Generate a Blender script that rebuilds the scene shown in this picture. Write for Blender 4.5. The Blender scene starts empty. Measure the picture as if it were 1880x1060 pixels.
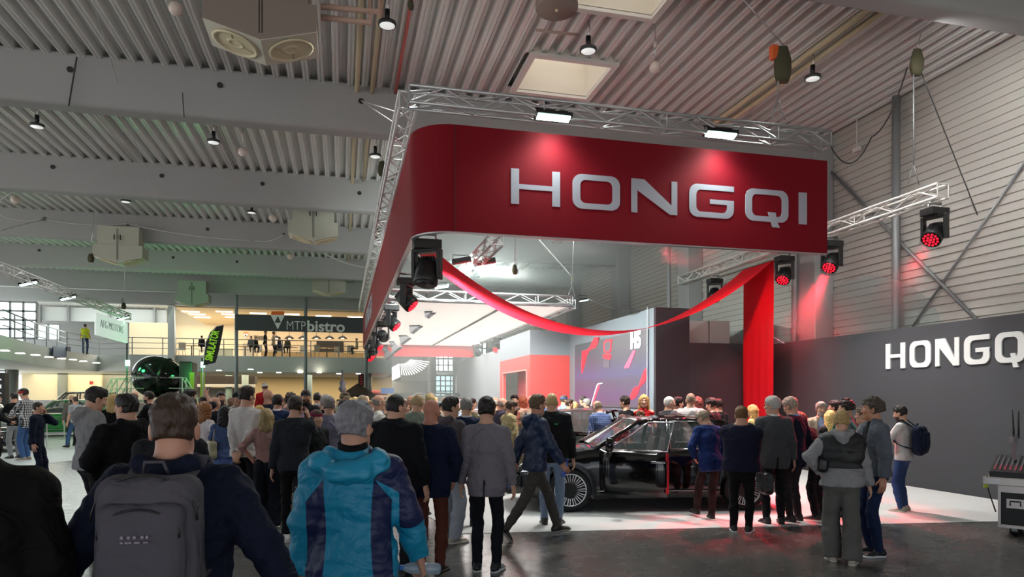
import bpy, math, random, numpy as np
from mathutils import Vector, Matrix
PI = math.pi
sc = bpy.context.scene
COL = sc.collection
sc.view_settings.view_transform = 'Standard'
sc.view_settings.look = 'None'
sc.view_settings.gamma = 1.0
sc.view_settings.use_curve_mapping = False
sc.view_settings.exposure = 0.0
sc.cycles.use_denoising = True
sc.cycles.max_bounces = 6
sc.cycles.diffuse_bounces = 3
sc.cycles.glossy_bounces = 3
sc.cycles.transmission_bounces = 4
sc.cycles.transparent_max_bounces = 8
sc.cycles.volume_bounces = 0
sc.cycles.caustics_reflective = False
sc.cycles.caustics_refractive = False
sc.cycles.sample_clamp_indirect = 4.0
sc.cycles.volume_max_steps = 64
# ---------------------------------------------------------------- camera
HC = 1.80; FPX = 1253.0; HOR = 731.0; YAW = math.radians(14.0)
cs, sn = math.cos(YAW), math.sin(YAW)
cam_d = bpy.data.cameras.new('camera'); cam = bpy.data.objects.new('camera', cam_d)
COL.objects.link(cam); sc.camera = cam
cam.location = (0, 0, HC); cam.rotation_euler = (PI/2, 0, -YAW)
cam_d.sensor_fit = 'HORIZONTAL'; cam_d.sensor_width = 36.0
cam_d.lens = 36.0*FPX/1880.0
cam_d.shift_y = (HOR-530.0)/1880.0
cam_d.clip_start = 0.05; cam_d.clip_end = 400
# pixel of the photograph -> point of the place (used to measure the place from the photograph)
def ray(px, py):
    r = (px-940.0)/FPX; u = (HOR-py)/FPX
    return np.array([r*cs+sn, -r*sn+cs, u])
C0 = np.array([0, 0, HC])
def AT(px, py, d): return C0+ray(px, py)*d
def AX(px, py, X): v = ray(px, py); return C0+v*(X/v[0])
def AY(px, py, Y): v = ray(px, py); return C0+v*(Y/v[1])
def AZ(px, py, Z): v = ray(px, py); return C0+v*((Z-HC)/v[2])
def GD(py): return HC*FPX/(py-HOR)      # forward distance of a floor point
# ---------------------------------------------------------------- materials
def lin(c):
    if isinstance(c, str):
        c = c.lstrip('#'); c = [int(c[i:i+2], 16) for i in (0, 2, 4)]
    return tuple((x/255/12.92 if x/255 <= .04045 else ((x/255+.055)/1.055)**2.4) for x in c)
MATS = {}
def mat(c, rough=.6, metal=0., bump=0., bscale=60., spec=.5, coat=0., emit=0., trans=0., var=0., vscale=3., alpha=1., sheen=0., key=None):
    k = key or (str(c), rough, metal, bump, bscale, spec, coat, emit, trans, var, vscale, alpha, sheen)
    if k in MATS: return MATS[k]
    m = bpy.data.materials.new('surface'); m.use_nodes = True
    nt = m.node_tree; b = nt.nodes['Principled BSDF']
    L = lin(c)
    b.inputs['Base Color'].default_value = (*L, 1)
    b.inputs['Roughness'].default_value = rough
    b.inputs['Metallic'].default_value = metal
    b.inputs['Specular IOR Level'].default_value = spec
    b.inputs['Coat Weight'].default_value = coat
    b.inputs['Coat Roughness'].default_value = .04
    b.inputs['Transmission Weight'].default_value = trans
    b.inputs['Alpha'].default_value = alpha
    if sheen: b.inputs['Sheen Weight'].default_value = sheen
    if emit:
        b.inputs['Emission Color'].default_value = (*L, 1)
        b.inputs['Emission Strength'].default_value = emit
    if bump or var:
        tc = nt.nodes.new('ShaderNodeTexCoord')
    if bump:
        n = nt.nodes.new('ShaderNodeTexNoise'); n.inputs['Scale'].default_value = bscale; n.inputs['Detail'].default_value = 3
        bp = nt.nodes.new('ShaderNodeBump'); bp.inputs['Strength'].default_value = bump; bp.inputs['Distance'].default_value = .01
        nt.links.new(tc.outputs['Object'], n.inputs['Vector']); nt.links.new(n.outputs[0], bp.inputs['Height'])
        nt.links.new(bp.outputs[0], b.inputs['Normal'])
    if var:
        n2 = nt.nodes.new('ShaderNodeTexNoise'); n2.inputs['Scale'].default_value = vscale; n2.inputs['Detail'].default_value = 4
        mx = nt.nodes.new('ShaderNodeMix'); mx.data_type = 'RGBA'
        mx.inputs[6].default_value = (*[x*(1-var) for x in L], 1); mx.inputs[7].default_value = (*[min(1, x*(1+var)) for x in L], 1)
        nt.links.new(tc.outputs['Object'], n2.inputs['Vector']); nt.links.new(n2.outputs[0], mx.inputs[0])
        nt.links.new(mx.outputs[2], b.inputs['Base Color'])
    MATS[k] = m
    return m
def tag(o, label=None, cat=None, group=None, kind=None):
    if label: o['label'] = label
    if cat: o['category'] = cat
    if group: o['group'] = group
    if kind: o['kind'] = kind
    return o
def empty(name, loc=(0, 0, 0), rz=0, label=None, cat=None, group=None):
    o = bpy.data.objects.new(name, None); COL.objects.link(o)
    o.location = loc; o.rotation_euler = (0, 0, rz); o.empty_display_size = .1
    return tag(o, label, cat, group)
def mesh_np(name, V, Q, mats, parent=None, smooth=True, midx=None):
    """V (n,3); Q list/array of quads or (array quads, array tris)"""
    me = bpy.data.meshes.new(name)
    me.vertices.add(len(V)); me.vertices.foreach_set('co', np.asarray(V, np.float32).ravel())
    Q = np.asarray(Q, np.int32); n = len(Q); k = Q.shape[1]
    me.loops.add(n*k); me.loops.foreach_set('vertex_index', Q.ravel())
    me.polygons.add(n); me.polygons.foreach_set('loop_start', np.arange(0, n*k, k, dtype=np.int32))
    if smooth: me.polygons.foreach_set('use_smooth', np.ones(n, bool))
    for m in (mats if isinstance(mats, (list, tuple)) else [mats]): me.materials.append(m)
    if midx is not None: me.polygons.foreach_set('material_index', np.asarray(midx, np.int32))
    me.update(calc_edges=True); me.validate()
    o = bpy.data.objects.new(name, me); COL.objects.link(o)
    if parent: o.parent = parent
    return o
class MB:
    """collects boxes, tubes, lathes and plates into one mesh"""
    def __init__(s): s.v = []; s.f = []; s.sm = []; s.mi = []; s.m = 0
    def add(s, v, f, smooth=False):
        b = len(s.v); s.v += [tuple(map(float, x)) for x in v]
        for q in f: s.f.append([i+b for i in q]); s.sm.append(smooth); s.mi.append(s.m)
        return s
    def box(s, a, b):
        (x0, y0, z0), (x1, y1, z1) = a, b
        x0, x1 = min(x0, x1), max(x0, x1); y0, y1 = min(y0, y1), max(y0, y1); z0, z1 = min(z0, z1), max(z0, z1)
        v = [(x, y, z) for z in (z0, z1) for x, y in ((x0, y0), (x1, y0), (x1, y1), (x0, y1))]
        return s.add(v, [(3, 2, 1, 0), (4, 5, 6, 7), (0, 1, 5, 4), (1, 2, 6, 5), (2, 3, 7, 6), (3, 0, 4, 7)])
    def cbox(s, c, d, R=None):
        """box of size d centred at c, optionally rotated by 3x3 R"""
        c = np.array(c, float); h = np.array(d, float)/2
        v = [np.array((x*h[0], y*h[1], z*h[2])) for z in (-1, 1) for x, y in ((-1, -1), (1, -1), (1, 1), (-1, 1))]
        if R is not None: v = [np.asarray(R) @ q for q in v]
        return s.add([c+q for q in v], [(3, 2, 1, 0), (4, 5, 6, 7), (0, 1, 5, 4), (1, 2, 6, 5), (2, 3, 7, 6), (3, 0, 4, 7)])
    def tube(s, pts, r, n=8, cap=True):
        pts = [np.array(p, float) for p in pts]; rs = r if isinstance(r, (list, tuple)) else [r]*len(pts)
        V = []; F = []; prev = None
        for i, p in enumerate(pts):
            t = pts[min(i+1, len(pts)-1)]-pts[max(i-1, 0)]; t /= (np.linalg.norm(t)+1e-9)
            if prev is None:
                a = np.array([0, 0, 1.]) if abs(t[2]) < .9 else np.array([1., 0, 0])
                u = np.cross(t, a)
            else: u = prev-t*np.dot(prev, t)
            u /= (np.linalg.norm(u)+1e-9); w = np.cross(t, u); prev = u
            for k in range(n):
                an = 2*PI*k/n; V.append(p+(u*math.cos(an)+w*math.sin(an))*rs[i])
        for i in range(len(pts)-1):
            for k in range(n):
                F.append((i*n+k, i*n+(k+1) % n, (i+1)*n+(k+1) % n, (i+1)*n+k))
        s.add(V, F, True)
        if cap:
            b = len(s.v)-len(V)
            s.f.append([b+k for k in range(n)][::-1]); s.sm.append(False); s.mi.append(s.m)
            s.f.append([b+(len(pts)-1)*n+k for k in range(n)]); s.sm.append(False); s.mi.append(s.m)
        return s
    def lathe(s, prof, o=(0, 0, 0), n=24, R=None, smooth=True):
        """prof: (r,z) pairs; axis z of R at o"""
        V = []; F = []; o = np.array(o, float); m = len(prof)
        for r, z in prof:
            for k in range(n):
                a = 2*PI*k/n; q = np.array([r*math.cos(a), r*math.sin(a), z])
                V.append(o+(np.asarray(R) @ q if R is not None else q))
        for i in range(m-1):
            for k in range(n): F.append((i*n+k, i*n+(k+1) % n, (i+1)*n+(k+1) % n, (i+1)*n+k))
        s.add(V, F, smooth)
        b = len(s.v)-len(V)
        if prof[0][0] > 1e-6: s.f.append([b+k for k in range(n)][::-1]); s.sm.append(False); s.mi.append(s.m)
        if prof[-1][0] > 1e-6: s.f.append([b+(m-1)*n+k for k in range(n)]); s.sm.append(False); s.mi.append(s.m)
        return s
    def prism(s, poly, o, ux, uy, un):
        """2D polygon extruded: o + x*ux + y*uy, thickness vector un"""
        o, ux, uy, un = [np.array(q, float) for q in (o, ux, uy, un)]
        n = len(poly); A = [o+ux*x+uy*y for x, y in poly]; B = [q+un for q in A]
        F = [tuple(range(n))[::-1], tuple(range(n, 2*n))]
        F += [(i, (i+1) % n, n+(i+1) % n, n+i) for i in range(n)]
        return s.add(A+B, F)
    def strip(s, outer, inner, o, ux, uy, un, closed=True):
        """ring (or open band) between two polylines of equal length, extruded"""
        o, ux, uy, un = [np.array(q, float) for q in (o, ux, uy, un)]
        n = len(outer); V = []
        for off in (0, 1):
            V += [o+ux*x+uy*y+un*off for x, y in outer]+[o+ux*x+uy*y+un*off for x, y in inner]
        F = []
        rng = range(n) if closed else range(n-1)
        for i in rng:
            j = (i+1) % n
            F += [(i, n+i, n+j, j), (2*n+i, 2*n+j, 3*n+j, 3*n+i), (i, j, 2*n+j, 2*n+i), (n+j, n+i, 3*n+i, 3*n+j)]
        if not closed:
            F += [(0, 2*n, 3*n, n), (n-1, 2*n-1, 4*n-1, 3*n-1)]
        return s.add(V, F)
    def grid(s, P, smooth=True, flip=False):
        """P[i][j] points -> quads"""
        m = len(P); n = len(P[0]); V = [q for row in P for q in row]; F = []
        for i in range(m-1):
            for j in range(n-1):
                q = (i*n+j, i*n+j+1, (i+1)*n+j+1, (i+1)*n+j); F.append(q[::-1] if flip else q)
        return s.add(V, F, smooth)
    def build(s, name, m, parent=None, recalc=False, bevel=0, seg=2, solid=0, subsurf=0):
        me = bpy.data.meshes.new(name); me.from_pydata(s.v, [], s.f)
        for q in (m if isinstance(m, (list, tuple)) else [m]): me.materials.append(q)
        me.polygons.foreach_set('use_smooth', s.sm)
        me.polygons.foreach_set('material_index', s.mi)
        me.update()
        if recalc:
            import bmesh
            bm = bmesh.new(); bm.from_mesh(me); bmesh.ops.recalc_face_normals(bm, faces=bm.faces); bm.to_mesh(me); bm.free()
        o = bpy.data.objects.new(name, me); COL.objects.link(o)
        if parent: o.parent = parent
        if solid:
            md = o.modifiers.new('s', 'SOLIDIFY'); md.thickness = solid; md.offset = 0
        if bevel:
            md = o.modifiers.new('b', 'BEVEL'); md.width = bevel; md.segments = seg; md.limit_method = 'ANGLE'; md.angle_limit = .6
        if subsurf:
            md = o.modifiers.new('u', 'SUBSURF'); md.levels = subsurf; md.render_levels = subsurf
        return o
def kids(o): return [c for c in COL.objects if c.parent == o]
CH = {}
def copy_tree(o, parent=None, ch=None):
    c = o.copy(); COL.objects.link(c)
    if parent: c.parent = parent
    for q in list(o.children): copy_tree(q, c)
    return c
def text_mesh(name, s, size, m, parent=None, loc=(0, 0, 0), R=None, ext=.01, off=0., shear=0., sx=1., space=1., align='LEFT'):
    cu = bpy.data.curves.new(name, 'FONT'); cu.body = s; cu.size = size; cu.extrude = ext; cu.offset = off; cu.shear = shear
    cu.space_character = space; cu.align_x = align; cu.resolution_u = 4
    t = bpy.data.objects.new('t', cu); COL.objects.link(t)
    bpy.context.view_layer.update()
    me = bpy.data.meshes.new_from_object(t.evaluated_get(bpy.context.evaluated_depsgraph_get()))
    bpy.data.objects.remove(t); bpy.data.curves.remove(cu)
    V = np.empty(len(me.vertices)*3, np.float32); me.vertices.foreach_get('co', V); V = V.reshape(-1, 3)
    V[:, 0] *= sx
    V = V @ np.asarray(R if R is not None else np.eye(3)).T.astype(np.float32)+np.asarray(loc, np.float32)
    me.vertices.foreach_set('co', V.ravel()); me.update()
    me.materials.clear(); me.materials.append(m)
    o = bpy.data.objects.new(name, me); COL.objects.link(o)
    if parent: o.parent = parent
    return o
def Rcols(x, y, z): return np.array([x, y, z], float).T
def rotz(a): c, s = math.cos(a), math.sin(a); return np.array([[c, -s, 0], [s, c, 0], [0, 0, 1.]])
def rotx(a): c, s = math.cos(a), math.sin(a); return np.array([[1., 0, 0], [0, c, -s], [0, s, c]])
def roty(a): c, s = math.cos(a), math.sin(a); return np.array([[c, 0, s], [0, 1., 0], [-s, 0, c]])
def frame(d, up=(0, 0, 1)):
    """rotation whose z axis is d"""
    d = np.array(d, float); d /= np.linalg.norm(d); up = np.array(up, float)
    if abs(np.dot(d, up)) > .98: up = np.array([0, 1., 0])
    x = np.cross(up, d); x /= np.linalg.norm(x); return np.array([x, np.cross(d, x), d]).T
# ================================================================ bodies: smooth fields -> surface
BIG = np.float32(1.0)
def axis(lo, hi, h, fine=()):
    """grid coordinates with finer intervals"""
    out = [lo]; x = lo
    while x < hi:
        st = h
        for a, b, q in fine:
            if a-.5*h <= x <= b: st = min(st, q)
        x += st; out.append(x)
    return np.array(out, np.float32)
class Field:
    def __init__(s, xs, ys, zs):
        s.x, s.y, s.z = xs, ys, zs
        s.F = np.full((len(xs), len(ys), len(zs)), BIG, np.float32)
    def loc(s, lo, hi):
        sl = []
        for ax, a, b in zip((s.x, s.y, s.z), lo, hi):
            i = max(0, np.searchsorted(ax, a)-2); j = min(len(ax), np.searchsorted(ax, b)+2)
            if j-i < 2: return None
            sl.append(slice(i, j))
        return tuple(sl)
    def comb(s, sl, d, k, op):
        A = s.F[sl]
        if op == 'u':
            if k > 0:
                h = np.maximum(k-np.abs(A-d), 0)/k; s.F[sl] = np.minimum(A, d)-h*h*k*.25
            else: s.F[sl] = np.minimum(A, d)
        elif op == 's':
            s.F[sl] = np.maximum(A, -d)
    def cap(s, a, b, ra, rb=None, k=.02, M=None, op='u', sq=1.):
        """tapered capsule; M: linear map applied to space first; sq: scale of distance"""
        a = np.asarray(a, np.float32); b = np.asarray(b, np.float32); rb = ra if rb is None else rb
        pad = max(ra, rb)*(1 if M is None else s_maxinv(M))+k+.03
        sl = s.loc(np.minimum(a, b)-pad, np.maximum(a, b)+pad)
        if sl is None: return
        X = s.x[sl[0]][:, None, None]-a[0]; Y = s.y[sl[1]][None, :, None]-a[1]; Z = s.z[sl[2]][None, None, :]-a[2]
        d = b-a
        if M is not None:
            M = np.asarray(M, np.float32); d = M @ d
            X, Y, Z = (M[0, 0]*X+M[0, 1]*Y+M[0, 2]*Z, M[1, 0]*X+M[1, 1]*Y+M[1, 2]*Z, M[2, 0]*X+M[2, 1]*Y+M[2, 2]*Z)
        L = float(d @ d)+1e-9
        t = np.clip((X*d[0]+Y*d[1]+Z*d[2])/L, 0, 1)
        D = np.sqrt((X-t*d[0])**2+(Y-t*d[1])**2+(Z-t*d[2])**2)-(ra+(rb-ra)*t)
        s.comb(sl, (D*sq).astype(np.float32), k, op)
    def ell(s, c, r, R=None, k=.02, op='u'):
        c = np.asarray(c, np.float32); r = np.asarray(r, np.float32); pad = float(r.max())+k+.03
        sl = s.loc(c-pad, c+pad)
        if sl is None: return
        X = s.x[sl[0]][:, None, None]-c[0]; Y = s.y[sl[1]][None, :, None]-c[1]; Z = s.z[sl[2]][None, None, :]-c[2]
        if R is not None:
            M = np.asarray(R, np.float32).T
            X, Y, Z = (M[0, 0]*X+M[0, 1]*Y+M[0, 2]*Z, M[1, 0]*X+M[1, 1]*Y+M[1, 2]*Z, M[2, 0]*X+M[2, 1]*Y+M[2, 2]*Z)
        k0 = np.sqrt((X/r[0])**2+(Y/r[1])**2+(Z/r[2])**2)+1e-6
        k1 = np.sqrt((X/r[0]**2)**2+(Y/r[1]**2)**2+(Z/r[2]**2)**2)+1e-6
        s.comb(sl, (k0*(k0-1)/k1).astype(np.float32), k, op)
    def rbox(s, c, h, rr, R=None, k=.01, op='u'):
        c = np.asarray(c, np.float32); h = np.asarray(h, np.float32); pad = float(np.linalg.norm(h))+k+.03
        sl = s.loc(c-pad, c+pad)
        if sl is None: return
        X = s.x[sl[0]][:, None, None]-c[0]; Y = s.y[sl[1]][None, :, None]-c[1]; Z = s.z[sl[2]][None, None, :]-c[2]
        if R is not None:
            M = np.asarray(R, np.float32).T
            X, Y, Z = (M[0, 0]*X+M[0, 1]*Y+M[0, 2]*Z, M[1, 0]*X+M[1, 1]*Y+M[1, 2]*Z, M[2, 0]*X+M[2, 1]*Y+M[2, 2]*Z)
        X = np.abs(X)-(h[0]-rr); Y = np.abs(Y)-(h[1]-rr); Z = np.abs(Z)-(h[2]-rr)
        D = np.sqrt(np.maximum(X, 0)**2+np.maximum(Y, 0)**2+np.maximum(Z, 0)**2)+np.minimum(np.maximum(np.maximum(X, Y), Z), 0)-rr
        s.comb(sl, D.astype(np.float32), k, op)
    def plane(s, p, n):
        """keeps the side the normal points away from"""
        n = np.asarray(n, float); n = n/np.linalg.norm(n)
        D = (s.x[:, None, None]-p[0])*n[0]+(s.y[None, :, None]-p[1])*n[1]+(s.z[None, None, :]-p[2])*n[2]
        s.F = np.maximum(s.F, D.astype(np.float32))
    def legcut(s, p, n, rad):
        """trims a limb end near p"""
        n = np.asarray(n, float); n = n/np.linalg.norm(n); p = np.asarray(p, float)
        sl = s.loc(p-rad, p+rad)
        if sl is None: return
        X = s.x[sl[0]][:, None, None]-p[0]; Y = s.y[sl[1]][None, :, None]-p[1]; Z = s.z[sl[2]][None, None, :]-p[2]
        D = (X*n[0]+Y*n[1]+Z*n[2]).astype(np.float32)
        ins = (X*X+Y*Y+Z*Z) < rad*rad
        s.F[sl] = np.where(ins, np.maximum(s.F[sl], D), s.F[sl])
    def wrinkle(s, amp, f, seed, zs=1.):
        if amp <= 0: return
        rg = np.random.RandomState(seed % 9973)
        X = s.x[:, None, None]; Y = s.y[None, :, None]; Z = s.z[None, None, :]
        W = 0
        for i in range(4):
            v = rg.normal(size=3); v /= np.linalg.norm(v); v = v*f*rg.uniform(.6, 1.7)
            w = rg.normal(size=3)*f*.35; ph = rg.uniform(0, 6, 2)
            W = W+np.sin(X*v[0]+Y*v[1]+Z*v[2]*zs+ph[0]+1.6*np.sin(X*w[0]+Y*w[1]+Z*w[2]+ph[1]))
        s.F += (amp*.5*W).astype(np.float32)
    def mesh(s):
        F = s.F
        F[0] = BIG; F[-1] = BIG; F[:, 0] = BIG; F[:, -1] = BIG; F[:, :, 0] = BIG; F[:, :, -1] = BIG
        S = F < 0
        n = [q-1 for q in F.shape]
        c = np.zeros(n, np.int8)
        for i in (0, 1):
            for j in (0, 1):
                for k in (0, 1): c += S[i:n[0]+i, j:n[1]+j, k:n[2]+k]
        I, J, K = np.nonzero((c > 0) & (c < 8))
        if len(I) == 0: return None, None
        idx = np.full(n, -1, np.int32); idx[I, J, K] = np.arange(len(I))
        P = np.zeros((len(I), 3), np.float32); N = np.zeros(len(I), np.float32)
        ax = (s.x, s.y, s.z)
        cor = [(i, j, k) for i in (0, 1) for j in (0, 1) for k in (0, 1)]
        for a in cor:
            for d in range(3):
                if a[d]: continue
                b = list(a); b[d] = 1
                ia = (I+a[0], J+a[1], K+a[2]); ib = (I+b[0], J+b[1], K+b[2])
                fa = F[ia]; fb = F[ib]; m = (fa < 0) != (fb < 0)
                t = np.where(m, fa/np.where(m, fa-fb, 1), 0)
                for e in range(3):
                    pa = ax[e][ia[e]]; pb = ax[e][ib[e]]
                    P[:, e] += np.where(m, pa+(pb-pa)*t, 0)
                N += m
        P /= N[:, None]
        Q = []
        def quads(d):
            o = [x for x in range(3) if x != d]
            lo = [slice(None)]*3; hi = [slice(None)]*3; lo[d] = slice(0, -1); hi[d] = slice(1, None)
            A = S[tuple(lo)]; B = S[tuple(hi)]
            g = list(np.nonzero(A != B))
            ok = np.ones(len(g[0]), bool)
            for e in o: ok &= (g[e] > 0) & (g[e] < F.shape[e]-1)
            g = [q[ok] for q in g]
            fl = A[tuple(g)]
            def cell(da, db):
                q = list(g); q[o[0]] = g[o[0]]+da; q[o[1]] = g[o[1]]+db; return idx[tuple(q)]
            qd = np.stack([cell(-1, -1), cell(0, -1), cell(0, 0), cell(-1, 0)], 1)
            if d == 1: fl = ~fl
            qd[~fl] = qd[~fl][:, ::-1]
            return qd
        for d in range(3): Q.append(quads(d))
        return P, np.concatenate(Q)
def s_maxinv(M): return float(np.linalg.norm(np.linalg.inv(np.asarray(M, float)), 2))
def nrm(v): v = np.asarray(v, float); return v/(np.linalg.norm(v)+1e-9)
def ik(a, t, l1, l2, pole):
    a = np.asarray(a, float); t = np.asarray(t, float); d = t-a; L = np.linalg.norm(d)
    if L > (l1+l2)*.995: t = a+d/L*(l1+l2)*.995; d = t-a; L = np.linalg.norm(d)
    x = (l1*l1-l2*l2+L*L)/(2*L); h = math.sqrt(max(l1*l1-x*x, 0)); u = d/L
    p = np.asarray(pole, float); p = nrm(p-u*(p @ u))
    return a+u*x+p*h, t
# wrist targets (x outward, y forward, z up in a 1.8 m body), elbow pole, palm normal, finger curl
ARMS = {
 'down': ((.275, .03, .865), (.3, -1, 0), (-1, .15, 0), .35),
 'swingf': ((.25, .26, .93), (.3, -1, -.3), (-1, 0, 0), .5),
 'swingb': ((.27, -.20, .90), (.4, -1, .2), (-1, 0, 0), .5),
 'pocket': ((.215, .07, .945), (.75, -.8, 0), (-1, .2, 0), .25),
 'jpocket': ((.19, .16, 1.03), (.8, -.7, 0), (-1, .1, 0), .3),
 'behind': ((.035, -.185, .93), (1, -.2, 0), (0, 1, 0), .6),
 'crossed': ((-.08, .215, 1.20), (1, .1, -.5), (0, -1, .2), .5),
 'phone': ((.155, .10, 1.525), (.2, .55, -1), (-1, .1, .1), .6),
 'front': ((.07, .30, 1.10), (1, -.2, -.3), (-.6, -.2, .7), .6),
 'chest': ((.05, .24, 1.26), (1, -.1, -.6), (-.5, -.7, .2), .7),
 'hip': ((.20, .0, 1.03), (1, -.5, 0), (-1, 0, 0), .5),
 'strap': ((.13, .17, 1.30), (.8, .1, -.8), (-.4, -.9, 0), .9),
 'belly': ((.02, .20, 1.06), (1, -.3, -.2), (-.2, -1, 0), .5),
 'carry': ((.26, .08, .86), (.3, -1, 0), (-1, 0, 0), 1.2),
 'bottle': ((.33, .10, .93), (.6, -1, 0), (-1, .1, 0), 1.1),
 'up': ((.16, .22, 1.70), (1, .2, -.6), (-.3, 1, 0), .5),
 'out': ((.42, -.02, .95), (.6, -1, 0), (-1, .1, 0), .45),
}
LEGS = {  # ankle target (x outward, y, z), foot pitch (heel up), toe-out
 'stand': ((.10, 0, .085), 0, 12), 'fwd': ((.09, .12, .085), 0, 12), 'back': ((.10, -.13, .085), 0, 14),
 'wide': ((.17, 0, .085), 0, 14), 'stepf': ((.075, .34, .09), -4, 6), 'stepb': ((.075, -.42, .17), 48, 4),
 'sit': ((.12, .36, .48), 0, 5), 'relax': ((.15, .10, .085), 0, 30),
}
SKIN = ['#c99a80', '#d3a58c', '#bb8a70', '#d8ab94', '#b98468']
def skinmat(c): return mat(c, .5, bump=.06, bscale=90, spec=.4, var=.08, vscale=12, key=('skin', c))
def cloth(c, kind=None, rough=.85):
    if kind == 'leather': return mat(c, .38, bump=.15, bscale=45, spec=.5)
    if kind == 'nylon': return mat(c, .45, bump=.2, bscale=14, spec=.45)
    if kind == 'denim': return mat(c, .85, bump=.25, bscale=160, spec=.2, var=.25, vscale=5)
    if kind == 'knit': return mat(c, .92, bump=.5, bscale=120, spec=.15, sheen=.15, var=.1, vscale=10)
    k = ('fold', c, rough)
    if k in MATS: return MATS[k]
    m = mat(c, rough, bump=.18, bscale=40, spec=.2, var=.10, vscale=6, key=k)
    nt = m.node_tree; b = nt.nodes['Principled BSDF']; old = b.inputs['Normal'].links[0].from_node
    tc = [n for n in nt.nodes if n.type == 'TEX_COORD'][0]
    n = nt.nodes.new('ShaderNodeTexNoise'); n.inputs['Scale'].default_value = 6; n.inputs['Detail'].default_value = 2; n.inputs['Distortion'].default_value = 1.4
    bp = nt.nodes.new('ShaderNodeBump'); bp.inputs['Strength'].default_value = .8; bp.inputs['Distance'].default_value = .05
    nt.links.new(tc.outputs['Object'], n.inputs['Vector']); nt.links.new(n.outputs[0], bp.inputs['Height']); nt.links.new(bp.outputs[0], old.inputs['Normal'])
    return m
def hairmat(c):
    k = ('hair', c)
    if k in MATS: return MATS[k]
    m = bpy.data.materials.new('hair'); m.use_nodes = True; nt = m.node_tree; b = nt.nodes['Principled BSDF']
    L = lin(c); b.inputs['Roughness'].default_value = .48; b.inputs['Specular IOR Level'].default_value = .35
    tc = nt.nodes.new('ShaderNodeTexCoord'); mp = nt.nodes.new('ShaderNodeMapping'); mp.inputs['Scale'].default_value = (1, 1, .12)
    n = nt.nodes.new('ShaderNodeTexNoise'); n.inputs['Scale'].default_value = 130; n.inputs['Detail'].default_value = 4
    mx = nt.nodes.new('ShaderNodeMix'); mx.data_type = 'RGBA'
    mx.inputs[6].default_value = (*[x*.45 for x in L], 1); mx.inputs[7].default_value = (*[min(1, x*1.6) for x in L], 1)
    bp = nt.nodes.new('ShaderNodeBump'); bp.inputs['Strength'].default_value = .6; bp.inputs['Distance'].default_value = .01
    nt.links.new(tc.outputs['Object'], mp.inputs[0]); nt.links.new(mp.outputs[0], n.inputs['Vector'])
    nt.links.new(n.outputs[0], mx.inputs[0]); nt.links.new(mx.outputs[2], b.inputs['Base Color'])
    nt.links.new(n.outputs[0], bp.inputs['Height']); nt.links.new(bp.outputs[0], b.inputs['Normal'])
    MATS[k] = m
    return m
def sphere_pts(c, r, n=8, m=6):
    V = []; Q = []
    for i in range(m+1):
        th = PI*i/m
        for k in range(n): V.append((c[0]+r*math.sin(th)*math.cos(2*PI*k/n), c[1]+r*math.sin(th)*math.sin(2*PI*k/n), c[2]+r*math.cos(th)))
    for i in range(m):
        for k in range(n): Q.append((i*n+k, (i+1)*n+k, (i+1)*n+(k+1) % n, i*n+(k+1) % n))
    return np.array(V, np.float32), np.array(Q, np.int32)
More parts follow.
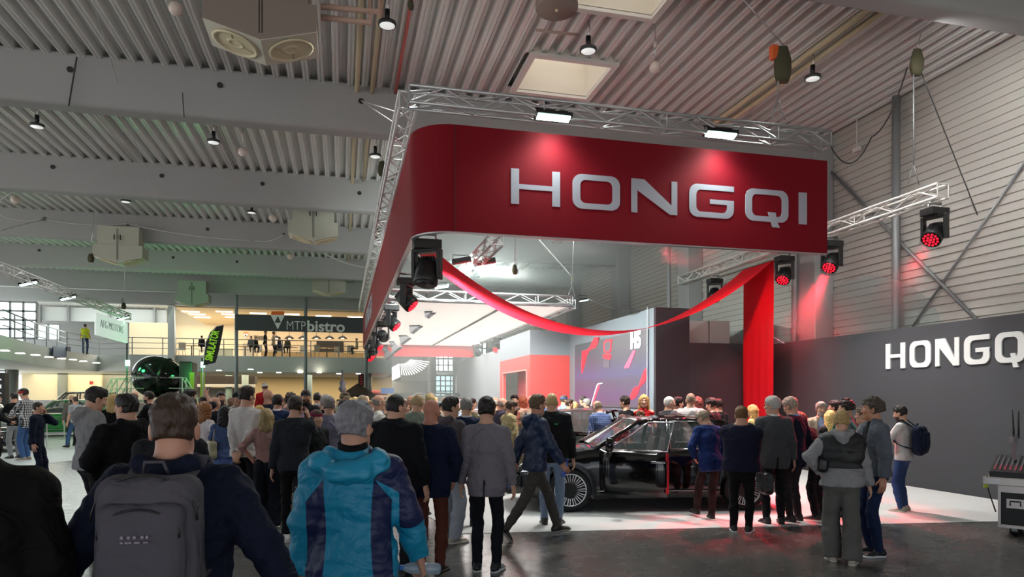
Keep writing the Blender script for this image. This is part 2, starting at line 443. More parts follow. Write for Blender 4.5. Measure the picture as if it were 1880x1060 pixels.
class Person:
    """skeleton + measurements of one figure (units: metres of a 1.8 m body, scaled at the end)"""
    def __init__(s, H=1.8, w=1., belly=0., lean=0., hy=0., hp=0., al='down', ar='down', ll='stand', lr='stand', hs=1., female=False, tw=0., wr=None, z0=None):
        s.s = H/1.8; s.w = w; s.belly = belly; s.fem = female; s.hs = hs
        le = math.radians(lean)
        u = np.array([0, math.sin(le), math.cos(le)]); f = np.array([0, math.cos(le), -math.sin(le)])
        T = rotz(math.radians(tw)); xx = T @ np.array([1., 0, 0]); f = T @ f
        s.u, s.f, s.xx = u, f, xx
        s.sitting = 'sit' in (ll, lr)
        P0 = np.array([0, 0, .95]); s.P0 = P0
        s.waist = P0+u*.14; s.chest = P0+u*.36; s.neck = P0+u*.565
        sw = (.150 if female else .174)*w**.6
        s.sh = {q: P0+u*.482+xx*q*sw for q in (-1, 1)}
        hyaw, hpit = math.radians(hy), math.radians(hp)
        nu = nrm(u*.6+np.array([0, 0, 1])*.4)
        hd = rotz(-hyaw) @ np.array([0, 1., 0])
        fw = nrm(hd*math.cos(hpit)+np.array([0, 0, -1])*math.sin(hpit)); hu = nrm(np.array([0, 0, 1.])-fw*fw[2]) if abs(fw[2]) < .95 else nu
        s.hf, s.hu, s.hx = fw, hu, np.cross(fw, hu)
        s.HR = np.array([s.hx, s.hf, s.hu]).T
        s.head = s.neck+nu*.046+hu*.095*hs+fw*.028
        s.arm = {}; s.legs = {}
        for q, nm in ((-1, al), (1, ar)):
            t, pole, pn, curl = ARMS[nm] if isinstance(nm, str) else nm
            tt = np.array([t[0]*q*(w**.6 if t[0] > .1 else 1), t[1], t[2]])
            rel = tt-np.array([0, 0, 1.435])   # follow the lean of the torso
            tt = P0+u*.485+xx*rel[0]+f*(rel[1]+(.06*belly if t[1] > .1 else 0))+u*rel[2] if t[2] > 1.0 else T @ tt+u*0+np.array([0, math.sin(le)*.35, 0])
            e, wv = ik(s.sh[q], tt, .285, .255, T @ np.array([pole[0]*q, pole[1], pole[2]]))
            fd = nrm(wv-e); p = np.array([pn[0]*q, pn[1], pn[2]]); p = T @ p; p = nrm(p-fd*(p @ fd))
            s.arm[q] = (s.sh[q], e, wv, fd, p, curl, nm if isinstance(nm, str) else 'custom')
        for q, nm in ((-1, ll), (1, lr)):
            t, pit, toe = LEGS[nm] if isinstance(nm, str) else nm
            hip = P0+np.array([q*.092, 0, -.02]); a = np.array([q*t[0], t[1], t[2]])
            pole = (0.15*q, 1, .2) if nm != 'sit' else (0.2*q, .6, 1)
            k, a = ik(hip, a, .435, .425, pole)
            s.legs[q] = (hip, k, a, pit, toe*q)
    def lo_hi(s, pad=.12):
        pts = [s.P0, s.neck, s.head]+[x for q in (-1, 1) for x in s.arm[q][:3]]+[x for q in (-1, 1) for x in s.legs[q][:3]]
        pts = np.array(pts); return pts.min(0)-pad, pts.max(0)+pad
    # torso map: flattens the body front to back
    def TM(s, ratio):
        B = np.array([s.xx, s.f, np.cross(s.xx, s.f)])
        return np.diag([1, 1/ratio, 1]) @ B
def body_mesh(p, lv, bare_arms=False, bare_legs=False, skin='#c99a80', lip='#a8685c', brow='#3a2c24', beard=None, hand=True):
    """one continuous surface: trunk, limbs, neck, head with face, hands with five fingers"""
    hb, hh, hn = {0: (.02, .0055, .0046), 1: (.026, .0085, .0065), 2: (.03, .0125, .0095), 3: (.04, .018, .016)}[lv]
    if bare_arms or bare_legs: hb = min(hb, {0: .009, 1: .013, 2: .02, 3: .026}[lv])
    lo, hi = p.lo_hi(.13); lo[2] = min(lo[2], .0)
    hc = p.head; fx = [(hc[0]-.12, hc[0]+.12, hh)]; fy = [(hc[1]-.14, hc[1]+.15, hh)]; fz = [(hc[2]-.17, hc[2]+.15, hh)]
    hands = {}
    if hand:
        for q in (-1, 1):
            sh, e, w, fd, pn, curl, nm = p.arm[q]
            if nm in ('pocket', 'jpocket') and lv > 0: pass
            c = w+fd*.09; hands[q] = c
            for L, k in ((fx, 0), (fy, 1), (fz, 2)): L.append((c[k]-.10, c[k]+.10, hn))
    lo2 = np.minimum(lo, np.min([c-.11 for c in hands.values()]+[lo], 0)); hi2 = np.maximum(hi, np.max([c+.11 for c in hands.values()]+[hi], 0))
    F = Field(axis(lo2[0], hi2[0], hb, fx), axis(lo2[1], hi2[1], hb, fy), axis(lo2[2], hi2[2], hb, fz))
    TM = p.TM(.62); w = p.w; sk = .86
    # trunk and limbs (inside the clothes)
    F.cap(p.P0-p.u*.02, p.waist, .145*sk*w, .125*sk*w, .05, TM, sq=.7)
    F.cap(p.waist, p.chest, .125*sk*w, .150*sk*w, .05, TM, sq=.7)
    F.cap(p.chest, p.chest+p.u*.10, .150*sk*w, .11*sk*w, .05, TM, sq=.7)
    lm = 1. if bare_legs else .66
    for q in (-1, 1):
        sh, e, wr, fd, pn, curl, nm = p.arm[q]
        F.cap(p.chest+p.u*.11, sh, .05, .045, .04)
        am = (1. if not p.fem else .85)*(1 if bare_arms else .86)
        F.cap(sh, e, .050*am, .040*am, .02); F.cap(e, e+(wr-e)*.35, .040*am, .041*am, .015); F.cap(e+(wr-e)*.35, wr, .041*am, .026, .015)
        hip, k, a, pit, toe = p.legs[q]
        F.cap(hip, k, .080*sk*lm, .052*lm, .03); F.cap(k, k+(a-k)*.35, .052*lm, .053*lm, .02); F.cap(k+(a-k)*.35, a, .053*lm, .032, .02)
        tr = math.radians(toe); fdv = np.array([math.sin(tr), math.cos(tr), 0]); pt = math.radians(pit)
        fdv = nrm(fdv*math.cos(pt)-np.array([0, 0, 1])*math.sin(pt))
        upf = nrm(np.array([0, 0, 1.])*math.cos(pt)+np.array([math.sin(tr), math.cos(tr), 0])*math.sin(pt))
        F.cap(a-upf*.035, a+fdv*.10-upf*.058, .028, .016, .01)
    # neck
    hs = p.hs; R = p.HR; hx, hf, hu = p.hx, p.hf, p.hu; C = p.head
    nk = (.056 if not p.fem else .045)*(1+.25*(w-1)*2)
    F.cap(p.neck-p.u*.05, C-hu*.045*hs-hf*.03, nk*1.12, nk*1.0, .03)
    for q in (-1, 1): F.cap(p.neck+p.u*.01, p.sh[q]+p.u*.0, nk*.8, .034, .04)
    h = lambda x, y, z: C+(hx*x+hf*y+hu*z)*hs
    # skull, face, jaw
    F.ell(h(0, -.012, .028), np.array([.076, .096, .094])*hs, R, .02)
    F.ell(h(0, .022, -.045), np.array([.060, .066, .078])*hs, R, .035)
    F.ell(h(0, .062, -.098), np.array([.028, .022, .020])*hs, R, .03)          # chin
    for q in (-1, 1):
        F.ell(h(q*.041, .014, -.075), np.array([.019, .035, .025])*hs, R, .03)  # jaw corner
        F.ell(h(q*.042, .068, -.018), np.array([.022, .018, .018])*hs, R, .02)  # cheek
        F.ell(h(q*.033, .100, .011), np.array([.017, .016, .010])*hs, R, .006, 's') if lv < 2 else None
        F.cap(h(q*.012, .086, .026), h(q*.046, .078, .026), .010*hs, .008*hs, .012)   # brow ridge
        Re = R @ rotz(-q*.35)
        F.ell(h(q*.083, -.010, -.010), np.array([.009, .021, .034])*hs, Re, .006)      # ear
        F.ell(h(q*.082, -.004, -.034), np.array([.008, .011, .012])*hs, Re, .006)
    F.cap(h(0, .086, .018), h(0, .106, -.028), .009*hs, .013*hs, .012)         # nose
    for q in (-1, 1): F.ell(h(q*.012, .097, -.031), np.array([.009, .011, .008])*hs, R, .008)
    F.cap(h(-.014, .083, -.0635), h(.014, .083, -.0635), .0062*hs, .0062*hs, .014)  # lips
    F.cap(h(-.017, .0905, -.0645), h(.017, .0905, -.0645), .0016*hs, .0022*hs, 0, op='s') if lv < 2 else None
    # hands
    if hand:
        for q in (-1, 1):
            sh, e, wr, fd, pn, curl, nm = p.arm[q]
            sd = np.cross(fd, pn)*1.0           # across the palm
            th = sd if (sd @ (np.array([0, 1., 0])+np.array([0, 0, .3]))) > 0 else -sd   # thumb forward
            RB = np.array([th, pn, fd]).T
            F.rbox(wr+fd*.055, (.041, .0155, .050), .014, RB, .014)
            F.ell(wr+fd*.03+th*.022+pn*.010, (.018, .015, .030), RB, .012)
            for i, (off, ln) in enumerate(((.030, .074), (.010, .083), (-.011, .078), (-.031, .062))):
                b = wr+fd*.098+th*off; c1 = curl*(.55+.12*i); c2 = c1+curl*.85+.1; c3 = c2+curl*.5
                q0 = b
                for j, (fr, cc) in enumerate(((.45, c1), (.32, c2), (.23, c3))):
                    dv = nrm(fd*math.cos(cc)+pn*math.sin(cc)+th*(.05*(1.2-i)))
                    q1 = q0+dv*ln*fr; F.cap(q0, q1, .0088-.0009*j, .0082-.0010*j, .003); q0 = q1
            t0 = wr+fd*.032+th*.036+pn*.006
            t1 = t0+nrm(fd*.75+th*.62+pn*.25)*.036; t2 = t1+nrm(fd*.9+th*.25+pn*(.3+.3*curl))*.028
            F.cap(t0-th*.012, t0, .013, .0115, .008); F.cap(t0, t1, .0112, .0098, .004); F.cap(t1, t2, .0096, .0082, .003)
    V, Q = F.mesh()
    mi = np.zeros(len(Q), np.int32)
    # lips, eyes, brows
    Cc = V[Q].mean(1)-C; Cc = np.stack([Cc @ hx, Cc @ hf, Cc @ hu], 1)/hs
    mi[(np.abs(Cc[:, 0]) < .019) & (Cc[:, 1] > .08) & (np.abs(Cc[:, 2]+.0640) < .0062)] = 1
    if beard:
        mi[(Cc[:, 1] > .005) & (Cc[:, 2] < -.048) & (Cc[:, 2] > -.135) & (np.abs(Cc[:, 0]) < .09) & (mi == 0) & (Cc[:, 1] > -.02+.3*np.abs(Cc[:, 2]+.05)) & (Cc[:, 1] < .12)] = 2
    Vs, Qs, ms = [V], [Q], [mi]; off = len(V)
    def isl(v, qq, m):
        nonlocal off
        Vs.append(np.asarray(v, np.float32)); Qs.append(np.asarray(qq, np.int32)+off); ms.append(np.full(len(qq), m)); off += len(v)
    for q in (-1, 1):
        ec = h(q*.032, .0765, .0105)
        v, qq = sphere_pts(ec, .0125*hs); isl(v, qq, 3)
        v, qq = sphere_pts(ec+hf*.0078*hs, .0058*hs); isl(v, qq, 4)
        v, qq = sphere_pts((0, 0, 0), 1., 8, 6)
        v = v*np.array([.0155, .0065, .0036]) @ rotz(-q*.42).T
        v = np.stack([v[:, 0], v[:, 1], v[:, 2]-.12*np.abs(v[:, 0])], 1)
        isl(h(q*.034, .0865, .0315)+(v @ p.HR.T)*hs, qq, 5)
    mats = [skinmat(skin), mat(lip, .45), mat(beard or brow, .8, bump=.6, bscale=120), mat('#e6e0da', .25), mat('#241a14', .2), mat(brow, .8)]
    return np.concatenate(Vs)*p.s, np.concatenate(Qs), mats, np.concatenate(ms)
def garment(p, lv, kind, fit=1., hem=None, sleeve=1., seed=1, thick=.018, collar=0, hood=False, openf=0., vent=False, wr=None, tm=.66):
    """upper garment; sleeve 0..1 of the arm length (1 = to the wrist)"""
    h = {0: .0085, 1: .0125, 2: .018, 3: .026}[lv]
    t = thick; w = p.w; u = p.u
    hem = {'tshirt': -.06, 'shirt': -.08, 'sweater': -.07, 'blazer': -.17, 'jacket': -.10, 'hoodie': -.06, 'vest': -.02, 'dress': -.03, 'coat': -.3}[kind] if hem is None else hem
    pts = [p.P0+u*(hem-.05), p.neck+u*.12]+[x for q in (-1, 1) for x in p.arm[q][:3]]
    if sleeve <= 0: pts = pts[:2]+[p.sh[-1], p.sh[1]]
    pts = np.array(pts); pad = .24+.16*p.belly; lo, hi = pts.min(0)-.12, pts.max(0)+.12
    c = (p.P0+p.neck)/2
    lo[:2] = np.minimum(lo[:2], c[:2]-pad*w); hi[:2] = np.maximum(hi[:2], c[:2]+pad*w)
    F = Field(axis(lo[0], hi[0], h), axis(lo[1], hi[1], h), axis(lo[2], hi[2], h))
    TM = p.TM(tm); rw = .145*w; fem = p.fem
    loose = {'blazer': .010, 'jacket': .016, 'hoodie': .014, 'sweater': .006, 'coat': .025, 'vest': .022}.get(kind, .005)*fit
    rh = (.148 if not fem else .156)*w+t+loose; rwst = (.135 if not fem else .118)*w+t+loose*1.1; rc = (.155 if not fem else .138)*w+t+loose*.6
    dn = min(hem, 0)
    F.cap(p.P0+u*(dn-.06), p.waist-u*.02, rh*(1.03 if kind in ('blazer', 'coat') else 1.), rwst, .04, TM, sq=.75)
    F.cap(p.waist-u*.02, p.chest, rwst, rc, .05, TM, sq=.75)
    F.cap(p.chest, p.chest+u*.085, rc, rc*.82, .05, TM, sq=.75)
    F.cap(p.chest+u*.06, p.neck-u*.02, rc*.62, .058+t*.4, .05, p.TM(.8), sq=.85)
    if hem < .02:      # seat
        for q in (-1, 1): F.ell(p.P0+p.xx*q*.07-p.f*.028-u*.03, ((.105+t)*w, .095+t*.8, .13+t), None, .07)
    if p.belly: F.ell(p.waist+p.f*(.05+.03*p.belly)-u*.03, (.15*w, .10+.07*p.belly, .17), None, .06)
    if fem and kind != 'vest':
        for q in (-1, 1): F.ell(p.chest+p.xx*q*.07+p.f*.085-u*.01, (.06, .055, .062), None, .04)
    for q in (-1, 1):
        sh, e, wv, fd, pn, cu, nm = p.arm[q]
        am = (1. if not fem else .86)*w**.4
        F.cap(p.chest+u*.10+p.xx*q*.03, sh-u*.014, .060+t*.5, .048*am+t*.8, .05)
        F.cap(p.neck-u*.022, sh-u*.004, .040+t*.4, .040*am+t*.7, .04)
        if sleeve > 0:
            r0, r1, r2 = .050*am+t*.85+loose*.4, .044*am+t*.85+loose*.5, .031*am+t*.75+loose*.3
            if sleeve < .55:
                F.cap(sh, sh+(e-sh)*min(1, sleeve*1.9), r0, r1*1.05, .035)
            else:
                F.cap(sh, e, r0, r1, .035)
                q2 = min(1, (sleeve-.5)*2); en = e+(wv-e)*q2*.97
                F.cap(e, en, r1, r1+(r2-r1)*q2, .02)
    if wr is None: wr = {'blazer': .0022, 'jacket': .004, 'hoodie': .0045, 'shirt': .004, 'sweater': .003}.get(kind, .003)
    if sleeve > .55:
        for q in (-1, 1):
            sh, e, wv = p.arm[q][:3]; q2 = min(1, (sleeve-.5)*2); en = e+(wv-e)*q2*.97
            F.legcut(en+nrm(wv-e)*.012, wv-e, .075)
            if kind in ('hoodie', 'sweater', 'jacket'):       # cuff ring
                F.cap(en-nrm(wv-e)*.045, en-nrm(wv-e)*.0, .034+t*.8, .031+t*.8, .006); F.legcut(en+nrm(wv-e)*.012, wv-e, .075)
    elif sleeve > 0:
        for q in (-1, 1):
            sh, e, wv = p.arm[q][:3]; en = sh+(e-sh)*min(1, sleeve*1.9); F.legcut(en, e-sh, .085)
    F.wrinkle(wr*1.1, 20, seed, 1.8); F.wrinkle(wr*.6, 50, seed+5, 1.7)
    if kind in ('hoodie', 'sweater', 'jacket') and hem > -.15:
        F.cap(p.P0+u*(hem+.02), p.P0+u*(hem+.05), rh*.985, rh*.97, .008, TM, sq=.75)
    F.plane(p.P0+u*hem, -u)
    if collar:
        n0 = p.neck-u*.015; b = p.hu*.3+u*.7
        F.cap(n0-u*.02, n0+u*collar-p.f*.006, .074+t*.3, .066+t*.3, .012); F.plane(n0+u*(collar+.006), u+p.f*-.25)
    else:
        F.plane(p.neck+u*.012, u)
    if hood:
        F.cap(p.neck-p.f*.085-p.xx*.09+u*.012, p.neck-p.f*.115-u*.045, .04, .055, .03)
        F.cap(p.neck-p.f*.085+p.xx*.09+u*.012, p.neck-p.f*.115-u*.045, .04, .055, .03)
        F.cap(p.neck-p.f*.12-u*.05, p.neck-p.f*.125-u*.12, .062, .035, .04)
        for q in (-1, 1): F.cap(p.neck+p.xx*q*.085-p.f*.06+u*.008, p.neck+p.xx*q*.06+p.f*.07-u*.05, .034, .022, .02)
        F.wrinkle(.003, 60, seed+9)
    if openf:
        B = np.array([p.xx, p.f, u]).T
        F.rbox(p.P0+u*.05+p.f*.24, (openf*.5, .16, .5), .01, B, 0, 's')
        F.cap(p.chest+u*-.03+p.f*.17, p.neck+p.f*.13+u*.06, openf*.5, .085, 0, op='s')
    if vent:
        B = np.array([p.xx, p.f, u]).T
        F.rbox(p.P0+u*(hem+.06)-p.f*.22, (.008, .14, .11), .004, B @ roty(.06), 0, 's')
    V, Q = F.mesh()
    return V*p.s, Q
def trousers(p, lv, fit=1., ankle=.05, top=.10, seed=3, wr=.0032, cut=.075, shorts=False):
    h = {0: .010, 1: .0125, 2: .018, 3: .026}[lv]
    pts = np.array([p.waist]+[x for q in (-1, 1) for x in p.legs[q][:3]]); pad = .13
    lo, hi = pts.min(0)-pad, pts.max(0)+pad; lo[:2] = np.minimum(lo[:2], np.array([-.22, -.19])*p.w); hi[:2] = np.maximum(hi[:2], np.array([.22, .19])*p.w)
    F = Field(axis(lo[0], hi[0], h), axis(lo[1], hi[1], h), axis(lo[2], hi[2], h))
    w = p.w; TM = p.TM(.70)
    F.cap(p.P0-p.u*.0, p.waist, (.142 if not p.fem else .152)*w, (.130 if not p.fem else .115)*w+.004, .03, TM, sq=.78)
    if p.belly: F.ell(p.P0+p.f*.04+p.u*.04, (.15*w, .11+.05*p.belly, .12), None, .05)
    for q in (-1, 1):
        hip, k, a, pit, toe = p.legs[q]
        F.ell(hip-p.f*.028+p.xx*q*-.012, (.088*w, .088, .11), None, .05)
        rt = .080*w**.7*(.9+.1*fit)+.006; rk = .058*fit+.006; ra = ankle
        mid = k+(a-k)*.4
        F.cap(hip, k, rt, rk, .03); F.cap(k, mid, rk, (rk*1.02 if fit < 1.2 else (rk+ra)/2+.004), .02); F.cap(mid, a+nrm(a-k)*.01, (rk*1.02 if fit < 1.2 else (rk+ra)/2+.004), ra, .02)
    F.wrinkle(wr*1.2, 26, seed, 1.7); F.wrinkle(wr*.7, 62, seed+3, 1.6)
    for q in (-1, 1):
        hip, k, a, pit, toe = p.legs[q]
        dirv = nrm(a-k); F.legcut(a-dirv*(cut-.075)+dirv*.032, dirv, .16)
    F.plane(p.P0+p.u*top, p.u)
    V, Q = F.mesh(); return V*p.s, Q
def skirt(p, lv, z0, z1, r0, r1, pleats=0, seed=2):
    h = {0: .010, 1: .012, 2: .016, 3: .024}[lv]
    F = Field(axis(-r1-.1, r1+.1, h), axis(-r1-.1, r1+.1, h), axis(z1-.05, z0+.2, h))
    M = np.diag([1, 1/.8, 1])
    F.cap((0, 0, z0), (0, 0, z1-.06), r0, r1, .02, M, sq=.85)
    if pleats:
        A = np.arctan2(F.y[None, :, None], F.x[:, None, None]); Zt = np.clip((z0-F.z[None, None, :])/(z0-z1), 0, 1)
        F.F += (.012*np.sin(A*pleats)*Zt).astype(np.float32)
    F.wrinkle(.004, 30, seed); F.plane((0, 0, z1), (0, 0, -1)); F.plane((0, 0, z0+.03), (0, 0, 1))
    V, Q = F.mesh(); return V*p.s, Q
def shoe(p, lv, q, boot=False):
    """upper and sole of one shoe"""
    h = {0: .006, 1: .0085, 2: .013, 3: .018}[lv]
    hip, k, a, pit, toe = p.legs[q]
    tr = math.radians(toe); pt = math.radians(pit)
    f0 = np.array([math.sin(tr), math.cos(tr), 0]); z = np.array([0, 0, 1.])
    f = nrm(f0*math.cos(pt)-z*math.sin(pt)); up = nrm(z*math.cos(pt)+f0*math.sin(pt)); x = np.cross(f, up)
    R = np.array([x, f, up]).T
    out = []
    for part in (0, 1):
        F = Field(axis(-.08, .08, h), axis(-.11, .22, h), axis(-.10, .10, h))
        if part == 0:
            F.ell((0, -.035, -.045), (.040, .055, .050), None, .02)
            F.cap((0, -.02, .02), (0, -.03, -.03), .040, .042, .02)
            F.cap((0, .0, -.02), (0, .10, -.062), .036, .030, .03)
            F.ell((0, .115, -.065), (.045, .068, .034), None, .03)
            F.plane((0, 0, .035 if boot else .025), (0, -.2, 1)); F.plane((0, 0, -.068), (0, 0, -1))
        else:
            F.cap((0, -.04, -.07), (0, .11, -.07), .044, .049, 0)
            F.ell((.004*q, .12, -.07), (.048, .078, .05), None, .02)
            F.plane((0, 0, -.060), (0, 0, 1)); F.plane((0, 0, -.085), (0, 0, -1))
        V, Q = F.mesh()
        V = V @ R.T+a; out.append((V*p.s, Q))
    return out
def hair(p, lv, style, seed=4):
    h = {0: .0055, 1: .0085, 2: .012, 3: .018}[lv]
    hs = p.hs; R = p.HR; hx, hf, hu = p.hx, p.hf, p.hu; C = p.head
    H = lambda x, y, z: C+(hx*x+hf*y+hu*z)*hs
    ext = {'long': .40, 'mid': .24, 'bun': .14}.get(style, .13)
    lo = C-np.array([.17, .19, ext+.03])*max(hs, 1); hi = C+np.array([.17, .19, .16])*max(hs, 1)
    F = Field(axis(lo[0], hi[0], h), axis(lo[1], hi[1], h), axis(lo[2], hi[2], h))
    th = {'buzz': .003, 'short': .010, 'full': .017, 'long': .014, 'mid': .016, 'bun': .010, 'curly': .022, 'fringe': .004, 'cap': .0}[style]
    tb = {'short': .0045, 'full': .011}.get(style, th)
    F.ell(H(0, -.014, .030), np.array([.076+tb, .098+tb, .096+tb])*hs, R, 0)
    if style in ('short', 'full'): F.ell(H(0, -.012, .060), np.array([.074+th*.75, .096+th*.6, .070+th])*hs, R, .03)
    if style in ('short', 'full', 'curly', 'buzz', 'fringe', 'bun'):
        F.ell(H(0, -.040, -.030), np.array([.064+tb*.7, .056+tb*.7, .070+(.016 if style == 'full' else 0)])*hs, R, .03)
    if style in ('full', 'short'):
        F.ell(H(.012, .035, .098), np.array([.055, .055, .030+th*.4])*hs, R, .03)
    if style in ('long', 'mid'):
        L = .36 if style == 'long' else .19
        F.cap(H(-.045, -.05, 0), C-hf*.085-hx*.06-np.array([0, 0, L-.03]), .055, .04, .05)
        F.cap(H(.045, -.05, 0), C-hf*.085+hx*.06-np.array([0, 0, L-.03]), .055, .04, .05)
        F.cap(H(0, -.06, 0), C-hf*.09-np.array([0, 0, L]), .06, .045, .05)
        for q in (-1, 1): F.cap(H(q*.075, .01, .03), C+hx*q*.098*hs-hf*.02-np.array([0, 0, L*.72]), .024, .026, .03)
        A = np.sin((F.x[:, None, None]*hx[0]+F.y[None, :, None]*hx[1])*150+np.sin(F.z*24)[None, None, :]*1.6)*.5
        F.F += (.0045*A).astype(np.float32)
    if style in ('short', 'buzz'): F.rbox(H(0, -.10, -.145), np.array([.2, .12, .090])*hs, .01, R @ rotx(-.12), 0, 's')
    if style == 'bun':
        F.ell(H(0, -.115, -.03), np.array([.034, .03, .034])*hs, R, .01)
    if style == 'curly': F.wrinkle(.012, 120, seed)
    else: F.wrinkle(.004 if style not in ('buzz', 'fringe') else .001, 110, seed)
    # clear the face and the ears
    zc = {'buzz': .062, 'short': .062, 'full': .060, 'long': .068, 'mid': .058, 'bun': .064, 'curly': .052, 'fringe': .2}[style]
    F.ell(H(0, .105, -.035), np.array([.066 if style in ('long', 'mid') else .085, .075, .035+zc])*hs, R, 0, 's')
    if style not in ('long', 'mid'):
        F.rbox(H(0, .085, -.10), np.array([.2, .088, .105])*hs, .02, R, 0, 's')
        F.rbox(H(0, .10, -.30), np.array([.2, .30, .212])*hs, .01, R @ rotx(-.25), 0, 's')
        if style != 'fringe': F.rbox(H(0, .128, -.042), np.array([.2, .088, .098])*hs, .03, R @ rotx(.12), .012, 's')
        for q in (-1, 1): F.ell(H(q*.092, -.006, -.018), np.array([.024, .026, .040])*hs, R, 0, 's')
    if style == 'fringe':     # bald crown with a band of hair round the back
        F.ell(H(0, .02, .10), np.array([.13, .13, .085])*hs, R, 0, 's')
    V, Q = F.mesh(); return V*p.s, Q
def cap_hat(p, lv, back=False):
    h = {0: .006, 1: .008, 2: .011, 3: .016}[lv]; C = p.head; R = p.HR; hs = p.hs
    H = lambda x, y, z: C+(p.hx*x+p.hf*y+p.hu*z)*hs
    F = Field(axis(C[0]-.24, C[0]+.24, h), axis(C[1]-.24, C[1]+.24, h), axis(C[2]-.06, C[2]+.17, h))
    F.ell(H(0, -.012, .045), np.array([.091, .112, .097])*hs, R, 0); F.plane(H(0, 0, .035), -p.hu)
    b = -1 if back else 1
    F.rbox(H(0, b*.125-.01, .042), np.array([.068, .075, .007])*hs, .006, R @ rotx(-.18*b), .008)
    F.ell(H(0, -.012, .145), (.009, .009, .007), R, .004)
    V, Q = F.mesh(); return V*p.s, Q
def glasses(p, dark=False):
    b = MB(); hs = p.hs
    H = lambda x, y, z: (p.head+(p.hx*x+p.hf*y+p.hu*z)*hs)*p.s
    for q in (-1, 1):
        pts = [H(q*.032+.024*math.cos(a), .106, .010+.019*math.sin(a)) for a in np.linspace(0, 2*PI, 13)]
        b.tube(pts, .0017, 5, False); b.tube([H(q*.056, .104, .014), H(q*.083, .02, .012), H(q*.084, -.02, -.002)], .0019, 5)
    b.tube([H(-.010, .106, .014), H(.010, .106, .014)], .0018, 5)
    return b
SHOES = ('#15130f', None)
def make_person(name, label, px=None, yt=731, d=10., face=0., top=('sweater', '#333333'), bot=('trousers', '#1c1c20'), shoes=SHOES, hr=('short', '#2c221b'), skin=0,
                lv=1, group=None, loc=None, shirt=None, beard=None, gl=False, cap=None, extra=None, H=None, zbase=0., cat='person', **kw):
    if loc is None:
        g = AT(px, HOR, d); loc = (g[0], g[1], zbase)
        vd = ray(px, HOR)
    else: vd = np.array([loc[0], loc[1], 0])
    a = math.radians(face); dx = vd[0]*math.cos(a)+vd[1]*math.sin(a); dy = -vd[0]*math.sin(a)+vd[1]*math.cos(a)
    rz = -math.atan2(dx, dy)
    p = Person(H=1.8, **kw)
    tz = (p.head+p.hu*(.122+(.008 if hr and hr[0] not in ('bald',) else 0))*p.hs)[2]
    if H is None: H = HC+(HOR-yt)/FPX*d-zbase
    p.s = H/tz
    sd = abs(hash(label)) if False else sum(ord(ch)*(i+7) for i, ch in enumerate(label))
    skc = SKIN[skin] if isinstance(skin, int) else skin
    tk = top[0]; topo = top[2] if len(top) > 2 else {}
    V, Q, ms, mi = body_mesh(p, lv, bare_arms=topo.get('sleeve', 1) < .9, bare_legs=bot[0] in ('skirt', 'shorts'), skin=skc, brow=hr[1] if hr and hr[0] != 'bald' else '#4a3a30', beard=beard)
    root = mesh_np(name, V, Q, ms, midx=mi)
    root.location = loc; root.rotation_euler = (0, 0, rz)
    tag(root, label, cat, group)
    def part(nm, VQ, m, par=None):
        if VQ[0] is None: return None
        return mesh_np(nm, VQ[0], VQ[1], m, par or root)
    if hr and hr[0] != 'bald': part('hair', hair(p, lv, hr[0], sd), hairmat(hr[1]))
    mk = topo.get('mat')
    tm = MATS[mk] if mk in MATS else cloth(top[1], mk)
    nmm = {'tshirt': 't_shirt', 'shirt': 'shirt', 'sweater': 'sweater', 'blazer': 'blazer', 'jacket': 'jacket', 'hoodie': 'hoodie', 'vest': 'vest', 'dress': 'dress', 'coat': 'coat'}[tk]
    o2 = {k: v for k, v in topo.items() if k not in ('mat', 'name')}
    dflt = {'tshirt': dict(sleeve=.42, thick=.012), 'shirt': dict(thick=.013, collar=.035), 'sweater': dict(thick=.017), 'blazer': dict(thick=.02, collar=.03, vent=True), 'jacket': dict(thick=.024, collar=.045),
            'hoodie': dict(thick=.024, hood=True), 'vest': dict(sleeve=0, thick=.03, collar=.03), 'dress': dict(sleeve=.42, thick=.012), 'coat': dict(thick=.026, collar=.04)}[tk]
    dflt.update(o2)
    part(topo.get('name', nmm), garment(p, lv, tk, seed=sd, **dflt), tm)
    if shirt:      # shirt showing at the neck and through an open front
        part('shirt', garment(p, max(lv, 1), 'shirt', fit=.3, hem=.06, sleeve=0, seed=sd+1, thick=.004, collar=.052, wr=.001), cloth(shirt))
    bo = dict(bot[2]) if len(bot) > 2 else {}
    bk = bo.pop('mat', None)
    if bot[0] == 'trousers': part('trousers', trousers(p, lv, seed=sd+2, **bo), cloth(bot[1], bk))
    elif bot[0] == 'skirt': part('skirt', skirt(p, lv, **bo), cloth(bot[1], bk))
    for q in (-1, 1):
        if shoes is None: break
        up, so = shoe(p, lv, q)
        sh = part('shoe', up, mat(shoes[0], .45, bump=.1, bscale=40))
        part('sole', so, mat(shoes[1] or '#0f0e0d', .6), sh)
    if gl: glasses(p).build('glasses', mat('#1a1816', .3), root)
    if cap: part('cap', cap_hat(p, lv, cap[1] if len(cap) > 1 else False), cloth(cap[0]))
    root['_s'] = p.s
    del root['_s']
    if extra: extra(p, root, lv)
    return root, p
def W(root, q):      # local (already scaled) -> world
    c, s_ = math.cos(root.rotation_euler[2]), math.sin(root.rotation_euler[2]); l = root.location
    return np.array([l[0]+c*q[0]-s_*q[1], l[1]+s_*q[0]+c*q[1], l[2]+q[2]])
